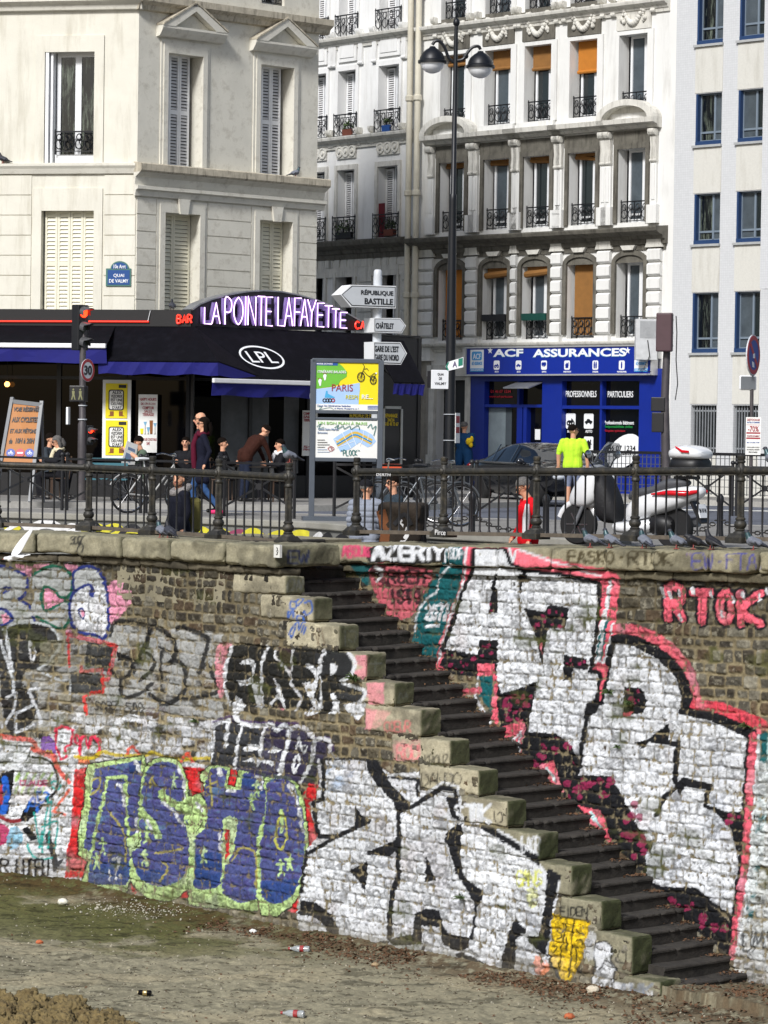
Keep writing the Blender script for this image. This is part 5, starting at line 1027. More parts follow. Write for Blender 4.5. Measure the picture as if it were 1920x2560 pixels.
for ri,(p,q)in enumerate(rowsF):
 for ci,c in enumerate(ctr):
  a,e=c-CWD/2,c+CWD/2;h=[a,e,p,q]
  if ri<3:casement(FACF,[a+.12,e,p,q],.32,PF,GLASS,.62,.07,transom=.12 if ri==2 else None,two=((GLASS,GLASSC),(GLASSC,GLASS),(GLASS,GLASS),(GLASS,GLASSC),(GLASSC,GLASSC))[ci])
  balcony(FACF,a+.02,e-.02,p+.04,.52,-.1 if ri<3 else-.16,PF,0)
  if ri==0:
   surround(FACF,h,.16,.06,WHITEW,PF)
  if ri==1:
   surround(FACF,h,.2,.05,WHITEW,PF,top=.1)
   pan=MB();pan.fbox(FACF,a-.1,e+.1,q+.12,q+.98,0,.05);pan.build('panel',GRIME if ci in(0,1,2,3)else TRIM,PF)
   ornament(FACF,a,e,q+.16,q+.95,.04,PF,TRIM,'garland',ci)
   for x in(a-.2,e+.2):console(FACF,x,q+1.05,.55,.13,.02,PF,TRIM)
   b=MB();b.fbox(FACF,a-.2,e+.16,p-.14,p,0,.1);b.build('window_sill',WHITEW,PF)
   if ci not in(0,4):
    b=MB();b.fbox(FACF,a-.12,e+.12,p-.75,p-.25,0,.03);b.build('panel',WHITEW,PF)
   if ci<4:
    L=(.25,.48,.6,.8)[ci];b=MB();b.fbox(FACF,a+.08,e,q-L,q,-.24,-.2);b.tube([FACF.w(a+.08,q-L,-.2),FACF.w(e,q-L,-.2)],.05,8);b.build('blind',ORANGE if ci!=3 else ORANGE2,PF)
  if ri==2:
   surround(FACF,h,.12,.06,GRIME,PF,top=.14)
   b=MB();b.fbox(FACF,a-.16,e+.16,q+.14,q+.46,0,.04);b.build('panel',GRIME,PF)
   for x in(a-.3,e+.3):console(FACF,x,q+.46,.85,.2,.02,PF,TRIM)
   for x in(a-.3,e+.3):
    b=MB();b.fbox(FACF,x-.1,x+.1,p+.42,q-.35,0,.07);b.fbox(FACF,x-.05,x+.05,p+.55,q-.45,.07,.09);b.fbox(FACF,x-.17,x+.17,p-.05,p+.42,0,.14);b.build('pilaster',WHITEW,PF)
   z=q+.48
   b=MB();b.prof(FACF,a-.5,e+.5,[(0,z),(.14,z+.02),(.2,z+.1),(.34,z+.14),(.36,z+.26),(0,z+.28)]);b.build('entablature',TRIM,PF)
   if ci in(0,4):
    w2=(e-a)/2+.5;b=MB();arc=[(c+w2*math.cos(t),z+.26+.50*math.sin(t))for t in np.linspace(0,math.pi,17)];inn=[(c+(w2-.2)*math.cos(t),z+.26+.34*math.sin(t))for t in np.linspace(0,math.pi,17)]
    for i in range(16):b.plate(FACF,[arc[i],arc[i+1],inn[i+1],inn[i]],0,.36)
    b.plate(FACF,inn,0,.08);b.build('pediment',TRIM,PF)
   if ci<4:b=MB();b.fbox(FACF,a+.06,e,q-.09,q,-.24,-.18);b.tube([FACF.w(a+.06,q-.1,-.2),FACF.w(e,q-.1-.03*ci,-.2)],.05,8);b.build('blind',ORANGE,PF)
  if ri==3:
   casement(FACF,[a+.14,e,p,q],.32,PF,GLASSC,.55,.07,two=((GLASS,GLASS),(GLASSC,GLASS),(GLASSC,GLASS),(GLASS,GLASS),(GLASSC,GLASSC))[ci])
   r2=CWD/2;arcs=[(c+(r2)*math.cos(t),q-.02+.2*math.sin(t))for t in np.linspace(0,math.pi,13)]
   b=MB();o2=[(c+(r2+.13)*math.cos(t),q-.02+.33*math.sin(t))for t in np.linspace(0,math.pi,13)]
   for i in range(12):b.plate(FACF,[o2[i],o2[i+1],arcs[i+1],arcs[i]],0,.07)
   b.fbox(FACF,a-.13,a,p+.1,q-.02,0,.07);b.fbox(FACF,e,e+.13,p+.1,q-.02,0,.07);b.build('window_surround',GRIME,PF)
   b=MB();b.plate(FACF,arcs,0,.02);b.build('tympanum',GRIME,PF)
   b=MB();b.plate(FACF,[(c-.17,q+.3),(c+.17,q+.3),(c+.26,c2-.42),(c-.26,c2-.42)],0,.14);b.build('keystone',TRIM,PF)
   if ci in(0,3):b=MB();b.fbox(FACF,a+.1,e,p+.1,q+.1,-.22,-.18);b.build('blind',ORANGE2 if ci==0 else ORANGE,PF)
   if ci in(1,2):b=MB();b.tube([FACF.w(a+.08,q-.22,-.05),FACF.w(e,q-.16,-.05)],.09,8);b.fbox(FACF,a+.1,e,q-.15,q,-.12,-.08);b.build('blind',ORANGE,PF)
edges=[SF0+.12]+[x for c in ctr for x in(c-CWD/2-.14,c+CWD/2+.14)]+[SF1-.35]
nb_=6;zb0=Db+.1;zb1=Dt+.35;hh=(zb1-zb0)/nb_
for i in range(0,len(edges),2):
 a,e=edges[i],edges[i+1]
 if e-a<.15:continue
 for k in range(nb_):
  b=MB();b.prof(FACF,a+.02,e-.02,[(0,zb0+k*hh),(.06,zb0+k*hh),(.12,zb0+k*hh+.05),(.12,zb0+(k+1)*hh-.08),(.06,zb0+(k+1)*hh-.03),(0,zb0+(k+1)*hh-.03)]);b.build('stone_course',WHITEW,PF)
 b=MB();b.plate(FACF,[(a-.05,zb1),(e+.05,zb1),(e-.0,zb1+.12),(e-.22 if e-a>.6 else e,zb1+.42),(a+.22 if e-a>.6 else a,zb1+.42),(a,zb1+.12)],0,.12);b.build('stone_course',TRIM,PF)
b=MB();b.fbox(FACF,SF0+.05,SF1-.25,zb1-.05,c2-.38,0,.045);b.build('frieze',GRIME,PF)
for i in range(0,len(edges),2):b=MB();b.fbox(FACF,edges[i],edges[i+1],Db-.55,Db+.06,0,.15);b.build('plinth',WHITEW,PF)
for ci_,pm_ in((1,mat('black_plastic',None)),(2,mat('green_plastic',c8(26,70,62),.5))):windowbox(FACF,ctr[ci_],Db+.5,-.02,.9,pm_,ci_,'black empty trough on the window rail left of the green trough' if ci_==1 else 'dark green empty trough on the window rail above the insurance sign',False)
BLUEP=mat('shop_blue',c8(16,40,128),.45,var=.06,scale=3);BLUES=mat('sign_blue',c8(20,44,138),.4,var=.05)
SHOPG=mat('shop_glass_dark',c8(14,16,22),.08,var=.2,scale=2,spec=.5);SHOPL=mat('shop_interior_pale',c8(128,140,146),.6,var=.25,scale=1.5)
sh0,sh1=FACF.s(1178,1000),FACF.s(1650,1000);stz=shopz+.02
def Sx(x,y=1050):return FACF.s(1120+x/3.072,y,.1)
def Sz(y,x=1400):return FACF.z(x,860+y/3.072,.1)
b=MB();b.fbox(FACF,sh0-.1,sh1+.12,Sz(285),stz+.1,-.3,.1);b.fbox(FACF,sh0-.1,Sx(277),0,Sz(285),-.3,.1);b.fbox(FACF,Sx(1465),sh1+.12,0,Sz(285),-.3,.1);b.fbox(FACF,Sx(720),Sx(872),0,Sz(285),-.3,.1)
for x in(524,1160):b.fbox(FACF,Sx(x),Sx(x+16),0,Sz(285),-.2,.08)
b.fbox(FACF,Sx(277),Sx(720),Sz(488),Sz(466),-.2,.09);b.fbox(FACF,Sx(872),Sx(1465),Sz(497),Sz(472),-.2,.09);b.fbox(FACF,Sx(872),Sx(1465),0,.45,-.2,.09);b.fbox(FACF,Sx(277),Sx(524),0,.45,-.2,.09)
b.fbox(FACF,Sx(540),Sx(565),0,Sz(488),-.15,.085);b.fbox(FACF,Sx(575),Sx(600),0,Sz(488),-.15,.085)
SF=b.build('shopfront',BLUEP,PF)
b=MB();b.fbox(FACF,Sx(277),Sx(1465),.0,Sz(285),-.12,-.08);b.build('shop_window',SHOPG,PF)
b=MB();b.fbox(FACF,Sx(280),Sx(410),.45,Sz(490),-.079,-.06);b.build('interior_panel',SHOPL,PF);b=MB();b.fbox(FACF,Sx(410),Sx(455),1.2,Sz(490),-.079,-.065);b.build('interior_panel',mat('shop_interior_grey',c8(76,84,90),.6),PF)
b=MB();b.fbox(FACF,Sx(552),Sx(572),.2,Sz(490),-.079,.02);b.build('door_edge',SHOPL,PF)
b=MB();b.prof(FACF,Sx(524),Sx(722),[(.1,Sz(292)),(.1,Sz(298)),(.62,Sz(345)),(.62,Sz(335))]);b.build('door_canopy',mat('zinc',c8(150,152,156),.4,.6,var=.15),PF)
TW=mat('vinyl_white',c8(228,230,232),.5,var=0);TR=mat('vinyl_red',c8(150,26,40),.5,var=0);TG=mat('vinyl_green',c8(30,130,60),.5,var=0);TK=mat('vinyl_black',c8(18,20,26),.5,var=0);TLB=mat('vinyl_lightblue',c8(70,150,210),.5,var=0)
def T(body,x,y,w,h,m,par=PF,o=-.05,bold=.01,F=FACF):return text('lettering',body,F.mat(F.s(x,y,o),F.z(x,y,o),o),w,h,m,par,bold)
def Tz(body,x0,x1,y0,y1,m,ox,oy,sc,par,o=-.05,bold=.012,F=FACF):
 """fit lettering to a zoom rectangle"""
 X0,X1,Y0,Y1=ox+x0/sc,ox+x1/sc,oy+y0/sc,oy+y1/sc;xm,ym=(X0+X1)/2,(Y0+Y1)/2
 w=F.s(X1,ym,o)-F.s(X0,ym,o);h=F.z(xm,Y0,o)-F.z(xm,Y1,o)
 return text('lettering',body,F.mat(F.s(xm,ym,o),F.z(xm,ym,o),o),w,h,m,par,bold)
ZS=(1120,860,3.072)
Tz('PROFESSIONNELS',903,1140,360,408,TW,*ZS,PF,bold=.008);Tz('PARTICULIERS',1227,1422,362,410,TW,*ZS,PF,bold=.008)
Tz('AUTO',1055,1107,660,682,TW,*ZS,PF);Tz('HABITATION',1020,1140,840,862,TW,*ZS,PF);Tz('MOTO',918,970,660,682,TW,*ZS,PF)
Tz('Professionnels bâtiment',1200,1428,590,618,TW,*ZS,PF);Tz('Responsabilités civiles',1200,1416,624,650,TG,*ZS,PF);Tz('Risques spéciaux',1200,1362,656,680,TR,*ZS,PF)
Tz('01 46 07 1234',328,482,352,376,TR,*ZS,PF);Tz('www.acf-paris.com',318,495,394,418,TR,*ZS,PF)
def rrect(F,x0,x1,y0,y1,ox,oy,sc,o,m,par,t=.006,name='panel',r=.25):
 X0,X1,Y0,Y1=ox+x0/sc,ox+x1/sc,oy+y0/sc,oy+y1/sc;xm,ym=(X0+X1)/2,(Y0+Y1)/2
 a,c,p,q=F.s(X0,ym,o),F.s(X1,ym,o),F.z(xm,Y1,o),F.z(xm,Y0,o);r=r*min(c-a,q-p);P=[]
 for cx,cy,g in((c-r,q-r,0),(a+r,q-r,1),(a+r,p+r,2),(c-r,p+r,3)):
  P+=[(cx+r*math.cos((g+k/4)*math.pi/2),cy+r*math.sin((g+k/4)*math.pi/2))for k in range(5)]
 b=MB();b.plate(F,P,o,o+t);return b.build(name,m,par),(a,c,p,q)
def icon(F,box,o,m,par,kind):
 a,c,p,q=box;w=c-a;h=q-p;S_=lambda x,y:(a+x*w,p+y*h);b=MB()
 if kind=='house':
  b.plate(F,[S_(.25,.2),S_(.75,.2),S_(.75,.5),S_(.25,.5)],o,o+.004);b.plate(F,[S_(.12,.48),S_(.88,.48),S_(.5,.78)],o,o+.004);b.plate(F,[S_(.68,.6),S_(.78,.6),S_(.78,.8),S_(.68,.8)],o,o+.0045)
 elif kind=='car':
  b.plate(F,[S_(.12,.38),S_(.88,.38),S_(.9,.5),S_(.7,.54),S_(.58,.64),S_(.38,.64),S_(.28,.52),S_(.12,.48)],o,o+.004)
  for x in(.3,.72):b.disc(F.w(*S_(x,.38),o+.001),F.n,0.001,w*.1,.006,12)
 elif kind=='moto':
  for x in(.28,.74):b.disc(F.w(*S_(x,.36),o),F.n,w*.08,w*.19,.004,14)
  b.plate(F,[S_(.25,.4),S_(.7,.36),S_(.8,.55),S_(.6,.68),S_(.55,.52),S_(.3,.56)],o,o+.005)
 elif kind in('person','couple'):
  for x in((.5,)if kind=='person' else(.34,.66)):
   b.plate(F,[S_(x-.1,.15),S_(x+.1,.15),S_(x+.13,.55),S_(x+.1,.74),S_(x-.1,.74),S_(x-.13,.55)],o,o+.004);b.disc(F.w(*S_(x,.82),o),F.n,.001,w*.09,.004,12)
 elif kind=='heart':
  for x in(.33,.67):b.disc(F.w(*S_(x,.62),o),F.n,.001,w*.24,.004,14)
  b.plate(F,[S_(.12,.5),S_(.42,.3),S_(.5,.6)],o,o+.005);b.plate(F,[S_(.88,.5),S_(.58,.3),S_(.5,.6)],o,o+.005)
 return b.build('pictogram',m,par)
for x0,x1,y0,y1,kd in((907,980,532,650,'moto'),(1045,1118,534,650,'car'),(1044,1116,711,828,'house')):
 _,bx=rrect(FACF,x0,x1,y0,y1,*ZS,-.06,TW,PF,name='window_sticker',r=.12);icon(FACF,bx,-.05,TK,PF,kd)
el=FACF.px(1120+1350/3.072,860+825/3.072,-.05);b=MB();b.plate(FACF,[(el[0]+.62*math.cos(t)*.95-.0,el[1]+.42*math.sin(t)+.18*math.cos(t))for t in np.linspace(0,6.283,25)[:-1]],-.055,-.05);b.build('window_sticker',TW,PF)
tx=T('46 07 1234',1120+1335/3.072,860+800/3.072,.95,.14,TK,o=-.045);tx2=T('acf-paris.com',1120+1365/3.072,860+845/3.072,.9,.11,TK,o=-.045)
b=MB();b.fbox(FACF,Sx(640),Sx(680),Sz(738),Sz(657),-.05,-.045);b.build('notice',TW,PF)
SG=thing('shop_sign',FACF.w((sh0+sh1)/2,stz,.3),'long blue insurance sign board with white lettering and six pictograms','sign')
OS=.32
b=MB();x0,x1=FACF.s(1167,900,OS),FACF.s(1628,900,OS);z0,z1=FACF.z(1400,935,OS),FACF.z(1400,868,OS);b.fbox(FACF,x0,x1,z0,z1,.1,OS);b.build('board',BLUES,SG)
b=MB();b.fbox(FACF,x0-.03,x1+.03,z0-.04,z0,.1,OS+.03);b.fbox(FACF,x0-.03,x1+.03,z1,z1+.04,.1,OS+.03);b.fbox(FACF,x0-.03,x0,z0,z1,.1,OS+.03);b.fbox(FACF,x1,x1+.03,z0,z1,.1,OS+.03);b.build('frame',mat('alu',c8(190,190,190),.4,.5,var=.05),SG)
Tz('ACF',345,575,42,102,TLB,*ZS,SG,OS+.004,.03);Tz('ASSURANCES',645,1362,38,102,TLB,*ZS,SG,OS+.004,.03)
Tz('ACF',347,577,38,98,TW,*ZS,SG,OS+.012,.03);Tz('ASSURANCES',648,1364,35,98,TW,*ZS,SG,OS+.012,.03)
def star(F,s,z,r,o,m,par):
 b=MB();b.plate(F,[(s+(r if k%2==0 else r*.42)*math.sin(k*math.pi/5),z+(r if k%2==0 else r*.42)*math.cos(k*math.pi/5))for k in range(10)],o,o+.006);b.build('star',m,par)
for x in(324,1380):q=FACF.px(1120+x/3.072,860+50/3.072,OS);star(FACF,q[0],q[1],.1,OS,TW,SG)
for x,kd,tx in((374,'moto','MOTO'),(542,'car','AUTO'),(738,'heart','SANTE'),(915,'house','HABITATION'),(1132,'couple','EPARGNE'),(1335,'person','PROFESSIONNEL')):
 _,bx=rrect(FACF,x-22,x+22,127,198,*ZS,OS,TW,SG,name='panel',r=.2);icon(FACF,bx,OS+.007,BLUES,SG,kd);wd2=7*len(tx)*.7;Tz(tx,x-wd2/2-4,x+wd2/2+4,207,220,TW,*ZS,SG,OS+.004)
for x in(222,1482):
 rrect(FACF,x-50,x+52,44,212,*ZS,OS,TW,SG,r=.02);rrect(FACF,x-38,x+38,58,125,*ZS,OS+.007,TLB,SG,r=.2);Tz('ACF',x-30,x+30,74,116,TW,*ZS,SG,OS+.015);Tz('ACF ASSURANCES',x-40,x+40,136,162,TLB,*ZS,SG,OS+.009);rrect(FACF,x-50,x+52,188,212,*ZS,OS+.007,TLB,SG,r=.02);Tz('www.acf-paris.com',x-46,x+46,192,208,TW,*ZS,SG,OS+.015)
bx=thing('projecting_sign',FACF.w(FACF.s(1615,840),FACF.z(1615,840),.5),'pale projecting box sign with round emblem and dangling wires beside the brown signal','sign');Fp=Fr(FACF.w(FACF.s(1632,850,.3),0,.3)[:2],(.99,.1));
X0,X1,Z0,Z1=Fp.s(1588,840),Fp.s(1642,840),Fp.z(1615,900),Fp.z(1615,798)
b=MB();b.fbox(Fp,X0,X1,Z0,Z1,-.1,.1);b.build('box',mat('sign_box_grey',c8(188,190,192),.5,var=.12,scale=5,dirt_refl=c8(110,110,108)),bx,bevel=.01)
b=MB();b.fbox(Fp,X0+.1,X1-.04,Z0+.55,Z1-.05,.1,.104);b.disc(Fp.w((X0+X1)/2+.03,Z1-.34,.104),Fp.n,.12,.14,.006);b.disc(Fp.w((X0+X1)/2+.03,Z1-.34,.104),Fp.n,.04,.06,.006);b.build('emblem',mat('sign_emblem',c8(150,152,154),.5),bx)
b=MB();b.tube([Fp.w(X0+.3,Z0+.5,.11),Fp.w(X0+.35,Z0+.1,.14),Fp.w(X0+.2,Z0-.25,.12),Fp.w(X0+.4,Z0-.3,.1)],.012,5);b.build('wire',IROND,bx)
b=MB();b.fbox(FACF,doorh[0],doorh[1],0,doorh[3],-.32,-.28);b.build('door',mat('door_black',c8(28,28,30),.5,var=.2),PF)
b=MB();
for x in(doorh[0]-.2,doorh[1]+.05):b.fbox(FACF,x,x+.2,0,doorh[3]+.1,0,.12);b.fbox(FACF,x-.03,x+.23,0,.9,0,.17)
b.fbox(FACF,doorh[0]-.25,doorh[1]+.3,doorh[3]+.1,doorh[3]+.4,0,.16);b.build('door_surround',TRIM,PF)
b=MB();b.fbox(FACF,SF0+.02,doorh[0]-.24,.0,c3-.25,0,.03);b.build('pier',mat('grey_stone_low',c8(150,146,138),.9,var=.2,scale=3,dirt_refl=c8(80,74,62),streak=True),PF)
FT=Fr(FACF.w(SF1,0,.03)[:2],(.682,-.731));PTT=thing('apartment_building',FT.w(2,0),'white tiled modern apartment building with blue window frames at the right edge','building')
m=bpy.data.materials.new('white_mosaic_tile');m.use_nodes=True;nt=m.node_tree;L=nt.links;bs=nt.nodes['Principled BSDF'];geo=nt.nodes.new('ShaderNodeNewGeometry');rot=nt.nodes.new('ShaderNodeVectorRotate');rot.rotation_type='Z_AXIS';rot.inputs['Angle'].default_value=math.atan2(.731,.682)
sep=nt.nodes.new('ShaderNodeSeparateXYZ');cmb=nt.nodes.new('ShaderNodeCombineXYZ');L.new(geo.outputs['Position'],rot.inputs[0]);L.new(rot.outputs[0],sep.inputs[0]);L.new(sep.outputs[0],cmb.inputs[0]);L.new(sep.outputs[2],cmb.inputs[1])
br=nt.nodes.new('ShaderNodeTexBrick');br.offset=0;br.inputs['Scale'].default_value=1;br.inputs['Brick Width'].default_value=.06;br.inputs['Row Height'].default_value=.06;br.inputs['Mortar Size'].default_value=.003;br.inputs['Color1'].default_value=(*c8(198,200,202),1);br.inputs['Color2'].default_value=(*c8(192,194,196),1);br.inputs['Mortar'].default_value=(*c8(178,180,182),1)
L.new(cmb.outputs[0],br.inputs['Vector']);L.new(br.outputs[0],bs.inputs['Base Color']);bs.inputs['Roughness'].default_value=.45;TILE=m
PANEL=mat('grey_render_panel',c8(196,195,188),.9,var=.05,scale=20,bump=.2,dirt_refl=c8(150,146,134),dirt_refl_amt=.4,streak=True);BLF=mat('blue_frame',c8(40,62,98),.4,var=.05);SILL=mat('sill_grey',c8(160,162,162),.6,var=.1)
tc=[(FT.s(1740,300),FT.s(1804,300)),(FT.s(1846,300),FT.s(1908,300))];tc.append((2*tc[1][0]-tc[0][0],2*tc[1][1]-tc[0][1]));tc.append((2*tc[2][0]-tc[1][0],2*tc[2][1]-tc[1][1]))
tz=[(FT.z(1772,yb),FT.z(1772,yt))for yt,yb in((-60,110),(233,362),(484,610),(732,882))]
tz0=(FT.z(1762,1132),FT.z(1762,1013))
holes=[[a,c,p,q]for a,c in tc for p,q in tz+[tz0]]
wallface('wall',FT,0,12,0,22,holes,.2,TILE,PTT);shell(FT,0,12,0,22,8,WHITEW,PTT)
for ci,(a,c)in enumerate(tc):
 for p,q in tz:
  w=casement(FT,[a+.05,c,p+.08,q],.16,PTT,GLASSC,.6,.035,transom=.2,two=(GLASSC,GLASS)if ci else(GLASST,GLASSC),fm=mat('window_frame_bluegrey',c8(112,124,136),.4,var=.05))
  b=MB();b.fbox(FT,a,a+.06,p,q,-.19,.01);b.fbox(FT,a,c,p,p+.1,-.19,.02);b.build('blue_frame',BLF,PTT)
  b=MB();b.fbox(FT,a-.08,c+.03,p-.06,p,-.1,.07);b.build('window_sill',SILL,PTT)
 zz=sorted(tz)+[(22,22)]
 for k in range(len(zz)-1):
  b=MB();b.fbox(FT,a-.04,c+.02,zz[k][1]+.02,zz[k+1][0]-.07,0,.015);b.build('render_panel',PANEL,PTT)
 b=MB();b.fbox(FT,a-.04,c+.02,tz0[1]+.03,zz[0][0]-.07,0,.015);b.build('render_panel',PANEL,PTT);b=MB();b.fbox(FT,a-.04,c+.02,.3,tz0[0]-.02,0,.015);b.build('render_panel',PANEL,PTT)
 b=MB();b.quad(FT.w(a,tz0[0],-.18),FT.w(c,tz0[0],-.18),FT.w(c,tz0[1],-.18),FT.w(a,tz0[1],-.18));b.build('window',GLASS,PTT)
 b=MB();n=9
 for k in range(n):b.fbox(FT,a+(c-a)*(k+.3)/n,a+(c-a)*(k+.55)/n,tz0[0],tz0[1],-.1,-.07)
 b.fbox(FT,a,c,tz0[0]+.1,tz0[0]+.14,-.11,-.1);b.fbox(FT,a,c,tz0[1]-.16,tz0[1]-.12,-.11,-.1);b.build('window_bars',mat('grey_bars',c8(150,154,158),.5,.4),PTT)
s0=FT.s(1905,400,.9);b=MB();b.fbox(FT,s0,14,FT.z(1905,722,.9),22,0,.9);b.build('bay',TILE,PTT)
b=MB();b.fbox(FT,0.0,12,0,.55,.0,.05);b.build('plinth',PANEL,PTT)
# ================================================================== CAFÉ
CAFB=mat('cafe_black',c8(17,17,20),.5,var=.1);CAFG=mat('cafe_glass',c8(12,12,14),.06,var=.3,scale=1.5,spec=.15);AWB=mat('awning_black',c8(19,19,24),.95,var=.2,scale=5,bump=.1,spec=.1,dirt_refl=c8(32,32,38),dirt_refl_scale=2.5,dirt_refl_amt=.5)
AWU=mat('awning_blue',c8(20,22,104),.8,var=.1,scale=3,bump=.1);BARW=mat('awning_bar_white',c8(214,214,214),.4,var=.05)
NEON=mat('neon_violet',c8(200,150,220),.4,var=0,emit=c8(244,206,255),estr=1.5);NEONR=mat('neon_red',c8(220,60,40),.4,var=0,emit=c8(255,50,40),estr=1.0);LETW=mat('neon_letter_backing',c8(120,104,156),.5,var=0)
CAF=thing('cafe',CA.w(-1,0),'dark glazed cafe frontage with posters below the blue and black awnings','cafe')
zf0,zf1=CA.z(240,815),CA.z(240,774)
CBL=CB.s(1050,900)
b=MB();b.fbox(CA,-12,0,zf0-.02,zf0+.02,-2.2,0);b.fbox(CB,0,CBL,zf0-.02,zf0+.02,-3.0,0);b.build('ceiling',CAFB,CAF)
b=MB()
for F,a,c in((CA,-12,0),(CB,0,CBL)):
 n=int((c-a)/1.5)
 for k in range(n+1):x=a+(c-a)*k/n;b.fbox(F,x-.05,x+.05,0,zf0-.03,-.1,0)
 b.fbox(F,a,c,0,.5,-.08,-.01);b.fbox(F,a,c,2.55,2.62,-.08,-.01)
b.build('mullions',CAFB,CAF)
b=MB();b.fbox(CA,-12,-.05,.5,zf0-.03,-.06,-.04);b.fbox(CB,.05,CBL-1.4,.5,zf0-.03,-.06,-.04);b.build('glazing',CAFG,CAF)
b=MB();b.fbox(CB,.9,2.3,.55,2.3,-.035,-.03);b.fbox(CB,2.75,3.2,.55,2.3,-.035,-.03);b.build('painted_reflection_panel',mat('cafe_painted_reflection',c8(70,72,74),.6,var=.5,scale=1.2),CAF)  # added panels paint a pale reflection onto the glazing
SGN=thing('cafe_sign',CB.w(2.5,zf0),'black arched cafe fascia with violet neon name and red neon BAR','sign')
b=MB();b.fbox(CA,-12,.0,zf0,zf1,-.3,.06);b.build('fascia',CAFB,SGN)
ar=[(481,822),(481,776),(500,762),(530,750),(570,739),(615,731),(660,728),(705,731),(750,740),(795,753),(835,769),(870,786),(905,806),(908,826)]
P=[CB.px(x,y,.06)for x,y in ar];b=MB();b.plate(CB,P,-.25,.06);b.build('arch_panel',CAFB,SGN)
b=MB()
for i in range(1,len(P)-2):b.bar(CB.w(P[i][0],P[i][1]+.015,-.1),CB.w(P[i+1][0],P[i+1][1]+.015,-.1),.34,.03)
b.build('arch_cap',mat('zinc',None),SGN)
def neon(ch,F,x0,x1,y0,y1,o,r,m,par,back=None):
 a,c,p,q=*[F.s(x,(y0+y1)/2,o)for x in(x0,x1)],F.z((x0+x1)/2,y1,o),F.z((x0+x1)/2,y0,o);b=MB()
 for st in G1[ch]:b.tube([F.w(a+(c-a)*u,q-(q-p)*v,o)for u,v in(cat(st,4)if ch in 'OPSCDRB' else st)],r,6)
 b.build('neon_tube',m,par)
 if back:text('lettering',ch,F.mat((a+c)/2-.02,(p+q)/2,o-.09),(c-a)*1.12,(q-p)*1.02,back,par,.05,.05)
NZ=(400,700,2.5136)
for ch,x0,x1,y0,y1 in(('L',280,325,172,276),('A',328,378,142,274),('P',410,452,116,280),('O',464,522,108,280),('I',530,546,104,284),('N',554,602,104,284),('T',614,660,104,286),('E',668,708,108,288),('L',742,786,108,288),('A',784,834,112,288),('F',846,888,114,290),('A',884,932,122,290),('Y',928,980,124,292),('E',990,1032,146,294),('T',1036,1082,162,298),('T',1082,1126,182,300),('E',1134,1176,204,302)):
 neon(ch,CB,400+x0/2.5136,400+x1/2.5136,700+y0/2.5136,700+y1/2.5136,.16,.0135,NEON,SGN,LETW)
for i,ch in enumerate('BAR'):neon(ch,CA if i<9 else CB,443+i*13.2,453+i*13.2,788,807,.1,.02,NEONR,SGN)
for i,ch in enumerate('CA'):neon(ch,CB,888+i*14,898+i*14,804,822,.14,.02,NEONR,SGN)
q0=CA.px(0,803,.09);q1=CA.px(372,804,.09)
b=MB();b.tube([CA.w(-11,q0[1],.1),CA.w(q0[0],q0[1],.1),CA.w(q1[0],q1[1],.1)],.016,6);b.build('neon_tube',NEONR,SGN);b=MB();b.tube([CA.w(q1[0]-.02,q1[1],.1),CA.w(q1[0]+.03,zf1-.02,.08)],.008,5);b.build('cable',BARW,SGN)
def awning(F,sa,sc,zt,ta,tc_,zb,o,val,label,bar=True,o2=.08):
 t=thing('awning',F.w((sa+sc)/2,zt,o/2),label,'awning')
 b=MB();v=[F.w(ta,zt,o2),F.w(tc_,zt,o2),F.w(sc,zb,o),F.w(sa,zb,o)];dn=Vector((0,0,-.025));b.hexa([p+dn for p in v]+v);b.build('canopy',AWB,t)
 b=MB();n=14;r=random.Random(int(o*100)+int(val*100));L=[]
 for k in range(n+1):s=sa+(sc-sa)*k/n;L.append((F.w(s,zb-.04,o+.01),F.w(s,zb-val+.02*math.sin(k*1.3),o-.02+.03*math.sin(k*2.1))))
 for k in range(n):b.hexa([L[k][1],L[k+1][1],L[k+1][1]-F.n*.01,L[k][1]-F.n*.01,L[k][0],L[k+1][0],L[k+1][0]-F.n*.01,L[k][0]-F.n*.01])
 b.build('valance',AWU,t,60)
 if bar:b=MB();b.fbox(F,sa,sc,zb-.05,zb+.05,o-.02,o+.06);b.build('front_bar',BARW,t,bevel=.015)
 b=MB()
 for s in(sa+.3,sc-.3):b.tube([F.w(s,zt-.45,.1),F.w(s,zb-.06,o-.05)],.02,6)
 b.build('arm',CAFB,t);return t,v
o1=1.25
awning(CA,-11,CA.s(266,863,o1),zf0-.01,-11,CA.s(288,818,.08),CA.z(150,864,o1),o1,.36,'black awning with white front bar and blue valance behind the traffic light')
o2=1.15;zb2=CA.z(400,901,o2)
t2_,v2=awning(CA,CA.s(246,901,o2),CA.s(545,903,o2),zf0-.012,CA.s(290,818,.08),CA.s(488,818,.08),zb2,o2,.30,'black corner awning with plain blue valance above the yellow posters',bar=False)
b=MB();pc=CA.w(CA.s(545,903,o2),zb2,o2);ptop=CA.w(CA.s(488,818,.08),zf0-.014,.08);pr=CB.w(1.3,CB.z(620,950,1.2),1.2);pt2=CB.w(1.1,zf0-.016,.06);b.hexa([ptop+Vector((0,0,-.03)),pc+Vector((0,0,-.03)),pr+Vector((0,0,-.03)),pt2+Vector((0,0,-.03)),ptop,pc,pr,pt2]);b.build('side_flap',AWB,t2_)
b=MB();b.hexa([pc+Vector((0,0,-.3)),pr+Vector((0,0,-.12)),pr+Vector((0,.01,-.12)),pc+Vector((0,.01,-.3)),pc+Vector((0,0,-.03)),pr+Vector((0,0,-.03)),pr+Vector((0,.01,-.03)),pc+Vector((0,.01,-.03))]);b.build('side_valance',AWU,t2_)
o3=1.4;zb3=CB.z(660,955,o3)
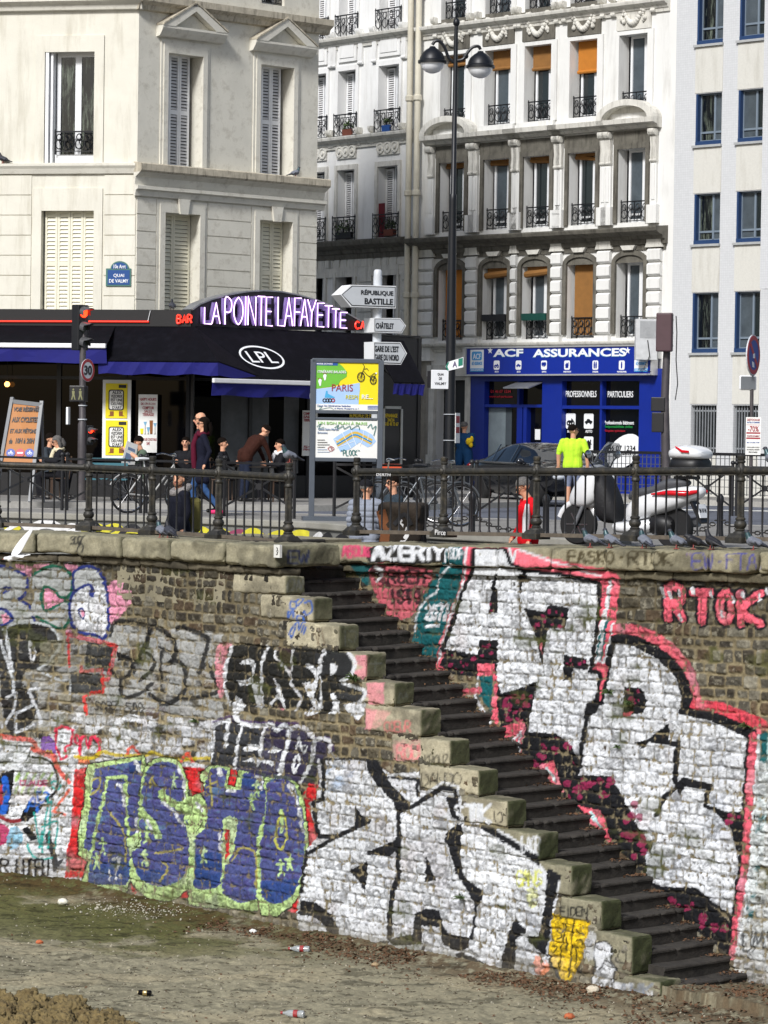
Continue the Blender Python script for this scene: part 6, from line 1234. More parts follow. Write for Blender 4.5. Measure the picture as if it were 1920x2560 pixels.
t3,v3=awning(CB,CB.s(531,955,o3),CB.s(950,960,o3),CB.z(700,824,.1),.1,CB.s(950,835,.1),zb3,o3,.32,'wide black awning with white oval logo and white front bar under the arched sign')
def slope(v,u,w):return(v[0]*(1-u)+v[1]*u)*(1-w)+(v[3]*(1-u)+v[2]*u)*w
ex=(v3[1]-v3[0]).normalized();ey=(v3[0]-v3[3]);ey=(ey-ex*ey.dot(ex)).normalized();ez=ex.cross(ey)
def logo(c,a,bb,par,w=.05):
 b=MB();vs=[];n=32
 for k in range(n):
  g=6.2832*k/n
  for q in(0,w):vs.append(c+ex*(a-q)*math.cos(g)+ey*(bb-q)*math.sin(g)+ez*.012)
 b.add(vs,[(2*k,2*((k+1)%n),2*((k+1)%n)+1,2*k+1)for k in range(n)]);b.build('logo_ring',TW,par)
 M=Matrix(((ex.x,ey.x,ez.x,c.x+ez.x*.014),(ex.y,ey.y,ez.y,c.y+ez.y*.014),(ex.z,ey.z,ez.z,c.z+ez.z*.014))).to_4x4();text('lettering','LPL',M,a*1.25,bb*.95,TW,par,.0,.003)
Fs=Fr((v3[3]).xy,CB.d.xy)
lc=slope(v3,.31,.55);logo(lc,.62,.38,t3)
ex,ey,ez=CB.d.copy(),Vector((0,0,1)),CB.n.copy();logo(CB.w(CB.s(792,987,o3+.05),CB.z(792,990,o3+.05),o3+.05),.22,.24,t3,.02)
awning(CB,CB.s(985,957,1.2),CB.s(1062,957,1.2),CB.z(980,850,.1),CB.s(930,850,.1),CB.s(1010,850,.1),CB.z(1030,956,1.2),1.2,.28,'small end awning with blue valance left of the white street name plate',bar=False)
b=MB();d0,d1=CB.s(960,1080),CB.s(1000,1080);b.fbox(CB,CBL-1.4,CBL,0,zf0-.03,-.2,-.02);b.build('end_wall',CAFB,CAF)
b=MB();dz=CB.z(975,1022);w=.06
for a,c,p,q in((d0-w,d0,0,dz),(d1,d1+w,0,dz),(d0,d1,dz,dz+w)):b.fbox(CB,a,c,p,q,-.02,.03)
b.build('door_frame',mat('door_frame_grey',c8(170,172,168),.5,var=.1),CAF)
b=MB();b.fbox(CB,d0,d1,0,dz,-.02,.005);b.build('shop_door',CAFB,CAF);TY=mat('vinyl_yellow',c8(220,190,30),.5,var=0)
for tx,x,y,wd_,hh in(('DEPANNAGE',977,1039,.42,.09),('24/24',977,1050,.22,.08),('06 82 43 73 67',977,1060,.48,.08),('BLINDAGE DE PORTE',910,1039,.9,.1)):text('lettering',tx,CB.mat(CB.s(x,y,.01),CB.z(x,y,.01),.012),wd_,hh,TY,CAF,.01)
b=MB();b.ball(CA.w(CA.s(46,962,-.6),CA.z(46,962,-.6),.12),.06,10,8);t=thing('pendant_lamp',CA.w(CA.s(46,962,-.6),CA.z(46,962),.12),'small lit pendant bulb hanging under the left awning','lamp');b.build('bulb',mat('bulb_lit',c8(255,200,120),.4,var=0,emit=c8(255,170,90),estr=4),t);b=MB();b.tube([CA.w(CA.s(46,962,-.6),CA.z(46,962,-.6)+.05,.12),CA.w(CA.s(46,962,-.6),zf0-.03,.12)],.006,5);b.build('flex',IROND,t)
PYEL=mat('poster_yellow',c8(228,208,20),.6,var=.03);PWH=mat('poster_white',c8(222,222,218),.6,var=.04);PBR=mat('poster_brown',c8(130,78,30),.6,var=0);PK_=mat('poster_ink',c8(26,26,28),.6,var=0);PRD=mat('poster_red',c8(150,40,50),.6,var=0);PBL=mat('poster_blue',c8(110,160,190),.6,var=0)
PO=.1;PZ=(0,700,2.963)
def prect(F,x0,x1,y0,y1,o,m,par,name='sheet',t=.01,z=PZ):
 return rrect(F,x0,x1,y0,y1,*z,o,m,par,t,name,.01)
t=thing('poster_panel',CA.w(CA.s(292,1040,PO),1,PO),'white framed panel holding two identical yellow event posters on the cafe front','poster');prect(CA,762,972,740,1322,PO,PWH,t,'frame',.03)
for dy in(0,274):
 _,bx=prect(CA,783,944,766+dy,1024+dy,PO+.034,PYEL,t);rrect(CA,804,918,812+dy,966+dy,*PZ,PO+.046,PK_,t,.004,'card_outline',.15);rrect(CA,812,910,820+dy,958+dy,*PZ,PO+.052,PWH,t,.004,'card',.13)
 for i,tx in enumerate(('ALEX','VIZOREK','EST UNE','OEUVRE',"D'ART")):Tz(tx,822 if i%4 else 832,908 if i%4 else 902,822+i*28+dy,844+i*28+dy,PK_,*PZ,t,PO+.06,.012,CA)
 for x in(828,895):
  sgn=-1 if x<850 else 1;X=lambda px_,py_:CA.px(px_/2.963,700+(py_+dy)/2.963,PO+.05);b=MB();b.plate(CA,[X(x-14,972),X(x+14,972),X(x+14,1000),X(x+(28 if sgn>0 else 14),1008),X(x-(28 if sgn<0 else 14),1008),X(x-14,1000)],PO+.046,PO+.05);b.build('boot',PBR,t)
 rrect(CA,880,936,776+dy,800+dy,*PZ,PO+.046,PK_,t,.004,'caption',.1)
t=thing('poster_panel',CA.w(-.6,1,.1),'tall white happy hour poster with drawn cocktail glasses on the dark cafe front','poster');prect(CA,1027,1166,848,1278,PO,PWH,t,'frame',.02)
for i,(tx,y0,y1,x0,x1)in enumerate((("HAPPY HOUR'S",872,896,1036,1158),('DE 17H À 21H',904,926,1044,1150),('COMPTOIR',936,958,1056,1140),('SALLE',962,982,1070,1126),('TERRASSE',986,1008,1056,1140),('TOUS LES COCKTAILS',1172,1190,1040,1160),('5€',1198,1222,1085,1110))):Tz(tx,x0,x1,y0,y1,PRD,*PZ,t,PO+.024,.015,CA)
for x,y0,y1,mm in((1050,1100,1140,PYEL),(1075,1050,1080,PBL),(1120,1040,1140,PBR),(1148,1060,1090,PBL),(1098,1090,1130,PBL)):
 X=lambda px_,py_:CA.px(px_/2.963,700+py_/2.963,PO+.03);b=MB();b.plate(CA,[X(x-13,y0),X(x+13,y0),X(x+(9 if mm is PBR or mm is PYEL else 2),y1),X(x-(9 if mm is PBR or mm is PYEL else 2),y1)],PO+.022,PO+.026);b.build('cocktail_drawing',mm,t)
 b=MB();b.plate(CA,[X(x-1.5,y1),X(x+1.5,y1),X(x+1.5,1138),X(x+8,1142),X(x-8,1142),X(x-1.5,1138)],PO+.022,PO+.027);b.build('glass_stem',PK_,t)
t=thing('poster_panel',CB.w(CB.s(662,1080,.1),1,.1),'second cocktail price poster half hidden behind the walking route map','poster');prect(CB,893,985,820,1105,.1,PWH,t,'frame',.02,(400,700,2.5136))
for tx,y0,y1 in(('COMPTOIR',832,848),('SALLE',852,868),('TERRASSE',872,890),('5€',1040,1056),('PINTE',1060,1072)):Tz(tx,902,970,y0,y1,PRD,400,700,2.5136,t,.124,.015,CB)
t=thing('street_plaque',FA.w(FA.s(297,695),FA.z(297,695),.05),'blue enamel QUAI DE VALMY plaque with green edge and rounded top on the cream wall','street sign')
QZ=(0,0,2.0232);PG=mat('enamel_green',c8(70,110,104),.3,var=.1);PB=mat('enamel_blue',c8(34,74,132),.3,var=.05)
prect(FA,537,664,1358,1448,.03,PG,t,'edge',.02,QZ);prect(FA,545,656,1366,1440,.052,PB,t,'field',.004,QZ)
q=FA.px(300,672,.03);h0=FA.px(278,672)[0];rr_=q[0]-h0
b=MB();b.plate(FA,[(q[0]+rr_*math.cos(g_),q[1]+.17*math.sin(g_)*1.0)for g_ in np.linspace(0,math.pi,15)],.03,.05);b.build('top_edge',PG,t);b=MB();b.plate(FA,[(q[0]+(rr_-.03)*math.cos(g_),q[1]+.0+.14*math.sin(g_))for g_ in np.linspace(0,math.pi,15)],.05,.056);b.build('top_field',PB,t)
Tz('10e Arrt',575,636,1338,1358,TW,*QZ,t,.058,.012,FA);Tz('QUAI',574,628,1385,1404,TW,*QZ,t,.058,.012,FA);Tz('DE VALMY',552,650,1412,1430,TW,*QZ,t,.058,.012,FA)
# ================================================================== STREET FURNITURE
POLE=mat('pole_brown_grey',c8(72,68,70),.5,.1,var=.15,scale=6,dirt_refl=c8(98,94,92),dirt_refl_amt=.5);SIGB=mat('signal_black',c8(30,30,32),.45,var=.1);VIS=mat('signal_visor',c8(70,70,72),.5,var=.1);WPL=mat('sign_white',c8(220,222,224),.35,var=.04);WPLD=mat('sign_grey_white',c8(184,188,192),.4,var=.05);SGREY=mat('sign_frame_grey',c8(84,90,98),.45,.2,var=.08);SRED=mat('sign_red',c8(170,30,46),.4,var=.05);SBLU=mat('sign_blue_disc',c8(30,60,150),.4,var=.05);BLKT=mat('sign_text_black',c8(24,26,32),.5,var=0)
REDL=mat('red_lamp',c8(255,40,20),.3,var=0,emit=c8(255,50,25),estr=5);OFFL=mat('lens_off',c8(60,66,56),.2,var=.1)
def signal_head(F,s,zt,w,h,dp,par,n=3,lit=0,sb=SIGB):
 b=MB();b.fbox(F,s-w/2,s+w/2,zt-h,zt,-dp,0);hd=b.build('signal_head',sb,par,bevel=.015)
 for i in range(n):
  z=zt-h*(i+.5)/n;r=min(w*.36,h/n*.36);b=MB();b.lathe(F.w(s,z,.0),[(r,0),(r,.015),(r*.6,.03),(.005,.036)],14,F.n);b.build('lens',REDL if i==lit else OFFL,hd,40)
  b=MB();vs=[];k_=12
  for j in range(k_+1):
   g_=math.radians(-20+220*j/k_)
   for o_,dz_,q in((0,0,1.15),(.24 if 40<-20+220*j/k_<140 else.1,-.03,1.08)):vs.append(F.w(s+r*q*math.cos(g_),z+r*q*math.sin(g_)+dz_,o_))
  b.add(vs,[(2*j,2*j+1,2*j+3,2*j+2)for j in range(k_)]);v_=b.build('visor',VIS,hd);sm=v_.modifiers.new('t','SOLIDIFY');sm.thickness=.012
 return hd
p=onz(204,1251);PYT=p.y
t=thing('traffic_light',p,'traffic light with red lit and round 30 sign, in front of the left awning','traffic light')
def up(x,y,Y=None):return ony(x,y,Y or PYT)
b=MB();tp=up(207,870);b.tube([p,up(205,1130),up(205.5,1060),up(206,1055),tp],[.095,.09,.088,.07,.065],14);b.tube([tp,up(209,764)+Vector((.05,.12,0))],[.05,.05],10);b.build('pole',POLE,t,40)
Fh=Fr(up(209,800)[:2],(.62,.78));signal_head(Fh,.0,up(210,762).z,.30,up(210,762).z-up(210,876).z,.2,t,3,0)
c=up(221,926)+Vector((0,-.12,0));nn=Vector((.86,-.5,0)).normalized();r=.235
b=MB();b.disc(c-nn*.012,nn,0.001,r,.012,28);b.build('speed_sign_back',WPLD,t);b=MB();b.disc(c+nn*.001,nn,r*.72,r*.97,.004,28);b.build('speed_sign_ring',SRED,t);b=MB();b.disc(c+nn*.001,nn,.001,r*.72,.003,28);b.build('speed_sign_face',WPL,t)
F30=Fr(c[:2],(.5,.86));text('lettering','30',F30 .mat(0,c.z,.008),.27,.2,BLKT,t,.03)
Fp_=Fr(up(197,985)[:2],(.97,-.2));q=up(197,985);b=MB();b.fbox(Fp_,-.17,.16,q.z-.16,q.z+.17,-.14,.12);b.build('pedestrian_signal',SIGB,t,bevel=.015)
for sx in(-.08,.07):
 b=MB();z=q.z;b.plate(Fp_,[(sx-.02,z-.02),(sx-.045,z-.12),(sx-.02,z-.12),(sx,z-.04),(sx+.03,z-.12),(sx+.05,z-.12),(sx+.025,z-.01),(sx+.03,z+.06),(sx-.03,z+.06)],.121,.124);b.disc(Fp_.w(sx,z+.09,.121),Fp_.n,.001,.02,.003,10);b.build('walking_figure',mat('signal_figure',c8(120,120,84),.5,var=0),t)
q=up(226,1088);F2_=Fr(q[:2],(.8,.6));signal_head(F2_,0,q.z+.2,.16,.4,.14,t,2,0)
b=MB();q=up(189,1040);b.fbox(Fp_,-.24,-.19,q.z-.18,q.z+.18,-.05,.1);b.build('button_box',WPL,t,bevel=.01)
b=MB();q=up(206,1015);b.lathe((p.x,p.y,q.z),[(.094,0),(.094,.02)],12);q=up(206,1050);b.lathe((p.x,p.y,q.z),[(.094,0),(.094,.025)],12);b.build('band',WPLD,t)
t=thing('signboard',onz(40,1256),'orange folding board reading VOIE RESERVEE with white frame at the left edge','sign board');YB=61.2
c0,c1_,c2_,c3_=ony(2,1160,YB-.4),ony(86,1160,YB-.4),ony(104,1009,YB),ony(30,1000,YB)
ORG=mat('board_orange',c8(164,100,16),.5,var=.06,scale=8);b=MB();bk=Vector((0,.03,0));b.hexa([c0+bk,c1_+bk,c1_,c0,c3_+bk,c2_+bk,c2_,c3_]);b.build('panel',ORG,t)
b=MB();lo=lambda a,q,k:a+(q-a)*k
for a,q in((c0,c3_),(c1_,c2_)):b.bar(lo(q,a,1.62),lo(a,q,1.04),.07,.05)
b.bar(lo(c3_,c0,.02),lo(c2_,c1_,.02),.05,.08)
for a,q in((c0,c3_),(c1_,c2_)):e=Vector((lo(q,a,1.62).x+.1,YB+.9,0));b.bar(e,q+bk*3,.05,.04)
b.build('frame',mat('board_frame_grey',c8(118,120,122),.5,var=.1),t)
ex=(c1_-c0).normalized();ey=(c3_-c0).normalized();ez=ex.cross(ey).normalized();
if ez.y>0:ez=-ez
Wb=(c1_-c0).length;Hb=(c3_-c0).length
def onboard(u,v,o=.006):
 c=c0+(c1_-c0)*u+(c3_-c0)*v+ez*o;return Matrix(((ex.x,ey.x,ez.x,c.x),(ex.y,ey.y,ez.y,c.y),(ex.z,ey.z,ez.z,c.z))).to_4x4()
for tx,u,v,w_ in(('VOIE RÉSERVÉE',.48,.86,.76),('AUX CYCLISTES',.49,.69,.76),('ET AUX PIÉTONS',.5,.52,.78),('de',.18,.355,.1),('10H à 20H',.6,.36,.54)):text('lettering',tx,onboard(u,v),Wb*w_,Hb*.085,BLKT,t,.03)
for u,mm in((.24,SBLU),(.52,SRED),(.8,SBLU)):
 c=Vector(onboard(u,.17,.006).translation);b=MB();b.disc(c,ez,.001,.088,.006,20);b.build('round_symbol',mm,t)
 b=MB();x_=Vector(ex);y_=Vector(ey)
 if u==.52:b.hexa([c+x_*a_+y_*d_+ez*e_ for e_ in(.006,.01)for a_,d_ in((-.055,-.016),(.055,-.016),(.055,.016),(-.055,.016))])
 else:
  for k in((-.02,.03)if u>.5 else(-.028,.028)):b.disc(c+x_*k-y_*.01+ez*.006,ez,.014,.024,.004,10)
  b.hexa([c+x_*a_+y_*d_+ez*e_ for e_ in(.006,.01)for a_,d_ in((-.012,-.0),(.012,-.0),(.012,.045),(-.012,.045))])
 b.build('symbol_mark',TW,t)
YI=52.0;t=thing('map_panel',onz(780,1302),'grey framed two-part information panel with PARIS RESPIRE poster above a canal map','information panel')
Fi=Fr(ony(868,1000,YI)[:2],(.995,.1));IZ=(740,860,4.1475)
def ir(x0,x1,y0,y1,o,m,name,t_=.006,r=.01,par=None):return rrect(Fi,x0,x1,y0,y1,*IZ,o,m,par or t,t_,name,r)
def ipx(x,y,o=0):return Fi.px(740+x/4.1475,860+y/4.1475,o)
b=MB();zt=ipx(530,165)[1]
for x in(172,872):s=ipx(x,800)[0];b.fbox(Fi,s-.045,s+.045,0.0,zt,-.05,.05)
b.fbox(Fi,ipx(172,0)[0],ipx(872,0)[0],zt-.05,zt+.02,-.05,.05)
for y0,y1 in((688,724),(764,790),(1180,1220)):b.fbox(Fi,ipx(195,0)[0],ipx(850,0)[0],ipx(530,y1)[1],ipx(530,y0)[1],-.04,.04)
b.build('frame',SGREY,t,bevel=.008);b=MB();b.fbox(Fi,ipx(90,0)[0],ipx(600,0)[0],0,.07,-.2,.2);b.build('base_plate',SGREY,t)
U,_=ir(198,868,186,690,.02,PYEL,'upper_poster');Lw,_=ir(190,858,786,1188,.02,PWH,'lower_poster')
GRN=mat('poster_green',c8(104,176,60),.5,var=.05);LBL=mat('poster_pale_blue',c8(160,190,226),.5,var=.04);DB=mat('poster_blue_ink',c8(40,80,150),.5,var=0);SK=mat('poster_sky_blue',c8(70,160,206),.5,var=0)
def ip(pts,o,m,name,c=3,t_=.003):b=MB();b.plate(Fi,[ipx(x,y,o)for x,y in(cat(pts,c,True)if c else pts)],o,o+t_);return b.build(name,m,t)
def il(pts,w,m,o=.038,c=1):
 return paintline(Fi,[ipx(x,y,o)for x,y in pts],w,m,o,'ink_line',t)
ip([(200,190),(430,190),(480,230),(530,290),(525,340),(460,380),(440,420),(380,440),(200,465)],.027,GRN,'green_field',0)
ip([(200,468),(380,445),(560,420),(660,402),(662,470),(650,560),(648,628),(200,628)],.028,LBL,'blue_field',0)
ir(200,866,626,688,.028,PWH,'caption_band');ir(208,432,188,222,.028,DB,'header')
IT=lambda tx,x0,x1,y0,y1,m,o=.036,bo=.012:Tz(tx,x0,x1,y0,y1,m,*IZ,t,o,bo,Fi)
IT('MAIRIE DE PARIS',216,380,196,214,TW);IT('ITINÉRAIRE BALADES',226,518,268,302,TW);IT('PARIS',372,590,418,490,PRD,.036,.0);IT('RESPI',516,640,530,572,GY);IT('RE...',682,796,526,570,TW)
IT('Tous les itinéraires balades',218,566,632,650,DB);IT('« Paris Respire » !',398,648,662,682,DB)
for y in(646,660,674):il([(742,y),(858,y)],.012,DB)
for cx,cy,rx,ry in((300,345,20,34),(250,398,20,38)):ip([(cx+rx*math.cos(g_)*(1 if math.sin(g_)<0 else.6),cy+ry*math.sin(g_))for g_ in np.linspace(0,6.28,12)[:-1]],.032,TW,'footprint');[ip([(cx-20+9*k+5*math.cos(g_),cy-40+5*math.sin(g_))for g_ in(0,1.57,3.14,4.7)],.032,PBR,'toe',0)for k in range(5)]
ip([(312,485),(326,485),(330,515),(400,550),(398,560),(298,556),(300,535)],.032,SK,'skate',0)
for k,x in enumerate((296,326,352,384)):s_,z_=ipx(x,585,.032);b=MB();b.disc(Fi.w(s_,z_,.032),Fi.n,.018,.036,.003,12);b.build('wheel_drawing',PK_ if k<3 else PRD,t)
for x,y,rx in((674,342,38),(800,376,33)):
 for q in(1,.86):il([(x+rx*q*math.cos(g_),y+rx*1.3*q*math.sin(g_))for g_ in np.linspace(0,6.28,12)],.008,PK_)
 for g_ in np.linspace(0,3.14,5):il([(x+rx*math.cos(g_),y+rx*1.3*math.sin(g_)),(x,y),(x-rx*math.cos(g_),y-rx*1.3*math.sin(g_))],.005,PK_,.037)
il([(692,205),(708,235),(690,290),(674,342)],.01,PK_);il([(708,262),(735,255),(750,275)],.01,PK_);il([(700,280),(760,335),(820,300),(800,376),(760,335)],.01,PK_);ip([(815,298),(842,296),(836,312),(820,310)],.032,TW,'saddle_drawing',0)
LG=mat('poster_pale_green',c8(150,196,120),.5,var=0);GRI=mat('poster_grey_ink',c8(130,150,180),.5,var=0);OCH=mat('poster_ochre',c8(206,170,70),.5,var=0);TAG=mat('marker_green',c8(40,106,100),.5,var=0)
IT('UN BON PLAN À PARIS',230,738,800,836,LG);IT('Canal Saint Martin',228,440,872,894,GRI);IT('Extension',224,326,908,928,GRI)
ip([(385,985),(480,920),(560,880),(640,875),(720,900),(790,940),(830,1010),(780,1060),(740,1070),(660,1020),(560,1090),(460,1120)],.027,LBL,'map_ground',0)
il([(425,1030),(520,975),(610,930),(700,965),(785,1010)],.075,OCH,.032);il([(425,1050),(520,995),(610,950),(700,985),(785,1030)],.055,OCH,.0325);il([(425,1040),(520,985),(610,940),(700,975),(785,1018)],.03,SK,.034);il([(425,1042),(520,987),(612,943),(785,1020)],.008,DB,.036)
for a_ in([(480,920),(520,1000),(570,1080)],[(570,880),(590,960),(640,1090)],[(700,900),(690,990),(660,1060)],[(760,930),(740,1000)],[(400,990),(460,1010)],[(420,1075),(600,1010)]):il(a_,.008,TW,.035)
il([(330,1085),(360,1060),(395,1085),(360,1112),(330,1085)],.01,PRD);il([(355,1075),(375,1080),(365,1098)],.01,PRD)
for k in range(6):il([(222,995+k*25),(300+25*(k%3),995+k*25)],.009,GRI if k>3 else PK_,.036)
il([(215,860),(260,825),(235,880),(290,860)],.01,TAG,.04);il([(400,870),(440,840),(430,880),(490,850),(500,880),(560,850),(570,885),(640,845),(660,890)],.012,TAG,.04);il([(740,870),(780,830),(790,880),(830,850),(805,950)],.012,TAG,.04);il([(220,650),(270,655),(240,680),(350,660),(390,680)],.007,TAG,.04);
for i,ch in enumerate('"PLOCK"'):
 for st_ in G1[ch]:il([(460+i*30+u*24,1100+v*55)for u,v in st_],.012,TAG,.04)
YD=53.4;t=thing('signpost',ony(943,1290,YD),'white round signpost carrying three arrow boards to Republique, Chatelet and the stations','signpost');Fd=Fr(ony(943,800,YD)[:2],(.9,.436));DZ=(400,700,2.5136)
def dpx(x,y,o=.16):return Fd.px(400+x/2.5136,700+y/2.5136,o)
b=MB();pb=ony(943,800,YD);b.lathe((pb.x,pb.y,0),[(.05,0),(.05,1.1)],12);b.build('pole_base',SGREY,t,40);b=MB();b.lathe((pb.x,pb.y,0),[(.075,1.1),(.075,ony(943,690,YD).z),(.07,ony(943,690,YD).z),(.07,ony(943,678,YD).z),(.05,ony(943,674,YD).z)],16);b.build('pole',WPLD,t,40)
def arrow(pts,inn,lines):
 b=MB();b.plate(Fd,[dpx(*q)for q in pts],-.22,.16);a_=b.build('arrow_board',WPL,t)
 b=MB();b.plate(Fd,[dpx(*q)for q in inn],.161,.164);b.build('board_border',BLKT,a_);cx=sum(q[0]for q in inn)/len(inn);cy=sum(q[1]for q in inn)/len(inn)
 b=MB();b.plate(Fd,[dpx(cx+(q[0]-cx)*.97,cy+(q[1]-cy)*.92)for q in inn],.165,.167);b.build('board_face',WPLD,a_)
 for tx,x0,x1,y0,y1 in lines:Tz(tx,x0,x1,y0,y1,BLKT,*DZ,a_,.17,.02,Fd)
arrow([(1135,92),(1202,30),(1484,38),(1482,178),(1198,168)],[(1142,92),(1206,36),(1480,44),(1478,172),(1204,162)],[('RÉPUBLIQUE',1264,1466,60,100),('BASTILLE',1286,1464,116,154)])
arrow([(1342,238),(1510,240),(1546,288),(1520,334),(1342,328)],[(1348,243),(1508,245),(1540,288),(1517,329),(1348,323)],[('CHÂTELET',1356,1468,262,306)])
arrow([(1342,388),(1512,392),(1552,462),(1514,532),(1342,526)],[(1347,393),(1509,397),(1545,462),(1511,527),(1347,521)],[("GARE DE L'EST",1348,1500,414,452),('GARE DU NORD',1348,1500,468,506)])
LI=mat('lamp_iron',c8(26,28,32),.45,.2,var=.15,scale=8);GLOBE=mat('lamp_globe_glass',c8(232,234,236),.12,var=.08,scale=10);
YL=62.0;p=Vector((ony(1122,1270,YL).x,YL,0));t=thing('street_lamp',p,'tall dark double-armed street lamp with two half clear globes before the white buildings','street lamp')
L_=lambda x,y:ony(x,y,YL)
b=MB();b.lathe(p,[(.16,0),(.16,.3),(.13,.36),(.12,.9),(.11,.95)],12);b.tube([p+Vector((0,0,.9)),L_(1128,800),L_(1132,500),L_(1133,488),L_(1133.2,484),L_(1140,90),L_(1141,62)],[.108,.095,.075,.075,.055,.042,.035],12);b.lathe(L_(1141,66),[(.03,0),(.06,.03),(.07,.08),(.05,.14),(.01,.17)],10);b.build('pole',LI,t,40)
for sx,gx,gy,pts in((-1,1081,152,[(1138,158),(1122,145),(1112,120),(1100,104),(1088,103),(1081,112)]),(1,1201,164,[(1140,152),(1158,148),(1170,130),(1182,118),(1196,116),(1201,124)])):
 a_=MB();a_.tube(cat([L_(*q)for q in pts],3),.032,8);arm=a_.build('arm',LI,t,40)
 g_=L_(gx,gy);r=.255
 b=MB();b.lathe(g_,[(.05,r*1.12),(.07,r*1.0),(r*.5,r*.87),(r*.8,r*.6),(r*.97,r*.25),(r*1.0,.02),(r*1.13,.0),(r*1.13,-.05),(r*.98,-.05)],20);hd=b.build('lamp_hood',LI,t,40)
 b=MB();b.lathe(g_,[(r*.96,-.05),(r*.95,-r*.3),(r*.82,-r*.6),(r*.55,-r*.85),(r*.2,-r*.98),(.01,-r)],20);b.build('globe',GLOBE,hd,60)
b=MB();b.ball(L_(1164,140)+Vector((0,.02,0)),.06,8,6);b.build('arm_boss',LI,t,40)
Fq=Fr(L_(1098,949)[:2],(.97,.24));q=L_(1098,949);b=MB();b.fbox(Fq,-.2,.17,q.z-.19,q.z+.19,.1,.13);b.build('street_name_plate',WPL,t,bevel=.01)
for tx,dz_,w_ in(('QUAI',.1,.12),('DE',.02,.06),('VALMY',-.08,.24)):text('lettering',tx,Fq.mat(-.01,q.z+dz_,.133),w_,.055,BLKT,t,.01)
b=MB();b.fbox(Fq,-.22,-.19,q.z-.17,q.z+.17,-.1,.12);b.build('plate_bracket',IROND,t)
Ft=Fr(L_(1140,911)[:2],(.98,-.2));q=L_(1140,911);tl=.16
def tq(a_,z_):return(a_,q.z+z_+a_*tl*1.6)
b=MB();b.plate(Ft,[tq(-.19,0),tq(-.14,.08),tq(.17,.1),tq(.17,-.1),tq(-.14,-.1)],.1,.125);b.build('small_arrow_sign',WPL,t);b=MB();b.plate(Ft,[tq(-.185,0),tq(-.15,.07),tq(-.11,.075),tq(-.15,-.01),tq(-.12,-.09),tq(-.15,-.09)],.126,.129);b.plate(Ft,[tq(.07,.09),tq(.16,.09),tq(.16,-.06),tq(.07,-.06)],.126,.129);b.build('green_mark',mat('sign_green',c8(20,110,90),.4,var=0),t);text('lettering','A',Ft.mat(.0,q.z+.0,.128),.09,.12,mat('sign_violet',c8(60,40,90),.5,var=0),t,.02)
tp_=thing('paper_notice',L_(1139,1070)+Vector((.1,-.16,0)),'narrow paper notice tied with string around the lamp post','notice');Fn=Fr((L_(1139,1070)+Vector((.02,-.16,0)))[:2],(.45,.89));z_=L_(1139,1070).z
b=MB();b.fbox(Fn,-.08,.12,z_-.3,z_+.3,0,.012);b.build('sheet',PWH,tp_);b=MB();b.fbox(Fn,-.06,.1,z_+.1,z_+.24,.0125,.014);b.fbox(Fn,-.06,.1,z_-.1,z_+.02,.0125,.014);b.build('print',PRD,tp_)
b=MB()
for dz_ in(.27,-.25):b.tube([(p.x+.13*math.cos(g_),YL+.13*math.sin(g_),z_+dz_)for g_ in np.linspace(0,6.28,17)[:-1]],.008,5,closed=True)
b.build('string',WPLD,tp_)
YG=64.0;p=Vector((ony(1668,1270,YG).x,YG,ROADZ));BRN=mat('signal_brown',c8(74,54,58),.5,var=.08);t=thing('traffic_light',p,'brown traffic light seen from behind, standing right of the blue insurance sign','traffic light')
q=ony(1667,880,YG);b=MB();b.tube([p,ony(1662,1000,YG),q,ony(1668,790,YG)],[.1,.085,.075,.05],12);b.build('pole',POLE,t,40)
Fg=Fr(q[:2],(-.92,.38));zt=ony(1670,783,YG).z;b=MB();b.fbox(Fg,-.17,.17,q.z,zt,-.25,-.1);b.build('signal_back',BRN,t,bevel=.03);b=MB();b.fbox(Fg,-.12,.12,q.z+.02,zt-.02,-.1,0);b.build('signal_body',BRN,t,bevel=.02)
for k in range(3):
 z=zt-(zt-q.z)*(k+.5)/3;b=MB();b.lathe(Fg.w(0,z,0),[(.1,0),(.1,.12),(.09,.13),(.085,.02)],14,Fg.n);b.build('visor',VIS,t,40)
for y0,y1,w_ in((992,1030,.13),(1030,1082,.11)):
 z1_,z0_=ony(1650,y0,YG).z,ony(1650,y1,YG).z;b=MB();b.fbox(Fg,-w_+.12,w_+.16,z0_+.01,z1_-.01,-.12,.2);b.build('pedestrian_signal',SIGB,t,bevel=.015)
b=MB();w0=ony(1690,790,YG);b.tube([w0,ony(1692,830,YG),ony(1690,900,YG),ony(1694,960,YG),ony(1688,1000,YG)],.012,5);b.build('cable',IROND,t)
YN=49.5;p=Vector((ony(1876,1300,YN).x,YN,0));t=thing('no_parking_sign',p,'round red and blue no parking sign on a dark post at the right edge','road sign');N_=lambda x,y:ony(x,y,YN)
b=MB();b.tube([p,N_(1881,836)],.03,10);b.build('post',POLE,t,40);c=N_(1883,888)+Vector((0,-.05,0));nn=Vector((-.0,-1,0));nn=Vector((.9,-.43,0)).normalized();r=.325
b=MB();b.disc(c-nn*.02,nn,.001,r,.02,32);b.build('sign_back',WPLD,t);b=MB();b.disc(c+nn*.001,nn,r*.74,r*.95,.004,32);b.build('red_ring',SRED,t);b=MB();b.disc(c+nn*.001,nn,.001,r*.74,.003,32);b.build('blue_face',SBLU,t);Fx=Fr(c[:2],(.43,.9));b=MB();b.plate(Fx,[(-.19,c.z+.14),(-.14,c.z+.19),(.19,c.z-.14),(.14,c.z-.19)],.005,.008);b.build('red_bar',SRED,t)
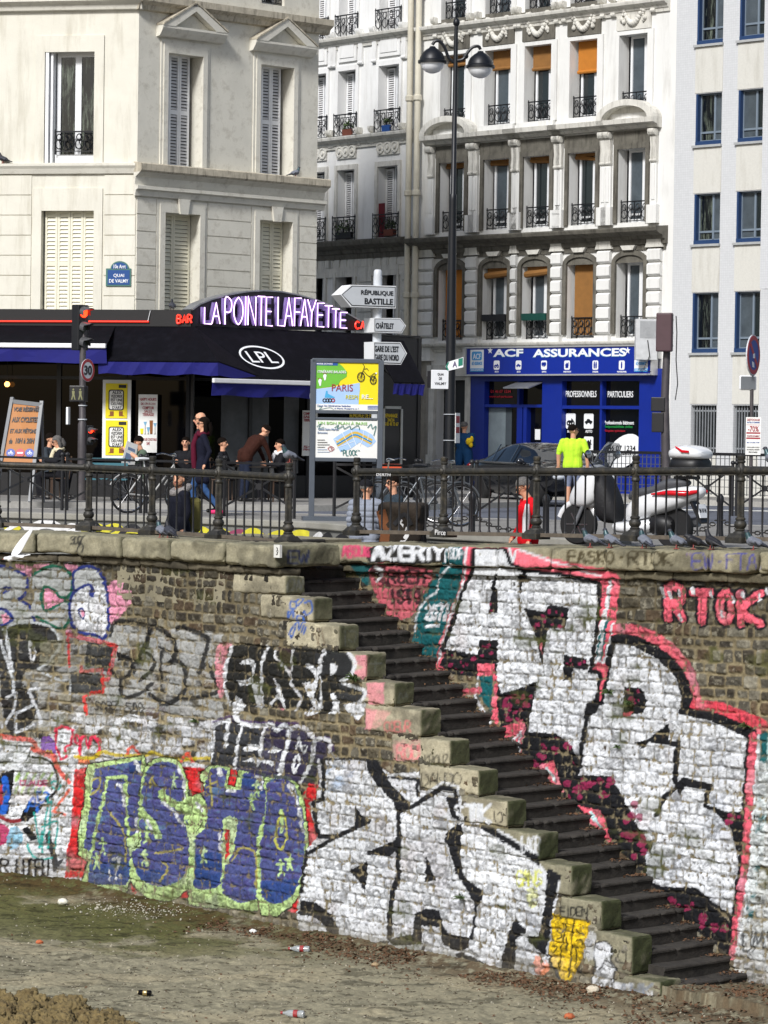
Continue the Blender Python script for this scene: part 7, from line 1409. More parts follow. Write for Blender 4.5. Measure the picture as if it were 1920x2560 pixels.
b=MB();b.plate(Fx,[(-.05,c.z+.02),(.04,c.z+.03),(.04,c.z-.05),(-.05,c.z-.05)],.009,.011);b.plate(Fx,[(-.1,c.z-.1),(.0,c.z-.12),(.02,c.z-.2),(-.08,c.z-.19)],.009,.011);b.build('sticker',TW,t)
Fy=Fr(N_(1869,957)[:2],(.99,.1));z_=N_(1869,957).z;b=MB();b.fbox(Fy,-.14,.14,z_-.12,z_+.12,-.02,.04);b.build('plate_back',WPL,t,bevel=.03);b=MB();b.fbox(Fy,-.12,.12,z_-.1,z_+.1,.041,.044);b.build('plate_grey',mat('plate_grey',c8(120,124,128),.4,.4),t)
tp_=thing('sale_placard',N_(1880,1090),'white placard announcing 70 percent off, tied to the no parking post','placard');Fy=Fr((N_(1881,1090)+Vector((0,-.06,0)))[:2],(.995,-.1));a_,c_,p_,q_=-.115,.125,N_(1881,1137).z,N_(1881,1043).z
b=MB();b.fbox(Fy,a_,c_,p_,q_,0,.01);b.build('sheet',PWH,tp_);H_2=q_-p_
for tx,v,h_,w_,mm in(('DESTOCKAGE',.93,.06,.2,PRD),('MATELAS SOMMIERS',.86,.035,.2,DB),('-70%',.69,.15,.17,PRD),('FACILITES DE PAIEMENT',.5,.04,.2,PRD),('Sam 13 et Dim 14 Fév',.33,.035,.2,DB),('PARKING JOSEPH ARTISAN',.2,.03,.2,BLKT),('216 RUE DE LA FAYETTE',.14,.035,.2,BLKT),('75010 PARIS',.07,.04,.14,BLKT)):text('lettering',tx,Fy.mat((a_+c_)/2,p_+H_2*v,.012),w_,H_2*h_,mm,tp_,.015)
b=MB();
for v0,v1 in((.56,.6),(.42,.46),(.79,.8)):b.fbox(Fy,a_+.01,c_-.01,p_+H_2*v0,p_+H_2*v1,.0105,.012)
b.build('red_band',PRD,tp_)
def barrier(a,c,label,group='crossed barriers along the kerb'):
 a=Vector(a);c=Vector(c);t=thing('barrier',a.lerp(c,.5),label,'barrier',group);tt=(c-a).normalized();up_=Vector((0,0,1))
 for q in(a,c):b=MB();b.tube([q,q+up_*.98],.03,8);b.ball(q+up_*1.01,.045,8,6);b.build('post',IROND,t,40)
 b=MB();b.bar(a+up_*.93,c+up_*.93,.04,.04);b.build('top_bar',IROND,t)
 for p0,p1 in((a+up_*.88,c+up_*.18),(a+up_*.18,c+up_*.88)):b=MB();b.bar(p0+tt*.03,p1-tt*.03,.012,.035);b.build('brace',IROND,t)
 b=MB();m_=a.lerp(c,.5)+up_*.53;b.disc(m_-Vector((0,.02,0)),(0,-1,0),.001,.06,.03,10);b.build('boss',IROND,t)
xs=[(-20,1264),(155,1276),(167,1276),(351,1283),(365,1283),(545,1290),(560,1290),(735,1297)]
for i in range(0,8,2):barrier(onz(*xs[i]),onz(*xs[i+1]),('leftmost crossed iron barrier in front of the orange board','crossed iron barrier right of the traffic light pole','crossed iron barrier behind the bearded man','crossed iron barrier left of the map panel')[i//2])
for i,(x0,y0,x1,y1,lb)in enumerate(((835,1296,1040,1300,'crossed iron barrier right of the map panel behind the two talking men'),(1050,1300,1178,1303,'crossed iron barrier behind the bikes, left of the man in red'),(1190,1303,1345,1304,'crossed iron barrier in front of the black car'),(1700,1288,1830,1290,'crossed iron barrier behind the rear of the white scooter'),(1840,1290,1980,1292,'rightmost crossed iron barrier beyond the no parking post'))):barrier(onz(x0,y0),onz(x1,y1),lb)
def chain(pts,label,nsw):
 t=thing('chain',pts[0],label,'chain');CH=mat('chain_iron',c8(50,48,46),.6,.4,var=.2)
 for i in range(len(pts)-1):
  a,c=Vector(pts[i]),Vector(pts[i+1]);n=int((c-a).length/.085);b=MB()
  for k in range(n):
   u=(k+.5)/n;q=a.lerp(c,u)-Vector((0,0,.22*4*u*(1-u)));tt=(c-a).normalized();sd=Vector((0,0,1))if k%2 else tt.cross(Vector((0,0,1)))
   b.tube([q+tt*.05*math.cos(g_)+sd*.026*math.sin(g_)for g_ in np.linspace(0,6.28,9)[:-1]],.011,5,closed=True)
  b.build('chain_swag',CH,t)
 for q in pts:b=MB();b.lathe((q[0],q[1],0),[(.06,0),(.05,.1),(.045,.5),(.06,.53),(.05,.6),(.02,.64)],10);b.build('bollard',IROND,t,40)
 return t
chain([ony(1000,1275,46.2),ony(1180,1283,45.4),ony(1365,1288,44.6)],'iron chain on bollards crossing behind the man in red',2)
chain([ony(1640,1292,47.5),ony(1800,1296,46.8),ony(1990,1296,46)],'iron chain on bollards behind the rear of the scooter',2)
t=thing('mesh_fence',FT.w(3,0,2.2),'low grey mesh fence on the pavement before the tiled building','fence');b=MB()
for k in range(60):s=-.6+k*.14;b.fbox(FT,s,s+.015,.1,1.05,2.2,2.215)
for k in range(6):b.fbox(FT,-.6,8,.12+k*.17,.135+k*.17,2.215,2.225)
b.build('mesh',mat('fence_grey',c8(92,94,96),.5,.3),t);b=MB();b.fbox(FT,-.7,8,1.05,1.12,2.17,2.24)
for s in(-.65,1.7,4.1,6.4):b.fbox(FT,s-.03,s+.03,0,1.05,2.17,2.2)
b.build('rail',IROND,t)
# ================================================================== PEOPLE
SKIN=mat('skin',c8(206,152,122),.6,var=.06,scale=20);EYEM=mat('eye_dark',c8(30,24,22),.3,var=0);LIP=mat('lips',c8(160,92,84),.5,var=0)
def cloth(name,col):return mat('cloth_'+name,col,.85,var=.14,scale=14,bump=.25,bscale=26,spec=.2)
class Body:
 """capsules fused into one skin, coloured by the nearest capsule"""
 def __init__(self):self.c=[]
 def cap(self,a,b,ra,rb,m):self.c.append((Vector(a),Vector(b),ra,rb,m));return self
 def build(self,name,mats,parent,M,vox=.0105,fold=.006,puff=None):
  mb=MB()
  for a,b,ra,rb,m in self.c:
   mb.ball(a,ra,12,8)
   if(b-a).length>1e-4:mb.ball(b,rb,12,8);mb.tube([a,b],[ra,rb],12)
  o=mb.build(name,None,None);md=o.modifiers.new('r','REMESH');md.mode='VOXEL';md.voxel_size=vox
  sm=o.modifiers.new('s','SMOOTH');sm.factor=.5;sm.iterations=3
  bpy.context.view_layer.update();dg=bpy.context.evaluated_depsgraph_get();me=bpy.data.meshes.new_from_object(o.evaluated_get(dg));bpy.data.objects.remove(o)
  n=len(me.vertices);co=np.empty(n*3,np.float32);me.vertices.foreach_get('co',co);co=co.reshape(-1,3).astype(float)
  D=[]
  for a,b,ra,rb,m in self.c:
   a_,b_=np.array(a),np.array(b);d=b_-a_;L=max(d@d,1e-9);t=np.clip((co-a_)@d/L,0,1);D.append(np.linalg.norm(co-a_-t[:,None]*d,axis=1)-(ra+(rb-ra)*t))
  k=np.argmin(np.array(D),0);mi=np.array([c[4]for c in self.c])[k]
  nr=np.empty(n*3,np.float32);me.vertices.foreach_get('normal',nr);nr=nr.reshape(-1,3)
  f=(fbm(co[:,0]*9+co[:,1]*7,co[:,2]*9-co[:,1]*5,n%50,3)-.5)*2*fold*np.isin(mi,[i for i,m in enumerate(mats)if m.name.startswith('cloth')])
  if puff is not None:f=f+np.abs(np.sin(co[:,2]*math.pi/.085))**.5*.02*(mi==puff)
  co=co+nr*f[:,None];me.vertices.foreach_set('co',co.astype(np.float32).ravel())
  fv=np.empty(len(me.polygons)*4,np.int32);lv=np.empty(len(me.loops),np.int32);me.loops.foreach_get('vertex_index',lv);ls=np.empty(len(me.polygons),np.int32);me.polygons.foreach_get('loop_start',ls)
  me.materials.clear();me.shade_smooth();o=link(name,me,list(mats));me.polygons.foreach_set('material_index',mi[lv[ls]].astype(np.int32));me.update();o.matrix_basis=M;setparent(o,parent);return o
V3=Vector
def person(loc,rot,label,shirt,trous,shoes,hairc,H=1.74,sex='m',pose='stand',lean=0.0,bow=0.0,turn=0.0,arms=None,legs=None,hair='short',coat=0,sleeve=1,shorts=False,puff=False,beard=None,glasses=False,scarf=None,skin=SKIN,group=None,cap=None,tuck=None,build=1.0):
 """faces local -Y; A side = -X, B side = +X"""
 k=H/1.74;t=thing('person',loc,label,'person',group);M=Matrix.Translation(loc)@Matrix.Rotation(rot,4,'Z')@Matrix.Scale(k,4)
 mats=[skin,shirt,trous,shoes,EYEM,LIP,beard or hairc];B=Body();w=(.175 if sex=='m' else.155)*build
 hz=.93 if pose=='stand' else.52
 pel=V3((0,0,hz));fwd=V3((0,-math.sin(lean),math.cos(lean)));back=V3((0,math.cos(lean),math.sin(lean)))
 wst=pel+fwd*.17;ch=pel+fwd*.36;nk=pel+fwd*.53
 hd=nk+V3((0,-math.sin(lean*.6+bow)*.15,math.cos(lean*.6+bow)*.15))
 b=build
 for sx in(-1,1):
  B.cap(pel+V3((sx*.075*b,0,.0)),wst+V3((sx*.065*b,0,0)),.112*b,.098*b,1);B.cap(wst+V3((sx*.07*b,0,0)),ch+V3((sx*.085*b,0,0)),.103*b,.115*b,1);B.cap(ch+V3((sx*.08*b,0,0)),pel+fwd*.46+V3((sx*.12*b,0,0)),.112*b,.07*b,1)
 B.cap(pel+fwd*.02,ch,.105*b,.125*b,1);B.cap(ch,nk-fwd*.08,.125*b,.075,1)
 if not coat:[B.cap(pel+V3((sx*.07*b,0,-.03)),pel+V3((sx*.07*b,0,.05)),.118*b,.112*b,1)for sx in(-1,1)]
 B.cap(ch+fwd*.08,nk-fwd*.03,.09,.06,1);B.cap(nk-fwd*.03,hd-V3((0,0,.05)),.055,.052,0)
 R_=Matrix.Rotation(turn,3,'Z')@Matrix.Rotation(lean*.6+bow,3,'X');h=lambda x,y,z:hd+R_@V3((x,y,z))
 B.cap(h(0,.015,.045),h(0,.02,.03),.083,.085,0);B.cap(h(0,-.02,-.0),h(0,-.035,-.055),.07,.048,0);B.cap(h(0,-.02,.05),h(0,-.045,.045),.062,.04,0)
 B.cap(h(0,-.088,.012),h(0,-.108,-.022),.010,.0145,0)
 for sx in(-1,1):B.cap(h(sx*.08,.012,.015),h(sx*.082,.016,-.02),.018,.012,0);B.cap(h(sx*.031,-.079,.018),h(sx*.031,-.079,.018),.0125,.0125,4);B.cap(h(sx*.03,-.078,.04),h(sx*.045,-.07,.036),.012,.01,6 if not cap else 0)
 B.cap(h(-.016,-.085,-.047),h(.016,-.085,-.047),.0105,.0105,5)
 if beard:B.cap(h(-.05,-.03,-.05),h(0,-.07,-.08),.03,.035,6);B.cap(h(.05,-.03,-.05),h(0,-.07,-.08),.03,.035,6);B.cap(h(-.025,-.088,-.032),h(.025,-.088,-.032),.009,.009,6)
 sh=pel+fwd*.455;arms=arms or[((-.26,.02,1.14),(-.27,-.06,.9)),((.26,.02,1.14),(.27,-.06,.9))]
 for sx,(e,q)in zip((-1,1),arms):
  s_=sh+V3((sx*w*1.08,0,0));e=V3(e);q=V3(q);B.cap(s_,e,.062*b,.047*b,1);B.cap(e,q,.046*b,.036,1 if sleeve else 0)
  if not sleeve:m_=s_.lerp(e,.75);B.cap(s_,m_,.068*b,.06*b,1)
  d=(q-e).normalized();sd=d.cross(V3((0,1,0)));sd=sd.normalized()if sd.length>.1 else V3((1,0,0));nn=sd.cross(d)
  pl=q+d*.05;B.cap(q+d*.01,pl,.026,.030,0);B.cap(q+d*.03+sd*.018,pl+sd*.022+d*.01,.022,.02,0);B.cap(q+d*.03-sd*.018,pl-sd*.022+d*.01,.022,.02,0)
  for i,fl in enumerate((.06,.072,.066,.05)):r0=pl+sd*(.03-.02*i)+d*.015;k1=r0+d*fl*.55+nn*.006;B.cap(r0,k1,.0105,.0095,0);B.cap(k1,k1+d*fl*.4+nn*.02,.0095,.0085,0)
  th=q+d*.025+sd*.03;B.cap(th,th+sd*.022+d*.03+nn*.01,.012,.010,0)
 if pose=='stand':legs=legs or[((-.095,-.02,.5),(-.1,.03,.085)),((.095,-.02,.5),(.1,.03,.085))]
 else:legs=legs or[((-.11,-.43,.5),(-.11,-.40,.085)),((.11,-.43,.5),(.11,-.36,.085))]
 for sx,(kn,an)in zip((-1,1),legs):
  hp=pel+V3((sx*.085*b,0,-.02));kn=V3(kn);an=V3(an);B.cap(hp,kn,.095*b,.063*b,2);B.cap(kn,an,.060*b,.044,0 if shorts else 2)
  if shorts:B.cap(kn,kn.lerp(an,.35),.052,.058,0)
  ft=V3((0,-1,0))if pose!='x' else V3((0,-1,0));dn=V3((an.x,an.y,max(an.z-.05,.035)));B.cap(an,dn,.044,.042,3);B.cap(dn+V3((0,.02,0)),dn+ft*.15+V3((sx*.015,0,-.005)),.042,.034,3)
 if coat:
  z1=hz-coat
  for sx in(-1,1):
   for sy in(-1,1):B.cap(pel+V3((sx*.09*b,sy*.02,.02)),V3((sx*.115*b,sy*.05,z1)),.105*b,.10*b,1)
 bo=B.build('body',mats,t,M,puff=1 if puff else None)
 def sub(mb,nm,m,sm=60):o=mb.build(nm,m,None,sm);o.matrix_basis=M;setparent(o,t);return o
 if hair!='none':
  mb=MB();seg=20;rg_=10;vs=[];fs=[]
  zc_={'short':-.02,'long':-.02,'bob':-.02,'fringe':-.1}.get(hair,0)
  for i in range(rg_+1):
   ph=math.pi/2-i*(1.95 if hair in('short','fringe')else 2.2)/rg_
   for j in range(seg):
    g_=2*math.pi*j/seg;front=max(0,-math.sin(g_));pz=math.sin(ph);ph2=ph
    lim=.55 if hair!='bald' else.2
    if front>.05:ph2=max(ph,.30*front-.03)
    r=1+.035*_rn.random();vs.append(h(.093*r*math.cos(ph2)*math.cos(g_),.016+.104*r*math.cos(ph2)*math.sin(g_),.042+.098*r*math.sin(ph2)))
  for i in range(rg_):
   for j in range(seg):fs.append((i*seg+j,i*seg+(j+1)%seg,(i+1)*seg+(j+1)%seg,(i+1)*seg+j))
  mb.add(vs,fs)
  if hair in('long','bob'):
   for sx in(-1,1):mb.tube([h(sx*.08,.03,.06),h(sx*.092,.035,-.03),h(sx*.085,.04,-.12),h(sx*.07,.05,-.2 if hair=='long' else-.13)],[.03,.04,.04,.02],8)
   mb.tube([h(0,.1,.04),h(0,.11,-.06),h(0,.1,-.2 if hair=='long' else-.12)],[.05,.07,.05],10)
  sub(mb,'hair',hairc)
 if cap:
  mb=MB();vs=[h(.097*math.cos(p_)*math.cos(g_),.014+.108*math.cos(p_)*math.sin(g_),.05+.1*math.sin(p_))for p_ in np.linspace(1.57,-.1,8)for g_ in np.linspace(0,6.283,19)[:-1]];mb.add(vs,[(i*18+j,i*18+(j+1)%18,(i+1)*18+(j+1)%18,(i+1)*18+j)for i in range(7)for j in range(18)])
  mb.hexa([h(-.075,-.07,.042),h(.075,-.07,.042),h(.05,-.175,.03),h(-.05,-.175,.03),h(-.075,-.07,.052),h(.075,-.07,.052),h(.05,-.175,.038),h(-.05,-.175,.038)]);sub(mb,'cap',cap)
 if glasses:
  mb=MB()
  for sx in(-1,1):
   if glasses=='sun':mb.ball(h(sx*.034,-.094,.018),(.028,.008,.02),10,6)
   else:mb.tube([h(sx*.034+.024*math.cos(g_),-.097,.016+.018*math.sin(g_))for g_ in np.linspace(0,6.28,11)[:-1]],.004,5,closed=True)
   mb.tube([h(sx*.06,-.09,.022),h(sx*.088,-.02,.024),h(sx*.088,.02,.02)],.005,5)
  mb.tube([h(-.012,-.1,.02),h(.012,-.1,.02)],.004,5);sub(mb,'glasses',EYEM)
 if scarf:
  mb=MB();n_=nk;mb.tube([n_+V3((.085*math.cos(g_),.085*math.sin(g_)-.0,-.01+.02*math.sin(g_*2)))for g_ in np.linspace(0,6.28,13)[:-1]],.042,8,closed=True);mb.tube([n_+V3((-.03,-.1,-.02)),n_+V3((-.04,-.16,-.2)),n_+V3((-.05,-.15,-.45)),n_+V3((-.05,-.14,-.62))],[.045,.05,.055,.045],8);sub(mb,'scarf',scarf)
 t['_m']=0;del t['_m'];return t,M,h,pel,nk,sub
_rn=random.Random(9)
HDK=mat('hair_dark',c8(26,21,18),.9,var=.3,scale=60,bump=.3,bscale=120,spec=.1);HGY=mat('hair_grey',c8(96,94,92),.9,var=.4,scale=60,bump=.3,bscale=120,spec=.1);HBR=mat('hair_brown',c8(60,42,32),.9,var=.3,scale=60,spec=.1)
BLKC=cloth('black',c8(30,30,34));NAVY=cloth('navy',c8(24,26,40));JEAN=cloth('jean',c8(54,82,124));SHOEB=mat('shoe_black',c8(28,26,26),.5);DKGR=cloth('dark_grey',c8(52,54,58))
def at(x,Y,z=0.0):q=ony(x,1200,Y);return Vector((q.x,Y,z))
WLK=[((-.10,-.16,.50),(-.10,-.12,.085)),((.09,.02,.5),(.1,.30,.13))]
person(onz(505,1290),R(-82),'woman walking left in a long dark coat and wine red scarf',NAVY,JEAN,cloth('pink',c8(214,60,110)),HDK,1.71,'f',legs=WLK,hair='long',coat=.28,glasses=True,scarf=cloth('wine',c8(82,22,42)),arms=[((-.24,.06,1.14),(-.2,-.1,.96)),((.24,.1,1.14),(.24,.02,.92))],build=.95)
person(onz(505,1290)+Vector((-.1,.75,0)),R(-85),'bald man in black walking directly behind the woman with the scarf',BLKC,BLKC,SHOEB,HBR,1.8,legs=WLK,hair='none',coat=.2,glasses='sun')
t,M,h,pel,nk,sub=person(at(447,45.3,WALKZ),R(-60),'bearded man in dark coat with grey fur hood standing behind the left railing',cloth('midnight',c8(26,28,38)),BLKC,SHOEB,HGY,1.74,turn=R(35),beard=mat('beard_auburn',c8(120,84,62),.8,var=.2,scale=40),coat=.3,build=1.12)
mb=MB();mb.tube([nk+V3((.12*math.cos(g_),.03+.12*math.sin(g_),.0+.05*math.sin(g_)))for g_ in np.linspace(0,6.28,17)[:-1]],.055,8,closed=True);sub(mb,'fur_hood',mat('fur_grey',c8(128,124,122),.95,var=.5,scale=40,bump=1,bscale=60))
bag=thing('backpack',at(487,45.5,.1),'olive and black backpack on the back of the bearded man','backpack');b=MB();F=Fr(at(478,45.5)[:2],(.6,-.8));b.fbox(F,-.16,.16,-.02,.5,-.1,.1);b.build('pack',cloth('olive',c8(110,104,62)),bag,bevel=.06);b=MB();b.fbox(F,-.12,.12,.02,.26,.1,.16);b.build('pocket',BLKC,bag,bevel=.03)
person(at(917,44.1,WALKZ),R(150),'man in black cap and pale grey quilted jacket seen from behind',cloth('quilt_grey',c8(128,134,146)),BLKC,SHOEB,HGY,1.66,turn=R(-40),puff=True,cap=BLKC,coat=.12,build=1.12)
person(at(985,44.6,WALKZ),R(-68),'man in dark sunglasses and slate jacket looking left beside the painted block',cloth('slate',c8(50,60,68)),BLKC,SHOEB,HDK,1.74,glasses='sun',bow=.1,build=1.1,arms=[((-.25,-.05,1.15),(-.14,-.3,1.08)),((.25,-.02,1.15),(.12,-.3,1.05))])
t,M,h,pel,nk,sub=person(at(1322,41.9,WALKZ),R(-78),'man in red tracksuit with white side panels looking down behind the right railing',cloth('red',c8(206,24,36)),MATS['cloth_red'],SHOEB,HGY,1.78,bow=.5,glasses='sun',arms=[((-.27,.02,1.15),(-.25,-.14,.93)),((.25,.05,1.15),(.25,-.05,.9))],build=1.1)
WHC=cloth('white',c8(216,216,220));mb=MB();mb.tube([V3((.235,-.075,1.38)),V3((.235,-.085,1.2)),V3((.2,-.085,.98))],[.03,.055,.045],8);mb.tube([V3((.185,-.02,.9)),V3((.175,-.02,.7)),V3((.165,-.0,.5))],.022,6);sub(mb,'white_panel',WHC)
person(onz(1430,1275,ROADZ),R(172),'man in bright yellow-green T-shirt and grey shorts with his back turned beside the black car',cloth('fluo',c8(186,232,60)),cloth('short_grey',c8(120,128,150)),cloth('lime_shoe',c8(140,210,60)),HDK,1.84,turn=R(-60),sleeve=0,shorts=True,glasses=True,build=1.1,arms=[((-.29,.02,1.15),(-.3,-.03,.9)),((.29,.02,1.15),(.29,-.02,.9))])
t,M,*_=person(at(1159,82.3),R(160),'man in blue coat with yellow gloves standing near the dark doorway behind the lamp post',cloth('petrol',c8(30,66,104)),DKGR,SHOEB,HGY,1.8,coat=.25,turn=R(-20),arms=[((-.26,.0,1.14),(-.1,-.22,1.1)),((.26,-.1,1.14),(.2,-.3,1.22))],build=1.15)
g_=thing('gloves',at(1172,82.2,1.3),'pair of yellow gloves held by the man in the blue coat','gloves');b=MB();c=at(1171,82.05,1.28);b.ball(c,(.09,.06,.1),10,6);b.ball(c+Vector((.07,0,.06)),(.05,.05,.09),8,6);b.ball(c+Vector((.05,0,-.09)),(.06,.05,.07),8,6);b.build('glove',cloth('yellow',c8(226,190,40)),g_,60)
CHM=mat('cafe_chair_wood',c8(64,48,36),.5,var=.2);CHT=mat('bench_teal',c8(58,106,118),.6,var=.15,scale=8);TBT=mat('table_top_dark',c8(40,36,34),.35,var=.1)
def chair(loc,rot,label,m=CHM):
 t=thing('cafe_chair',loc,label,'chair','chairs of the cafe terrace');M=Matrix.Translation(loc)@Matrix.Rotation(rot,4,'Z')
 def sub(mb,nm):o=mb.build(nm,m,None,40);o.matrix_basis=M;setparent(o,t)
 mb=MB();mb.box(-.2,.2,-.2,.2,.43,.455);sub(mb,'seat');mb=MB();mb.tube(cat([(-.19,.19,.45),(-.19,.23,.75),(-.1,.25,.88),(.1,.25,.88),(.19,.23,.75),(.19,.19,.45)],3),.014,6)
 for z in(.58,.68,.78):mb.box(-.19,.19,.215,.235,z,z+.06)
 sub(mb,'backrest')
 for x,y in((-.18,-.18),(.18,-.18),(-.18,.18),(.18,.18)):mb=MB();mb.bar((x,y,0),(x*.95,y*.95,.44),.028);sub(mb,'leg')
 return t
def table(loc,label):
 t=thing('cafe_table',loc,label,'table','tables of the cafe terrace');mb=MB();mb.lathe(loc+Vector((0,0,.71)),[(.3,0),(.32,.01),(.32,.03),(.3,.035)],20);mb.build('table_top',TBT,t,40);mb=MB();mb.lathe(loc,[(.22,0),(.2,.03),(.03,.05),(.03,.7),(.08,.71)],12);mb.build('pedestal',IROND,t,40);return t
def sitter(x,Y,rot,label,*a,**k):
 p=at(x,Y);chair(p+Vector((0,0,0)),rot,'dark cafe chair under the '+k.pop('who'));return person(p,rot,label,*a,pose='sit',**k)
ARM=lambda f=.3,z=.78:[((-.25,-.08,z-.0),(-.14,-f,z+.02)),((.25,-.08,z),(.14,-f,z+.02))]
t,M,h,pel,nk,sub=sitter(352,64.6,R(-72),'man in grey-green T-shirt seated reading a newspaper on the terrace',cloth('sage',c8(84,98,84)),DKGR,SHOEB,HDK,1.76,sleeve=0,bow=.35,who='newspaper reader',arms=[((-.26,-.12,.86),(-.16,-.32,1.02)),((.26,-.12,.86),(.12,-.34,1.02))],build=1.1)
n_=thing('newspaper',at(322,64.4,1.0),'open newspaper held by the man in the grey-green T-shirt','newspaper');F=Fr(at(322,64.3)[:2],(.75,.66));b=MB();b.plate(F,[(-.2,.78),(.12,.62),(.22,1.16),(-.06,1.24)],0,.006);b.build('sheet',PWH,n_);b=MB();b.plate(F,[(-.13,.85),(.02,.78),(.06,.95),(-.08,1.0)],.007,.009);b.plate(F,[(-.04,1.06),(.14,1.0),(.15,1.06),(-.03,1.12)],.007,.009);b.build('print',mat('newsprint',c8(110,130,160),.7),n_)
sitter(147,64.4,R(-78),'grey haired person in dark coat and cream scarf seated on the terrace',BLKC,BLKC,SHOEB,HGY,1.74,hair='bob',glasses=True,bow=.3,who='grey haired person',scarf=cloth('cream',c8(206,196,166)),arms=ARM())
sitter(122,66.0,R(70),'man in dark jacket with pale hood seated behind the grey haired person',cloth('hoodie',c8(56,62,68)),BLKC,SHOEB,HDK,1.8,bow=.2,who='hooded man',arms=ARM())
sitter(556,65.6,R(80),'dark clothed man seated in profile left of the brown leather jacket',BLKC,BLKC,SHOEB,HDK,1.74,who='man in profile',arms=ARM())
sitter(463,66.4,R(-10),'dark silhouetted person seated far back behind the walking woman',BLKC,BLKC,SHOEB,HDK,1.74,who='silhouetted person',arms=ARM())
sitter(698,65.2,R(-72),'man in dark jacket with white collar seated near the map panel',BLKC,BLKC,SHOEB,HDK,1.72,who='man with white collar',scarf=WHC,arms=ARM())
person(at(612,65.0),R(115),'man in brown leather jacket bending over a terrace table',cloth('leather',c8(56,32,25)),cloth('dark_jean',c8(34,40,56)),SHOEB,HDK,1.78,lean=.65,bow=.5,arms=[((-.22,-.38,1.12),(-.18,-.5,.86)),((.22,-.38,1.12),(.2,-.5,.86))],build=1.15)
table(at(318,64.5),'round dark table in front of the newspaper reader');table(at(105,64.3),'round dark table in front of the grey haired person');table(at(655,65.0),'round dark table between the leather jacket and the white collar');table(at(590,66.2),'round dark table behind the leather jacket')
t=thing('bench',at(266,63.8),'teal slatted bench below the yellow posters','bench');c=at(266,63.8)
for z,y in((.62,.2),(.72,.22),(.82,.24)):b=MB();b.box(c.x-.42,c.x+.42,c.y+y,c.y+y+.025,z,z+.06);b.build('back_slat',CHT,t)
b=MB()
for y in(-.15,-.04,.07):b.box(c.x-.42,c.x+.42,c.y+y,c.y+y+.09,.43,.46)
b.build('seat',CHT,t)
for x in(-.36,.36):b=MB();b.bar((c.x+x,c.y-.12,0),(c.x+x,c.y-.1,.43),.035);b.bar((c.x+x,c.y+.12,0),(c.x+x,c.y+.25,.88),.035);b.build('leg',IROND,t)
t=thing('stone_block',at(1005,43.5,WALKZ),'rough stone block daubed with orange and white graffiti between the railing and the men','block')
FBk=Fr(at(945,43.6)[:2],(.96,-.28));cb=Cv();rg2=random.Random(4);cb.t(0,0,1)
for n_,cl_ in((16,c8(100,62,34)),(14,c8(60,84,50)),(12,WHT),(14,BLK),(8,c8(140,50,60))):cb.blob(n_,(930,1332,1080,1700),26,cl_,.8,rg2)
rbox('block',FBk,0,.62,WALKZ,.5,-.4,.0,None,t,301,c8(58,51,44),rad=.06,amp=.04,res=.03)
for i,(mm,pts)in enumerate(((mat('spray_orange',c8(106,64,34),.8,var=.3),[(.05,.4),(.12,.1),(.06,-.3)]),(GW,[(.3,.3),(.45,.1),(.35,-.1),(.5,-.3)]),(GK,[(.25,.2),(.4,.35),(.5,.2)]),(mat('spray_green',c8(60,90,50),.8,var=.3),[(.3,-.1),(.2,-.3),(.4,-.4)]))):paintline(FBk,pts,.14 if i%3==0 else.06,mm,.012+.003*i,'graffiti',t)
# ================================================================== CAR, SCOOTER, BICYCLES
CARP=mat('car_paint_black',c8(50,52,58),.22,.75,var=0,coat=.8);CARG=mat('car_glass',c8(22,28,36),.04,var=0,spec=.9);CHR=mat('chrome',c8(190,192,196),.15,1.0,var=0);TYRE=mat('tyre_rubber',c8(26,26,27),.85,var=.1);RIM=mat('rim_alloy',c8(120,122,126),.3,.8,var=.05)
def wheel(par,M,c,r,w,nm='wheel',spokes=5):
 c=Vector(c);b=MB();b.lathe((0,0,0),[(r*.62,-w/2),(r*.92,-w/2),(r,-w*.3),(r,w*.3),(r*.92,w/2),(r*.62,w/2)],28,(0,1,0));o=b.build(nm,TYRE,None,40);o.matrix_basis=M@Matrix.Translation(c);setparent(o,par)
 b=MB();b.lathe((0,0,0),[(r*.6,-w*.45),(r*.64,-w*.45),(r*.64,w*.45),(r*.6,w*.45)],24,(0,1,0));b.lathe((0,0,0),[(r*.15,-w*.4),(r*.15,w*.4)],12,(0,1,0))
 for k in range(spokes):
  a=6.283*k/spokes
  for y in(-w*.35,w*.35):b.bar((r*.1*math.cos(a),y,r*.1*math.sin(a)),(r*.62*math.cos(a),y,r*.62*math.sin(a)),.05*r/.3,.02)
 q=b.build('rim',RIM,None,40);q.matrix_basis=M@Matrix.Translation(c);setparent(q,o);return o
cc=at(1352,71.0,ROADZ);Mc=Matrix.Translation(cc)@Matrix.Rotation(math.atan2(-.915,.40),4,'Z');car=thing('parked_car',cc,'black sedan with tinted windows parked in front of the blue insurance office','car')
st=[(-2.28,.62,.72,.90,0),(-2.2,.80,.6,1.0,0),(-1.75,.88,.32,1.06,0),(-1.55,.89,.25,1.08,.02),(-.95,.90,.2,1.33,1),(-.3,.91,.2,1.44,1),(.35,.91,.2,1.43,1),(.75,.91,.2,1.30,1),(1.3,.90,.22,.98,.02),(1.45,.89,.24,.96,0),(1.95,.86,.3,.90,0),(2.2,.78,.42,.80,0),(2.3,.58,.5,.68,0)]
vs=[];fs=[];mi=[];NP=9
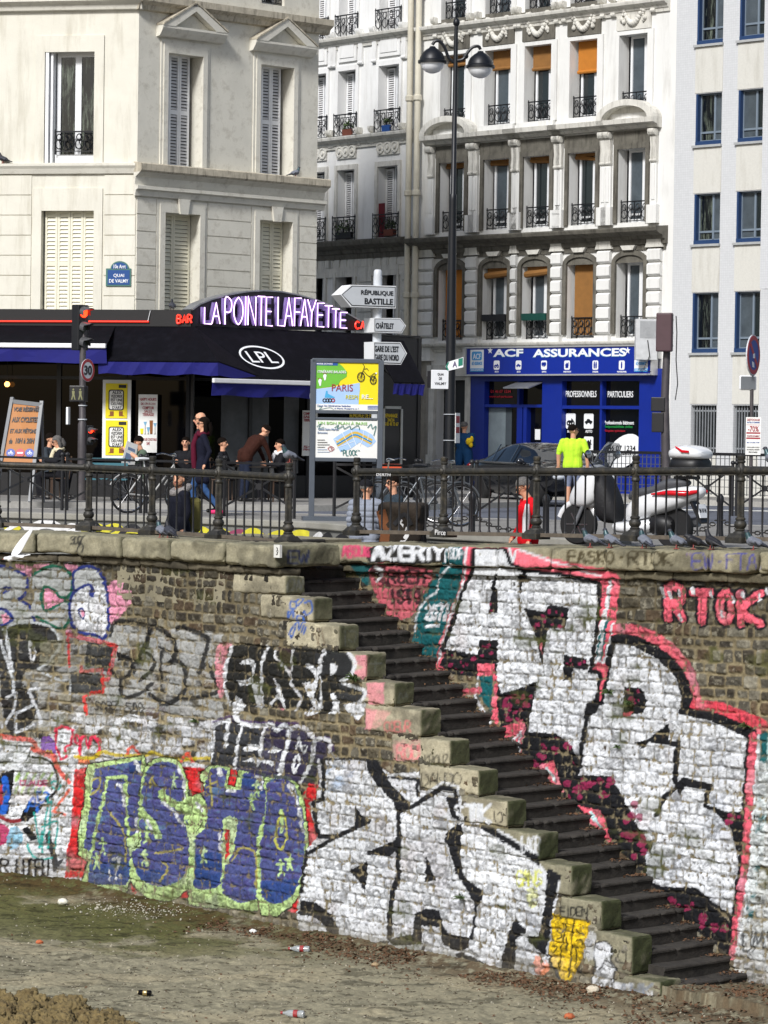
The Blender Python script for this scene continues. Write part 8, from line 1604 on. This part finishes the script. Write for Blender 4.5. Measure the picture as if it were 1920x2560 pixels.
for x,w,zb,zt,g_ in st:
 belt=min(.93,zt-.02);wt=.56 if g_>=1 else w*.72
 half=[(0,zb),(w*.8,zb),(w*.97,zb+.12),(w,.62),(w*.97,belt-.03),(w*.955,belt),(wt+.05,zt-.05 if g_>=1 else max(belt,zt-.02)),(wt*.8,zt-.005),(0,zt+.015)]
 vs+=[Vector((x,-a,b_))for a,b_ in half]+[Vector((x,a,b_))for a,b_ in half[1:-1][::-1]]
RN=2*NP-2
for i in range(len(st)-1):
 for j in range(RN):
  fs.append((i*RN+j,i*RN+(j+1)%RN,(i+1)*RN+(j+1)%RN,(i+1)*RN+j));side=j in(5,10);top=6<=j<=9
  glass=(side and 3<=i<=7)or(top and i in(3,7))or(top and i==3);mi.append(1 if glass else 0)
fs+=[tuple(range(RN))[::-1],tuple(range((len(st)-1)*RN,len(st)*RN))];mi+=[0,0]
b=MB();b.add(vs,fs);b.m=mi;o=b.build('body',[CARP,CARG],None);o.data.shade_smooth();bm=bmesh.new();bm.from_mesh(o.data);cl_=bm.edges.layers.float.new('crease_edge')
for e_ in bm.edges:
 if len({f_.material_index for f_ in e_.link_faces})>1:e_[cl_]=.75
bm.to_mesh(o.data);bm.free();md=o.modifiers.new('s','SUBSURF');md.levels=2;md.render_levels=2;o.matrix_basis=Mc;setparent(o,car)
def csub(mb,nm,m,sm=40,par=None,M_=None):o=mb.build(nm,m,None,sm);o.matrix_basis=M_ or Mc;setparent(o,par or car);return o
for x in(-1.4,1.42):
 for y in(-.8,.8):wheel(car,Mc,(x,y,.32),.32,.2)
for sy in(-1,1):
 b=MB();b.tube([(-1.5,sy*.885,.965),(-.6,sy*.905,.955),(.4,sy*.905,.945),(1.2,sy*.88,.935)],.026,6);csub(b,'window_trim_glint',CHR)  # chrome trim, thickened to imitate the pale reflection along the side
 b=MB();b.ball((.95,sy*1.0,1.0),(.07,.1,.075),12,8);b.bar((.98,sy*.86,.97),(.98,sy*.98,.98),.05,.03);csub(b,'mirror',CARP,60)
 b=MB();b.ball((-2.18,sy*.66,.86),(.1,.2,.09),12,8);csub(b,'tail_light',mat('tail_light_red',c8(120,20,24),.2,var=.1),60)
 b=MB();b.ball((2.16,sy*.62,.68),(.14,.16,.09),12,8);csub(b,'headlight',mat('headlight_clear',c8(190,196,204),.1,var=.1,spec=.8),60)
 for x in(-.35,.6):b=MB();b.bar((x-.09,sy*.925,.78),(x+.09,sy*.925,.78),.025,.03);csub(b,'door_handle',CHR)
 b=MB()
 for x in(-.78,.2):b.bar((x,sy*.905,.95),(x+.03,sy*.66,1.38),.05,.02)
 csub(b,'door_pillar',CARP)
b=MB();b.box(2.24,2.31,-.26,.26,.36,.47);csub(b,'number_plate',WPL);b=MB();b.box(2.2,2.29,-.35,.35,.56,.7);csub(b,'grille',mat('grille_dark',c8(40,42,44),.3,.6),0)
b=MB();b.box(.86,.9,-.48,-.34,1.13,1.2);csub(b,'windscreen_sticker',TG)
sc=at(1572,41.9);Ms=Matrix.Translation(sc)@Matrix.Rotation(math.atan2(.58,-.815),4,'Z');SCO=thing('scooter',sc,'white maxi scooter with dark windscreen and white top box parked behind the right railing','scooter')
SWH=mat('scooter_white',c8(216,218,220),.2,var=.03,coat=.6);SBK=mat('scooter_black',c8(22,22,24),.5,var=.1);SGR=mat('scooter_grey',c8(120,122,126),.4,.3,var=.1);SRL=mat('scooter_red_light',c8(190,24,36),.2,var=.05);SCR=mat('smoked_screen',c8(120,126,130),.08,var=0,alpha=.45)
def ss(mb,nm,m,sm=50,sub=0,par=None,bev=0):
 o=mb.build(nm,m,None,sm,bev)
 if sub:o.data.shade_smooth();md=o.modifiers.new('s','SUBSURF');md.levels=sub;md.render_levels=sub
 o.matrix_basis=Ms;setparent(o,par or SCO);return o
def eloft(mb,secs,seg=14):
 """secs: (x,z,half width,half height)"""
 vs=[];n=len(secs)
 for x,z,ry,rz in secs:
  for k in range(seg):g_=6.283*k/seg;vs.append((x,ry*math.copysign(abs(math.cos(g_))**.7,math.cos(g_)),z+rz*math.copysign(abs(math.sin(g_))**.7,math.sin(g_))))
 mb.add(vs,[(i*seg+k,i*seg+(k+1)%seg,(i+1)*seg+(k+1)%seg,(i+1)*seg+k)for i in range(n-1)for k in range(seg)]+[tuple(range(seg))[::-1],tuple(range((n-1)*seg,n*seg))])
wheel(SCO,Ms,(.78,0,.28),.28,.12,'wheel',6);wheel(SCO,Ms,(-.72,0,.27),.27,.15,'wheel',5)
b=MB();[b.tube([(.78,y,.28),(.62,y,.62),(.5,y*.8,.85)],.028,8)for y in(-.1,.1)];ss(b,'fork',SGR)
b=MB();b.tube([(.78+.31*math.cos(g_),0,.28+.31*math.sin(g_))for g_ in np.linspace(.3,2.7,9)],.05,8);ss(b,'front_mudguard',SWH)
b=MB();eloft(b,[(.93,.60,.05,.04),(.84,.66,.12,.14),(.70,.73,.18,.25),(.56,.8,.22,.30),(.46,.84,.21,.28),(.40,.86,.15,.2)]);ss(b,'front_fairing',SWH,50,1)
b=MB();eloft(b,[(.47,.74,.21,.34),(.38,.68,.23,.38),(.28,.6,.22,.30),(.18,.5,.19,.2),(.12,.44,.14,.12)]);ss(b,'leg_apron',mat('apron_cloth',c8(24,24,27),.7,var=.2,bump=.3),50,1)
b=MB();vs=[]
for i,(x,z,w)in enumerate(((.62,.98,.16),(.54,1.1,.25),(.44,1.24,.27),(.36,1.36,.22),(.33,1.41,.12))):
 for k in range(9):u=k/8*2-1;vs.append((x-.10*u*u,w*u,z-.02*u*u))
b.add(vs,[(i*9+k,i*9+k+1,(i+1)*9+k+1,(i+1)*9+k)for i in range(4)for k in range(8)]);o=ss(b,'windscreen',SCR,60);md=o.modifiers.new('t','SOLIDIFY');md.thickness=.008
b=MB();b.tube([(.36,-.36,1.03),(.42,-.2,1.05),(.46,0,1.02),(.42,.2,1.05),(.36,.36,1.03)],.018,8);ss(b,'handlebar',SBK);b=MB();eloft(b,[(.52,1.0,.12,.06),(.42,1.02,.16,.07),(.32,1.0,.1,.04)]);ss(b,'instrument_cowl',SGR,50,1)
for sy in(-1,1):
 b=MB();b.tube([(.42,sy*.2,1.05),(.44,sy*.32,1.16),(.42,sy*.36,1.2)],.01,6);b.ball((.42,sy*.38,1.24),(.03,.075,.06),12,8);ss(b,'mirror',SBK,60);b=MB();b.ball((.405,sy*.38,1.24),(.022,.066,.052),12,8);ss(b,'mirror_glass',CHR,60)
 b=MB();b.tube([(.36,sy*.27,1.035),(.34,sy*.39,1.03)],.022,8);ss(b,'grip',SBK)
b=MB();eloft(b,[(.2,.27,.2,.07),(.0,.25,.24,.09),(-.3,.27,.24,.1),(-.5,.32,.2,.1)]);ss(b,'floorboard',SWH,50,1)
b=MB();eloft(b,[(.02,.42,.1,.1),(-.1,.5,.18,.16),(-.35,.56,.23,.18),(-.65,.64,.25,.17),(-.95,.72,.22,.13),(-1.12,.76,.13,.08),(-1.18,.77,.05,.03)]);ss(b,'rear_fairing',SWH,50,1)
b=MB();eloft(b,[(-.02,.66,.08,.05),(-.12,.72,.15,.07),(-.35,.75,.18,.07),(-.5,.78,.17,.06),(-.6,.86,.17,.09),(-.85,.88,.15,.06),(-.95,.88,.08,.03)]);ss(b,'saddle',mat('saddle_grey',c8(70,72,76),.6,var=.1),50,1)
for sy in(-1,1):b=MB();b.tube([(-.5,sy*.245,.72),(-.75,sy*.262,.745),(-1.0,sy*.21,.74),(-1.14,sy*.11,.77)],[.012,.034,.04,.022],8);ss(b,'tail_light',SRL)
b=MB();b.tube([(-.2,-.2,.3),(-.5,-.24,.3),(-.95,-.26,.36)],[.03,.06,.07],10);ss(b,'exhaust',SGR);b=MB();eloft(b,[(-.35,.3,.2,.14),(-.6,.32,.22,.16),(-.8,.3,.2,.1)]);ss(b,'engine_casing',SBK,50,1)
b=MB();b.hexa([(-1.0,-.09,.62),(-1.0,.09,.62),(-1.02,.09,.66),(-1.02,-.09,.66),(-1.16,-.1,.34),(-1.16,.1,.34),(-1.19,.1,.36),(-1.19,-.1,.36)]);ss(b,'rear_mudguard',SBK)
b=MB();b.hexa([(-1.17,-.11,.42),(-1.17,.11,.42),(-1.185,.11,.42),(-1.185,-.11,.42),(-1.11,-.11,.6),(-1.11,.11,.6),(-1.125,.11,.6),(-1.125,-.11,.6)]);npl=ss(b,'number_plate',WPL)
ax=Ms.to_3x3();Mn=Ms@Matrix(((0,.31,-.95,-1.152),(-1,0,0,0),(0,.95,.31,.515),(0,0,0,1)));text('lettering','BN 147 HN',Mn,.18,.06,BLKT,npl,.01,.004)
b=MB();b.box(-1.05,-.75,-.1,.1,.93,.97);ss(b,'rack',SBK)
b=MB();eloft(b,[(-.70,1.11,.16,.09),(-.76,1.11,.24,.12),(-.95,1.11,.27,.13),(-1.12,1.11,.25,.12),(-1.2,1.11,.17,.10)],18);tb=ss(b,'top_box',SBK,50,1)
b=MB();eloft(b,[(-.69,1.26,.17,.05),(-.76,1.275,.25,.09),(-.95,1.29,.285,.11),(-1.12,1.275,.265,.09),(-1.22,1.255,.18,.05)],18);ss(b,'box_lid',SWH,50,1,tb)
for sy in(-1,1):b=MB();b.tube([(-.86,sy*.25,1.36),(-.98,sy*.282,1.3),(-1.08,sy*.27,1.295)],[.01,.02,.018],6);ss(b,'reflector',SRL,50,0,tb)
def bike(loc,rot,label,m,sad):
 t=thing('bicycle',loc,label,'bicycle');M=Matrix.Translation(loc)@Matrix.Rotation(rot,4,'Z')
 def s_(mb,nm,mm,par=None):o=mb.build(nm,mm,None,50);o.matrix_basis=M;setparent(o,par or t);return o
 for x in(-.52,.52):
  mb=MB();mb.tube([(x+.33*math.cos(g_),0,.34+.33*math.sin(g_))for g_ in np.linspace(0,6.283,29)[:-1]],.017,8,closed=True);w_=s_(mb,'wheel',TYRE);mb=MB()
  for k in range(14):g_=6.283*k/14;mb.tube([(x,0,.34),(x+.32*math.cos(g_),0,.34+.32*math.sin(g_))],.0022,4)
  mb.tube([(x+.31*math.cos(g_),0,.34+.31*math.sin(g_))for g_ in np.linspace(0,6.283,25)[:-1]],.008,5,closed=True);s_(mb,'rim',CHR,w_)
  mb=MB();mb.tube([(x+.375*math.cos(g_),0,.34+.375*math.sin(g_))for g_ in np.linspace(.3 if x<0 else.2,2.7,12)],.014,5);s_(mb,'mudguard',m)
 mb=MB();P_={'h':(.36,0,.86),'bb':(-.08,0,.3),'s':(-.2,0,.78),'r':(-.52,0,.34),'f':(.52,0,.34),'hl':(.38,0,.7)}
 for a,c in(('h','bb'),('hl','s'),('bb','s'),('bb','r'),('r','s'),('hl','f'),('h','hl')):mb.tube([P_[a],P_[c]],.018,8)
 s_(mb,'frame',m);mb=MB();mb.tube([(-.2,0,.78),(-.23,0,.93)],.014,6);eloft(mb,[(-.36,.96,.09,.03),(-.24,.965,.075,.03),(-.1,.96,.03,.02),(-.06,.955,.015,.012)],10);s_(mb,'saddle',sad)
 mb=MB();mb.tube([(.36,0,.86),(.34,0,1.02)],.014,6);mb.tube(cat([(.14,-.28,1.04),(.26,-.26,1.06),(.36,-.08,1.02),(.36,.08,1.02),(.26,.26,1.06),(.14,.28,1.04)],4),.012,6);s_(mb,'handlebar',CHR)
 mb=MB();mb.lathe((-.08,.03,.3),[(.09,0),(.09,.01)],14,(0,1,0));mb.bar((-.08,.06,.3),(-.02,.06,.14),.02);mb.bar((-.08,-.06,.3),(-.14,-.06,.46),.02);s_(mb,'crank',SGR);return t
bike(at(388,55.0),R(28),'pale city bicycle with white saddle standing below the newspaper reader',mat('bike_white',c8(150,150,148),.35),WPL)
bike(at(1078,49.5),R(25),'grey bicycle with curved chrome handlebar standing left of the man in the blue coat',mat('bike_grey',c8(90,94,98),.35,.3),SBK)
bike(at(1020,51.5),R(160),'dark bicycle with black saddle behind the man in sunglasses',mat('bike_dark',c8(36,38,40),.35,.3),SBK)
t=thing('delivery_crate',at(985,58,.8),'small orange crate on a stand just above the railing right of the map panel','crate');p=at(968,58);b=MB();z1,z0=ony(968,1160,58).z,ony(968,1176,58).z;b.box(p.x-.27,p.x+.27,57.8,58.2,z0-.1,z1);b.build('crate',mat('crate_orange',c8(196,74,36),.6),t,bevel=.02);b=MB();b.box(p.x-.2,p.x+.2,57.9,58.1,0,z0-.1);b.build('stand',IROND,t)
# ================================================================== BIRDS
FG=mat('feather_grey',c8(104,108,118),.9,var=.15,scale=40);FD=mat('feather_dark',c8(50,52,60),.65,var=.2,scale=40);FBL=mat('feather_black',c8(34,34,38),.6,var=.2,scale=40);NKG=mat('feather_neck',c8(58,80,84),.35,.3,var=.3,scale=50);PKL=mat('pigeon_leg_pink',c8(140,70,66),.6);BKB=mat('beak_dark',c8(40,38,38),.5)
def pigeon(loc,rot,label,a=FG,c=FD,peck=0.0):
 t=thing('pigeon',loc,label,'pigeon','pigeons around the railing');M=Matrix.Translation(loc)@Matrix.Rotation(rot,4,'Z')@Matrix.Scale(1.0,4)@Matrix.Translation((0,0,-.035));B=Body();p=peck
 B.cap((.03,0,.15),(-.06,0,.125),.062,.05,0);B.cap((-.06,0,.125),(-.13,0,.10),.045,.022,0);B.cap((-.12,.012,.10),(-.215,.018,.07),.018,.012,1);B.cap((-.12,-.012,.10),(-.215,-.018,.07),.018,.012,1)
 B.cap((.055,0,.18),(.082,0,.245-p*.1),.042,.027,2);B.cap((.085,0,.26-p*.12),(.095,0,.262-p*.12),.026,.023,1);B.cap((.115,0,.258-p*.13),(.138,0,.25-p*.14),.008,.004,3)
 for sy in(-1,1):B.cap((.03,sy*.045,.155),(-.07,sy*.045,.125),.034,.028,0);B.cap((-.07,sy*.044,.125),(-.16,sy*.022,.09),.024,.012,1);B.cap((-.02,sy*.066,.14),(-.06,sy*.06,.10),.014,.014,1)
 B.build('body',[a,c,NKG if a is FG else c,BKB],t,M,.0065,0)
 for sy in(-1,1):mb=MB();mb.tube([(.0,sy*.025,.1),(.005,sy*.028,.045)],.007,6);[mb.tube([(.005,sy*.028,.043),(.005+.03*math.cos(g_),sy*.028+.025*math.sin(g_),.04)],.005,5)for g_ in(-.5,0,.5,3.1)];o=mb.build('leg',PKL,None);o.matrix_basis=M;setparent(o,t)
 return t
def cop(x,y):s=FR_.s(x,y-4,-.1);s,_z=FR_.px(x,y,-.05);return FR_.w(s,ZR-.014+GR*s,-.05)
pigeon(cop(1476,1366),R(172),'grey pigeon facing left, first from the left below the scooter');pigeon(cop(1526,1363),R(140),'upright grey pigeon second from the left below the scooter');pigeon(cop(1611,1365),R(115),'slim grey pigeon just right of the railing post under the scooter')
pigeon(cop(1692,1361),R(165),'grey pigeon left of two dark pigeons on the right coping');pigeon(cop(1734,1366),R(175),'dark pigeon beside the pale grey one, tail up to the railing',FBL,FBL,.5);pigeon(cop(1780,1364),R(130),'black pigeon standing alone between the last two railing posts',FBL,FBL);pigeon(cop(1884,1367),R(172),'large grey pigeon below the no parking post at the right edge')
q=rp[4]+(rp[5]-rp[4])*.28+Vector((0,0,.875*1.02+.04));pigeon(q,R(160),'grey pigeon perched on the top rail at the right edge')
def copL(x,y):s,_z=FL.px(x,y,-.1);return FL.w(s,-.016,-.1)
pigeon(copL(404,1346),R(130),'grey pigeon with pale breast on the left coping, left of a pair');pigeon(copL(424,1347),R(120),'dark pigeon on the left coping, right of a pair',FD,FBL)
pigeon(lp[5]+Vector((0,0,1.12)),R(205),'plump grey pigeon perched on the railing post at the head of the stairs')
s_,z_=FB.px(740,440,.2);pigeon(FB.w(s_,zc+.09,.18),R(20),'grey pigeon perched high on the cornice of the cream building');s_,z_=CA.px(427,772,0);pigeon(CA.w(s_,zf1,-.1),R(100),'dark pigeon perched on the cafe fascia left of the arch',FD,FBL);s_,z_=FA.px(8,408,.1);pigeon(FA.w(s_,zc+.1,.1),R(160),'dark pigeon on the ledge at the left edge of the photograph',FD,FBL)
GUW=mat('gull_white',c8(226,226,226),.7,var=.04);GUG=mat('gull_grey',c8(166,170,178),.7,var=.05)
gp=ony(32,1395,43.0);t=thing('seagull',gp,'white seagull flying low with one wing raised before the left wall','seagull');B=Body()
B.cap((.06,0,0),(-.08,0,.0),.05,.04,0);B.cap((-.08,0,0),(-.2,0,.0),.035,.02,0);B.cap((.08,0,.01),(.13,0,.02),.036,.03,0);B.cap((.15,0,.018),(.185,0,.01),.009,.005,2)
B.build('body',[GUW,GUG,mat('gull_beak',c8(180,60,40),.5)],t,Matrix.Translation(gp)@Matrix.Rotation(R(196),4,'Z')@Matrix.Rotation(R(12),4,'Y')@Matrix.Scale(.8,4),.007,0)
Mg=Matrix.Translation(gp)@Matrix.Rotation(R(196),4,'Z')@Matrix.Rotation(R(12),4,'Y')@Matrix.Scale(.8,4)
for pts in([(.04,-.03,.02),(-.08,-.06,.16),(-.24,-.08,.30),(-.46,-.1,.44)],[(.04,.03,.02),(.0,.12,.05),(-.06,.2,.04),(-.12,.26,.0)]):
 mb=MB();wv=[.17,.17,.13,.03];vs=[]
 for(x,y,z),w_ in zip(pts,wv):vs+=[(x+.03,y,z),(x-w_,y+.01,z-.01)]
 mb.add(vs,[(2*i,2*i+1,2*i+3,2*i+2)for i in range(3)]);o=mb.build('wing',GUW,None,60);md=o.modifiers.new('t','SOLIDIFY');md.thickness=.014;md=o.modifiers.new('s','SUBSURF');md.levels=md.render_levels=2;o.matrix_basis=Mg;setparent(o,t)
mb=MB();mb.hexa([(-.17,-.02,-.006),(-.17,.02,-.006),(-.3,.08,-.006),(-.3,-.08,-.006),(-.17,-.02,.006),(-.17,.02,.006),(-.3,.08,.006),(-.3,-.08,.006)]);o=mb.build('tail',GUW,None);o.matrix_basis=Mg;setparent(o,t)
# ================================================================== LITTER, PLANTS, SOIL
def onbed(x,y,dz=0.0):return onz(x,y,BED+dz)
def bzat(p):return float(bz_(np.array([p.x]),np.array([p.y]))[0])
def rest(x,y,lift):p=onbed(x,y);return Vector((p.x,p.y,bzat(p)+lift))
PET=mat('clear_plastic',c8(200,206,208),.12,var=.1,trans=.6)
def bottle(x,y,rot,label,capm):
 c=rest(x,y,.042);t=thing('plastic_bottle',c,label,'bottle');ax_=Vector((math.cos(rot),math.sin(rot),0));b=MB();b.lathe(c-ax_*.14,[(.02,0),(.04,.01),(.042,.05),(.038,.08),(.042,.12),(.042,.17),(.03,.21),(.014,.24),(.014,.26)],14,ax_);b.build('bottle',PET,t,60);b=MB();b.lathe(c+ax_*.118,[(.017,0),(.017,.025)],12,ax_);b.build('cap',capm,t);b=MB();b.lathe(c-ax_*.06,[(.0405,0),(.0435,.002),(.0435,.05),(.0405,.052)],14,ax_);b.build('label',capm,t)
bottle(748,2380,R(172),'clear plastic bottle with red cap lying near the wall foot',mat('cap_red',c8(140,44,46),.4));bottle(732,2548,R(165),'clear bottle with red label at the bottom edge',MATS['cap_red'])
c=rest(362,2489,.034);t=thing('drink_can',c,'black and gold drink can lying on the bare ground','can');ax_=Vector((.97,-.2,0));b=MB();b.lathe(c-ax_*.08,[(.024,0),(.033,.012),(.033,.148),(.024,.16)],16,ax_);b.build('can',mat('can_black',c8(30,30,30),.25,.7,var=.1),t,40);b=MB();b.lathe(c-ax_*.02,[(.0332,0),(.0338,.001),(.0338,.05),(.0332,.051)],16,ax_);b.lathe(c-ax_*.081,[(.0,0),(.026,.001),(.026,.004)],12,ax_);b.build('band',mat('can_gold',c8(180,160,110),.3,.7,var=.1),t,40)
def rock(x,y,r,col,label,nm='stone',kind='stone'):
 c=rest(x,y,r*.45);mb=MB();mb.ball(c,(r,r*.8,r*.6),12,8);rr=random.Random(int(x))
 for v in mb.v:v+=(v-c)*(rr.random()-.5)*.35
 return tag(mb.build(nm,mat('litter_%d'%x,col,.85,var=.2,scale=30,bump=.4),None,50),label,kind)
rock(157,2268,.075,c8(206,204,190),'white lump of rubble lying on the mossy ground at the left');rock(99,2357,.05,c8(176,96,60),'orange brick fragment on the bare ground at the left','brick_fragment','brick');rock(1481,2494,.08,c8(190,180,160),'pale stone lying in front of the stair foot');rock(1423,2545,.06,c8(170,92,58),'orange brown brick fragment near the bottom edge','brick_fragment','brick');rock(938,2420,.05,c8(150,130,100),'small tan stone at the edge of the leaf litter');rock(632,2338,.05,c8(214,214,210),'small crumpled white paper under the blue lettering','paper_scrap','paper');rock(1740,2470,.06,c8(214,216,220),'white paper cup fragment among leaves at the stair foot','paper_scrap','paper')
mb=MB();rr=random.Random(2)
for _ in range(420):
 x=330+rr.gauss(0,75);y=2283+rr.gauss(0,9)+(x-330)*.05;r=rr.uniform(.003,.008)+.016*rr.random()**4;mb.ball(rest(x,y,r*.4),(r,r,r*.7),5,3)
tag(mb.build('plaster_crumbs',mat('plaster_white',c8(168,164,150),.9),None),'scatter of white plaster crumbs below the blue lettering','debris',kind='stuff')
mb=MB();rr=random.Random(8)
def leaf(p,s_,rr):u=Vector((rr.gauss(0,1),rr.gauss(0,1),rr.gauss(0,.35))).normalized();v=u.cross(Vector((rr.gauss(0,.4),rr.gauss(0,.4),1))).normalized();mb.add([p-u*s_,p+v*s_*.55,p+u*s_,p-v*s_*.55+Vector((0,0,s_*.3))],[(0,1,2),(0,2,3)])
for _ in range(3600):
 s=rr.uniform(-1,6.6);d=abs(rr.gauss(.12,.45))+.06;cl_=fbm(np.array([s*1.2]),np.array([d*2]),4)[0]
 if cl_<.47:continue
 p=FL.w(s,0,d);leaf(Vector((p.x,p.y,bzat(p)+.012)),rr.uniform(.015,.035),rr)
for _ in range(900):
 p=onbed(rr.uniform(1560,1960),rr.uniform(2440,2570));leaf(Vector((p.x,p.y,bzat(p)+.02)),rr.uniform(.02,.04),rr)
for _ in range(260):p=onbed(rr.uniform(-50,1700),rr.uniform(2260,2570));leaf(Vector((p.x,p.y,bzat(p)+.01)),rr.uniform(.012,.03),rr)
for k in range(2,31):
 for _ in range(int(6+k*1.3)):s=SN0+RUN*k-rr.uniform(.02,RUN-.02);o_=abs(rr.gauss(0,.16))+.03;p=FR_.w(s,ZN0-RISE*k+.012,o_);leaf(p,rr.uniform(.015,.032),rr)
tag(mb.build('dead_leaves',mat('leaf_brown',c8(88,64,44),.85,var=.6,scale=30),None),'brown dead leaves scattered along the wall foot and on the steps','leaves',kind='stuff')
mb=MB();rr=random.Random(31)
for _ in range(1500):
 p=onbed(rr.uniform(-60,1900),2220+340*rr.random()**.8)
 if wd(p.x,p.y)<.15:continue
 p.z=bzat(p)+.006;a_=rr.uniform(0,3.14);L_2=rr.uniform(.015,.07);mb.tube([p,p+Vector((math.cos(a_)*L_2*.5,math.sin(a_)*L_2*.5,.006)),p+Vector((math.cos(a_+.3)*L_2,math.sin(a_+.3)*L_2,.002))],[.003,.004,.002],4)
tag(mb.build('twigs',mat('twig_brown',c8(66,56,42),.9,var=.5,scale=20),None),'fine dark twigs strewn over the bare ground','twigs',kind='stuff')
mb=MB()
for _ in range(1700):
 p=onbed(rr.uniform(-60,1900),2215+345*rr.random()**.8);r=rr.uniform(.004,.011)+.012*rr.random()**6
 if wd(p.x,p.y)<.1:continue
 p.z=bzat(p)+r*.3;mb.ball(p,(r,r*rr.uniform(.6,1),r*.7),5,3)
tag(mb.build('gravel',mat('gravel_pale',c8(150,144,128),.9,var=.5,scale=30),None),'fine pale gravel strewn over the bare ground','gravel',kind='stuff')
def tuft(F,x,y,r,label,n=40):
 s,z=F.px(x,y);t=MB();rr=random.Random(x);c=F.w(s,z,.05)
 for _ in range(n):
  d=Vector((rr.gauss(0,1),rr.gauss(0,1),abs(rr.gauss(.6,.6)))).normalized();d=d*abs(1)+F.n*.4;L=r*rr.uniform(.5,1.2);v=d.orthogonal().normalized()*r*.07;p1=c+d*L*.6;p2=c+d*L+Vector((0,0,-L*.35));t.add([c-v,c+v,p1+v*.8,p1-v*.8,p2],[(0,1,2,3),(3,2,4)])
 tag(t.build('wall_plant',LEAF,None),label,'plant')
tuft(FL,893,1698,.13,'dark grass tuft growing under a stair block right of the black and white letters',60);tuft(FL,497,1805,.1,'small green plant in the wall joints above the blue lettering');tuft(FR_,1530,1733,.11,'green sprout on the silver letter left of its round black hole');tuft(FR_,1580,1760,.09,'green sprout inside the black hole of the silver letter');tuft(FR_,1551,1868,.08,'small sprout low on the silver letter, below the hole');tuft(FR_,1872,1816,.09,'small sprout on the pink outline at the right edge');tuft(FL,1160,2245,.1,'mossy sprout on the black stroke of the big silver letters')
hp=MB();rr=random.Random(6)
for _ in range(230):
 x=rr.uniform(-90,330);f=max(0,1-((x-60)/300)**2);y=2600-rr.random()*90*f;p=onbed(x,y);r=rr.uniform(.06,.15);hp.ball(Vector((p.x,p.y,BED+rr.random()*.14*f)),(r,r,r*.8),8,6)
o=hp.build('soil_heap',mat('heap_soil',c8(108,94,62),.95,var=.4,scale=9,bump=.8,bscale=30,dirt_refl=c8(70,52,30),dirt_refl_scale=6,dirt_refl_amt=.7),None);md=o.modifiers.new('r','REMESH');md.mode='VOXEL';md.voxel_size=.016;md.use_smooth_shade=True
tx_=bpy.data.textures.new('clods','CLOUDS');tx_.noise_scale=.04;tx_.noise_depth=5;md=o.modifiers.new('d','DISPLACE');md.texture=tx_;md.texture_coords='GLOBAL';md.strength=.13;tag(o,'clumpy heap of brown soil at the bottom left corner','soil heap')
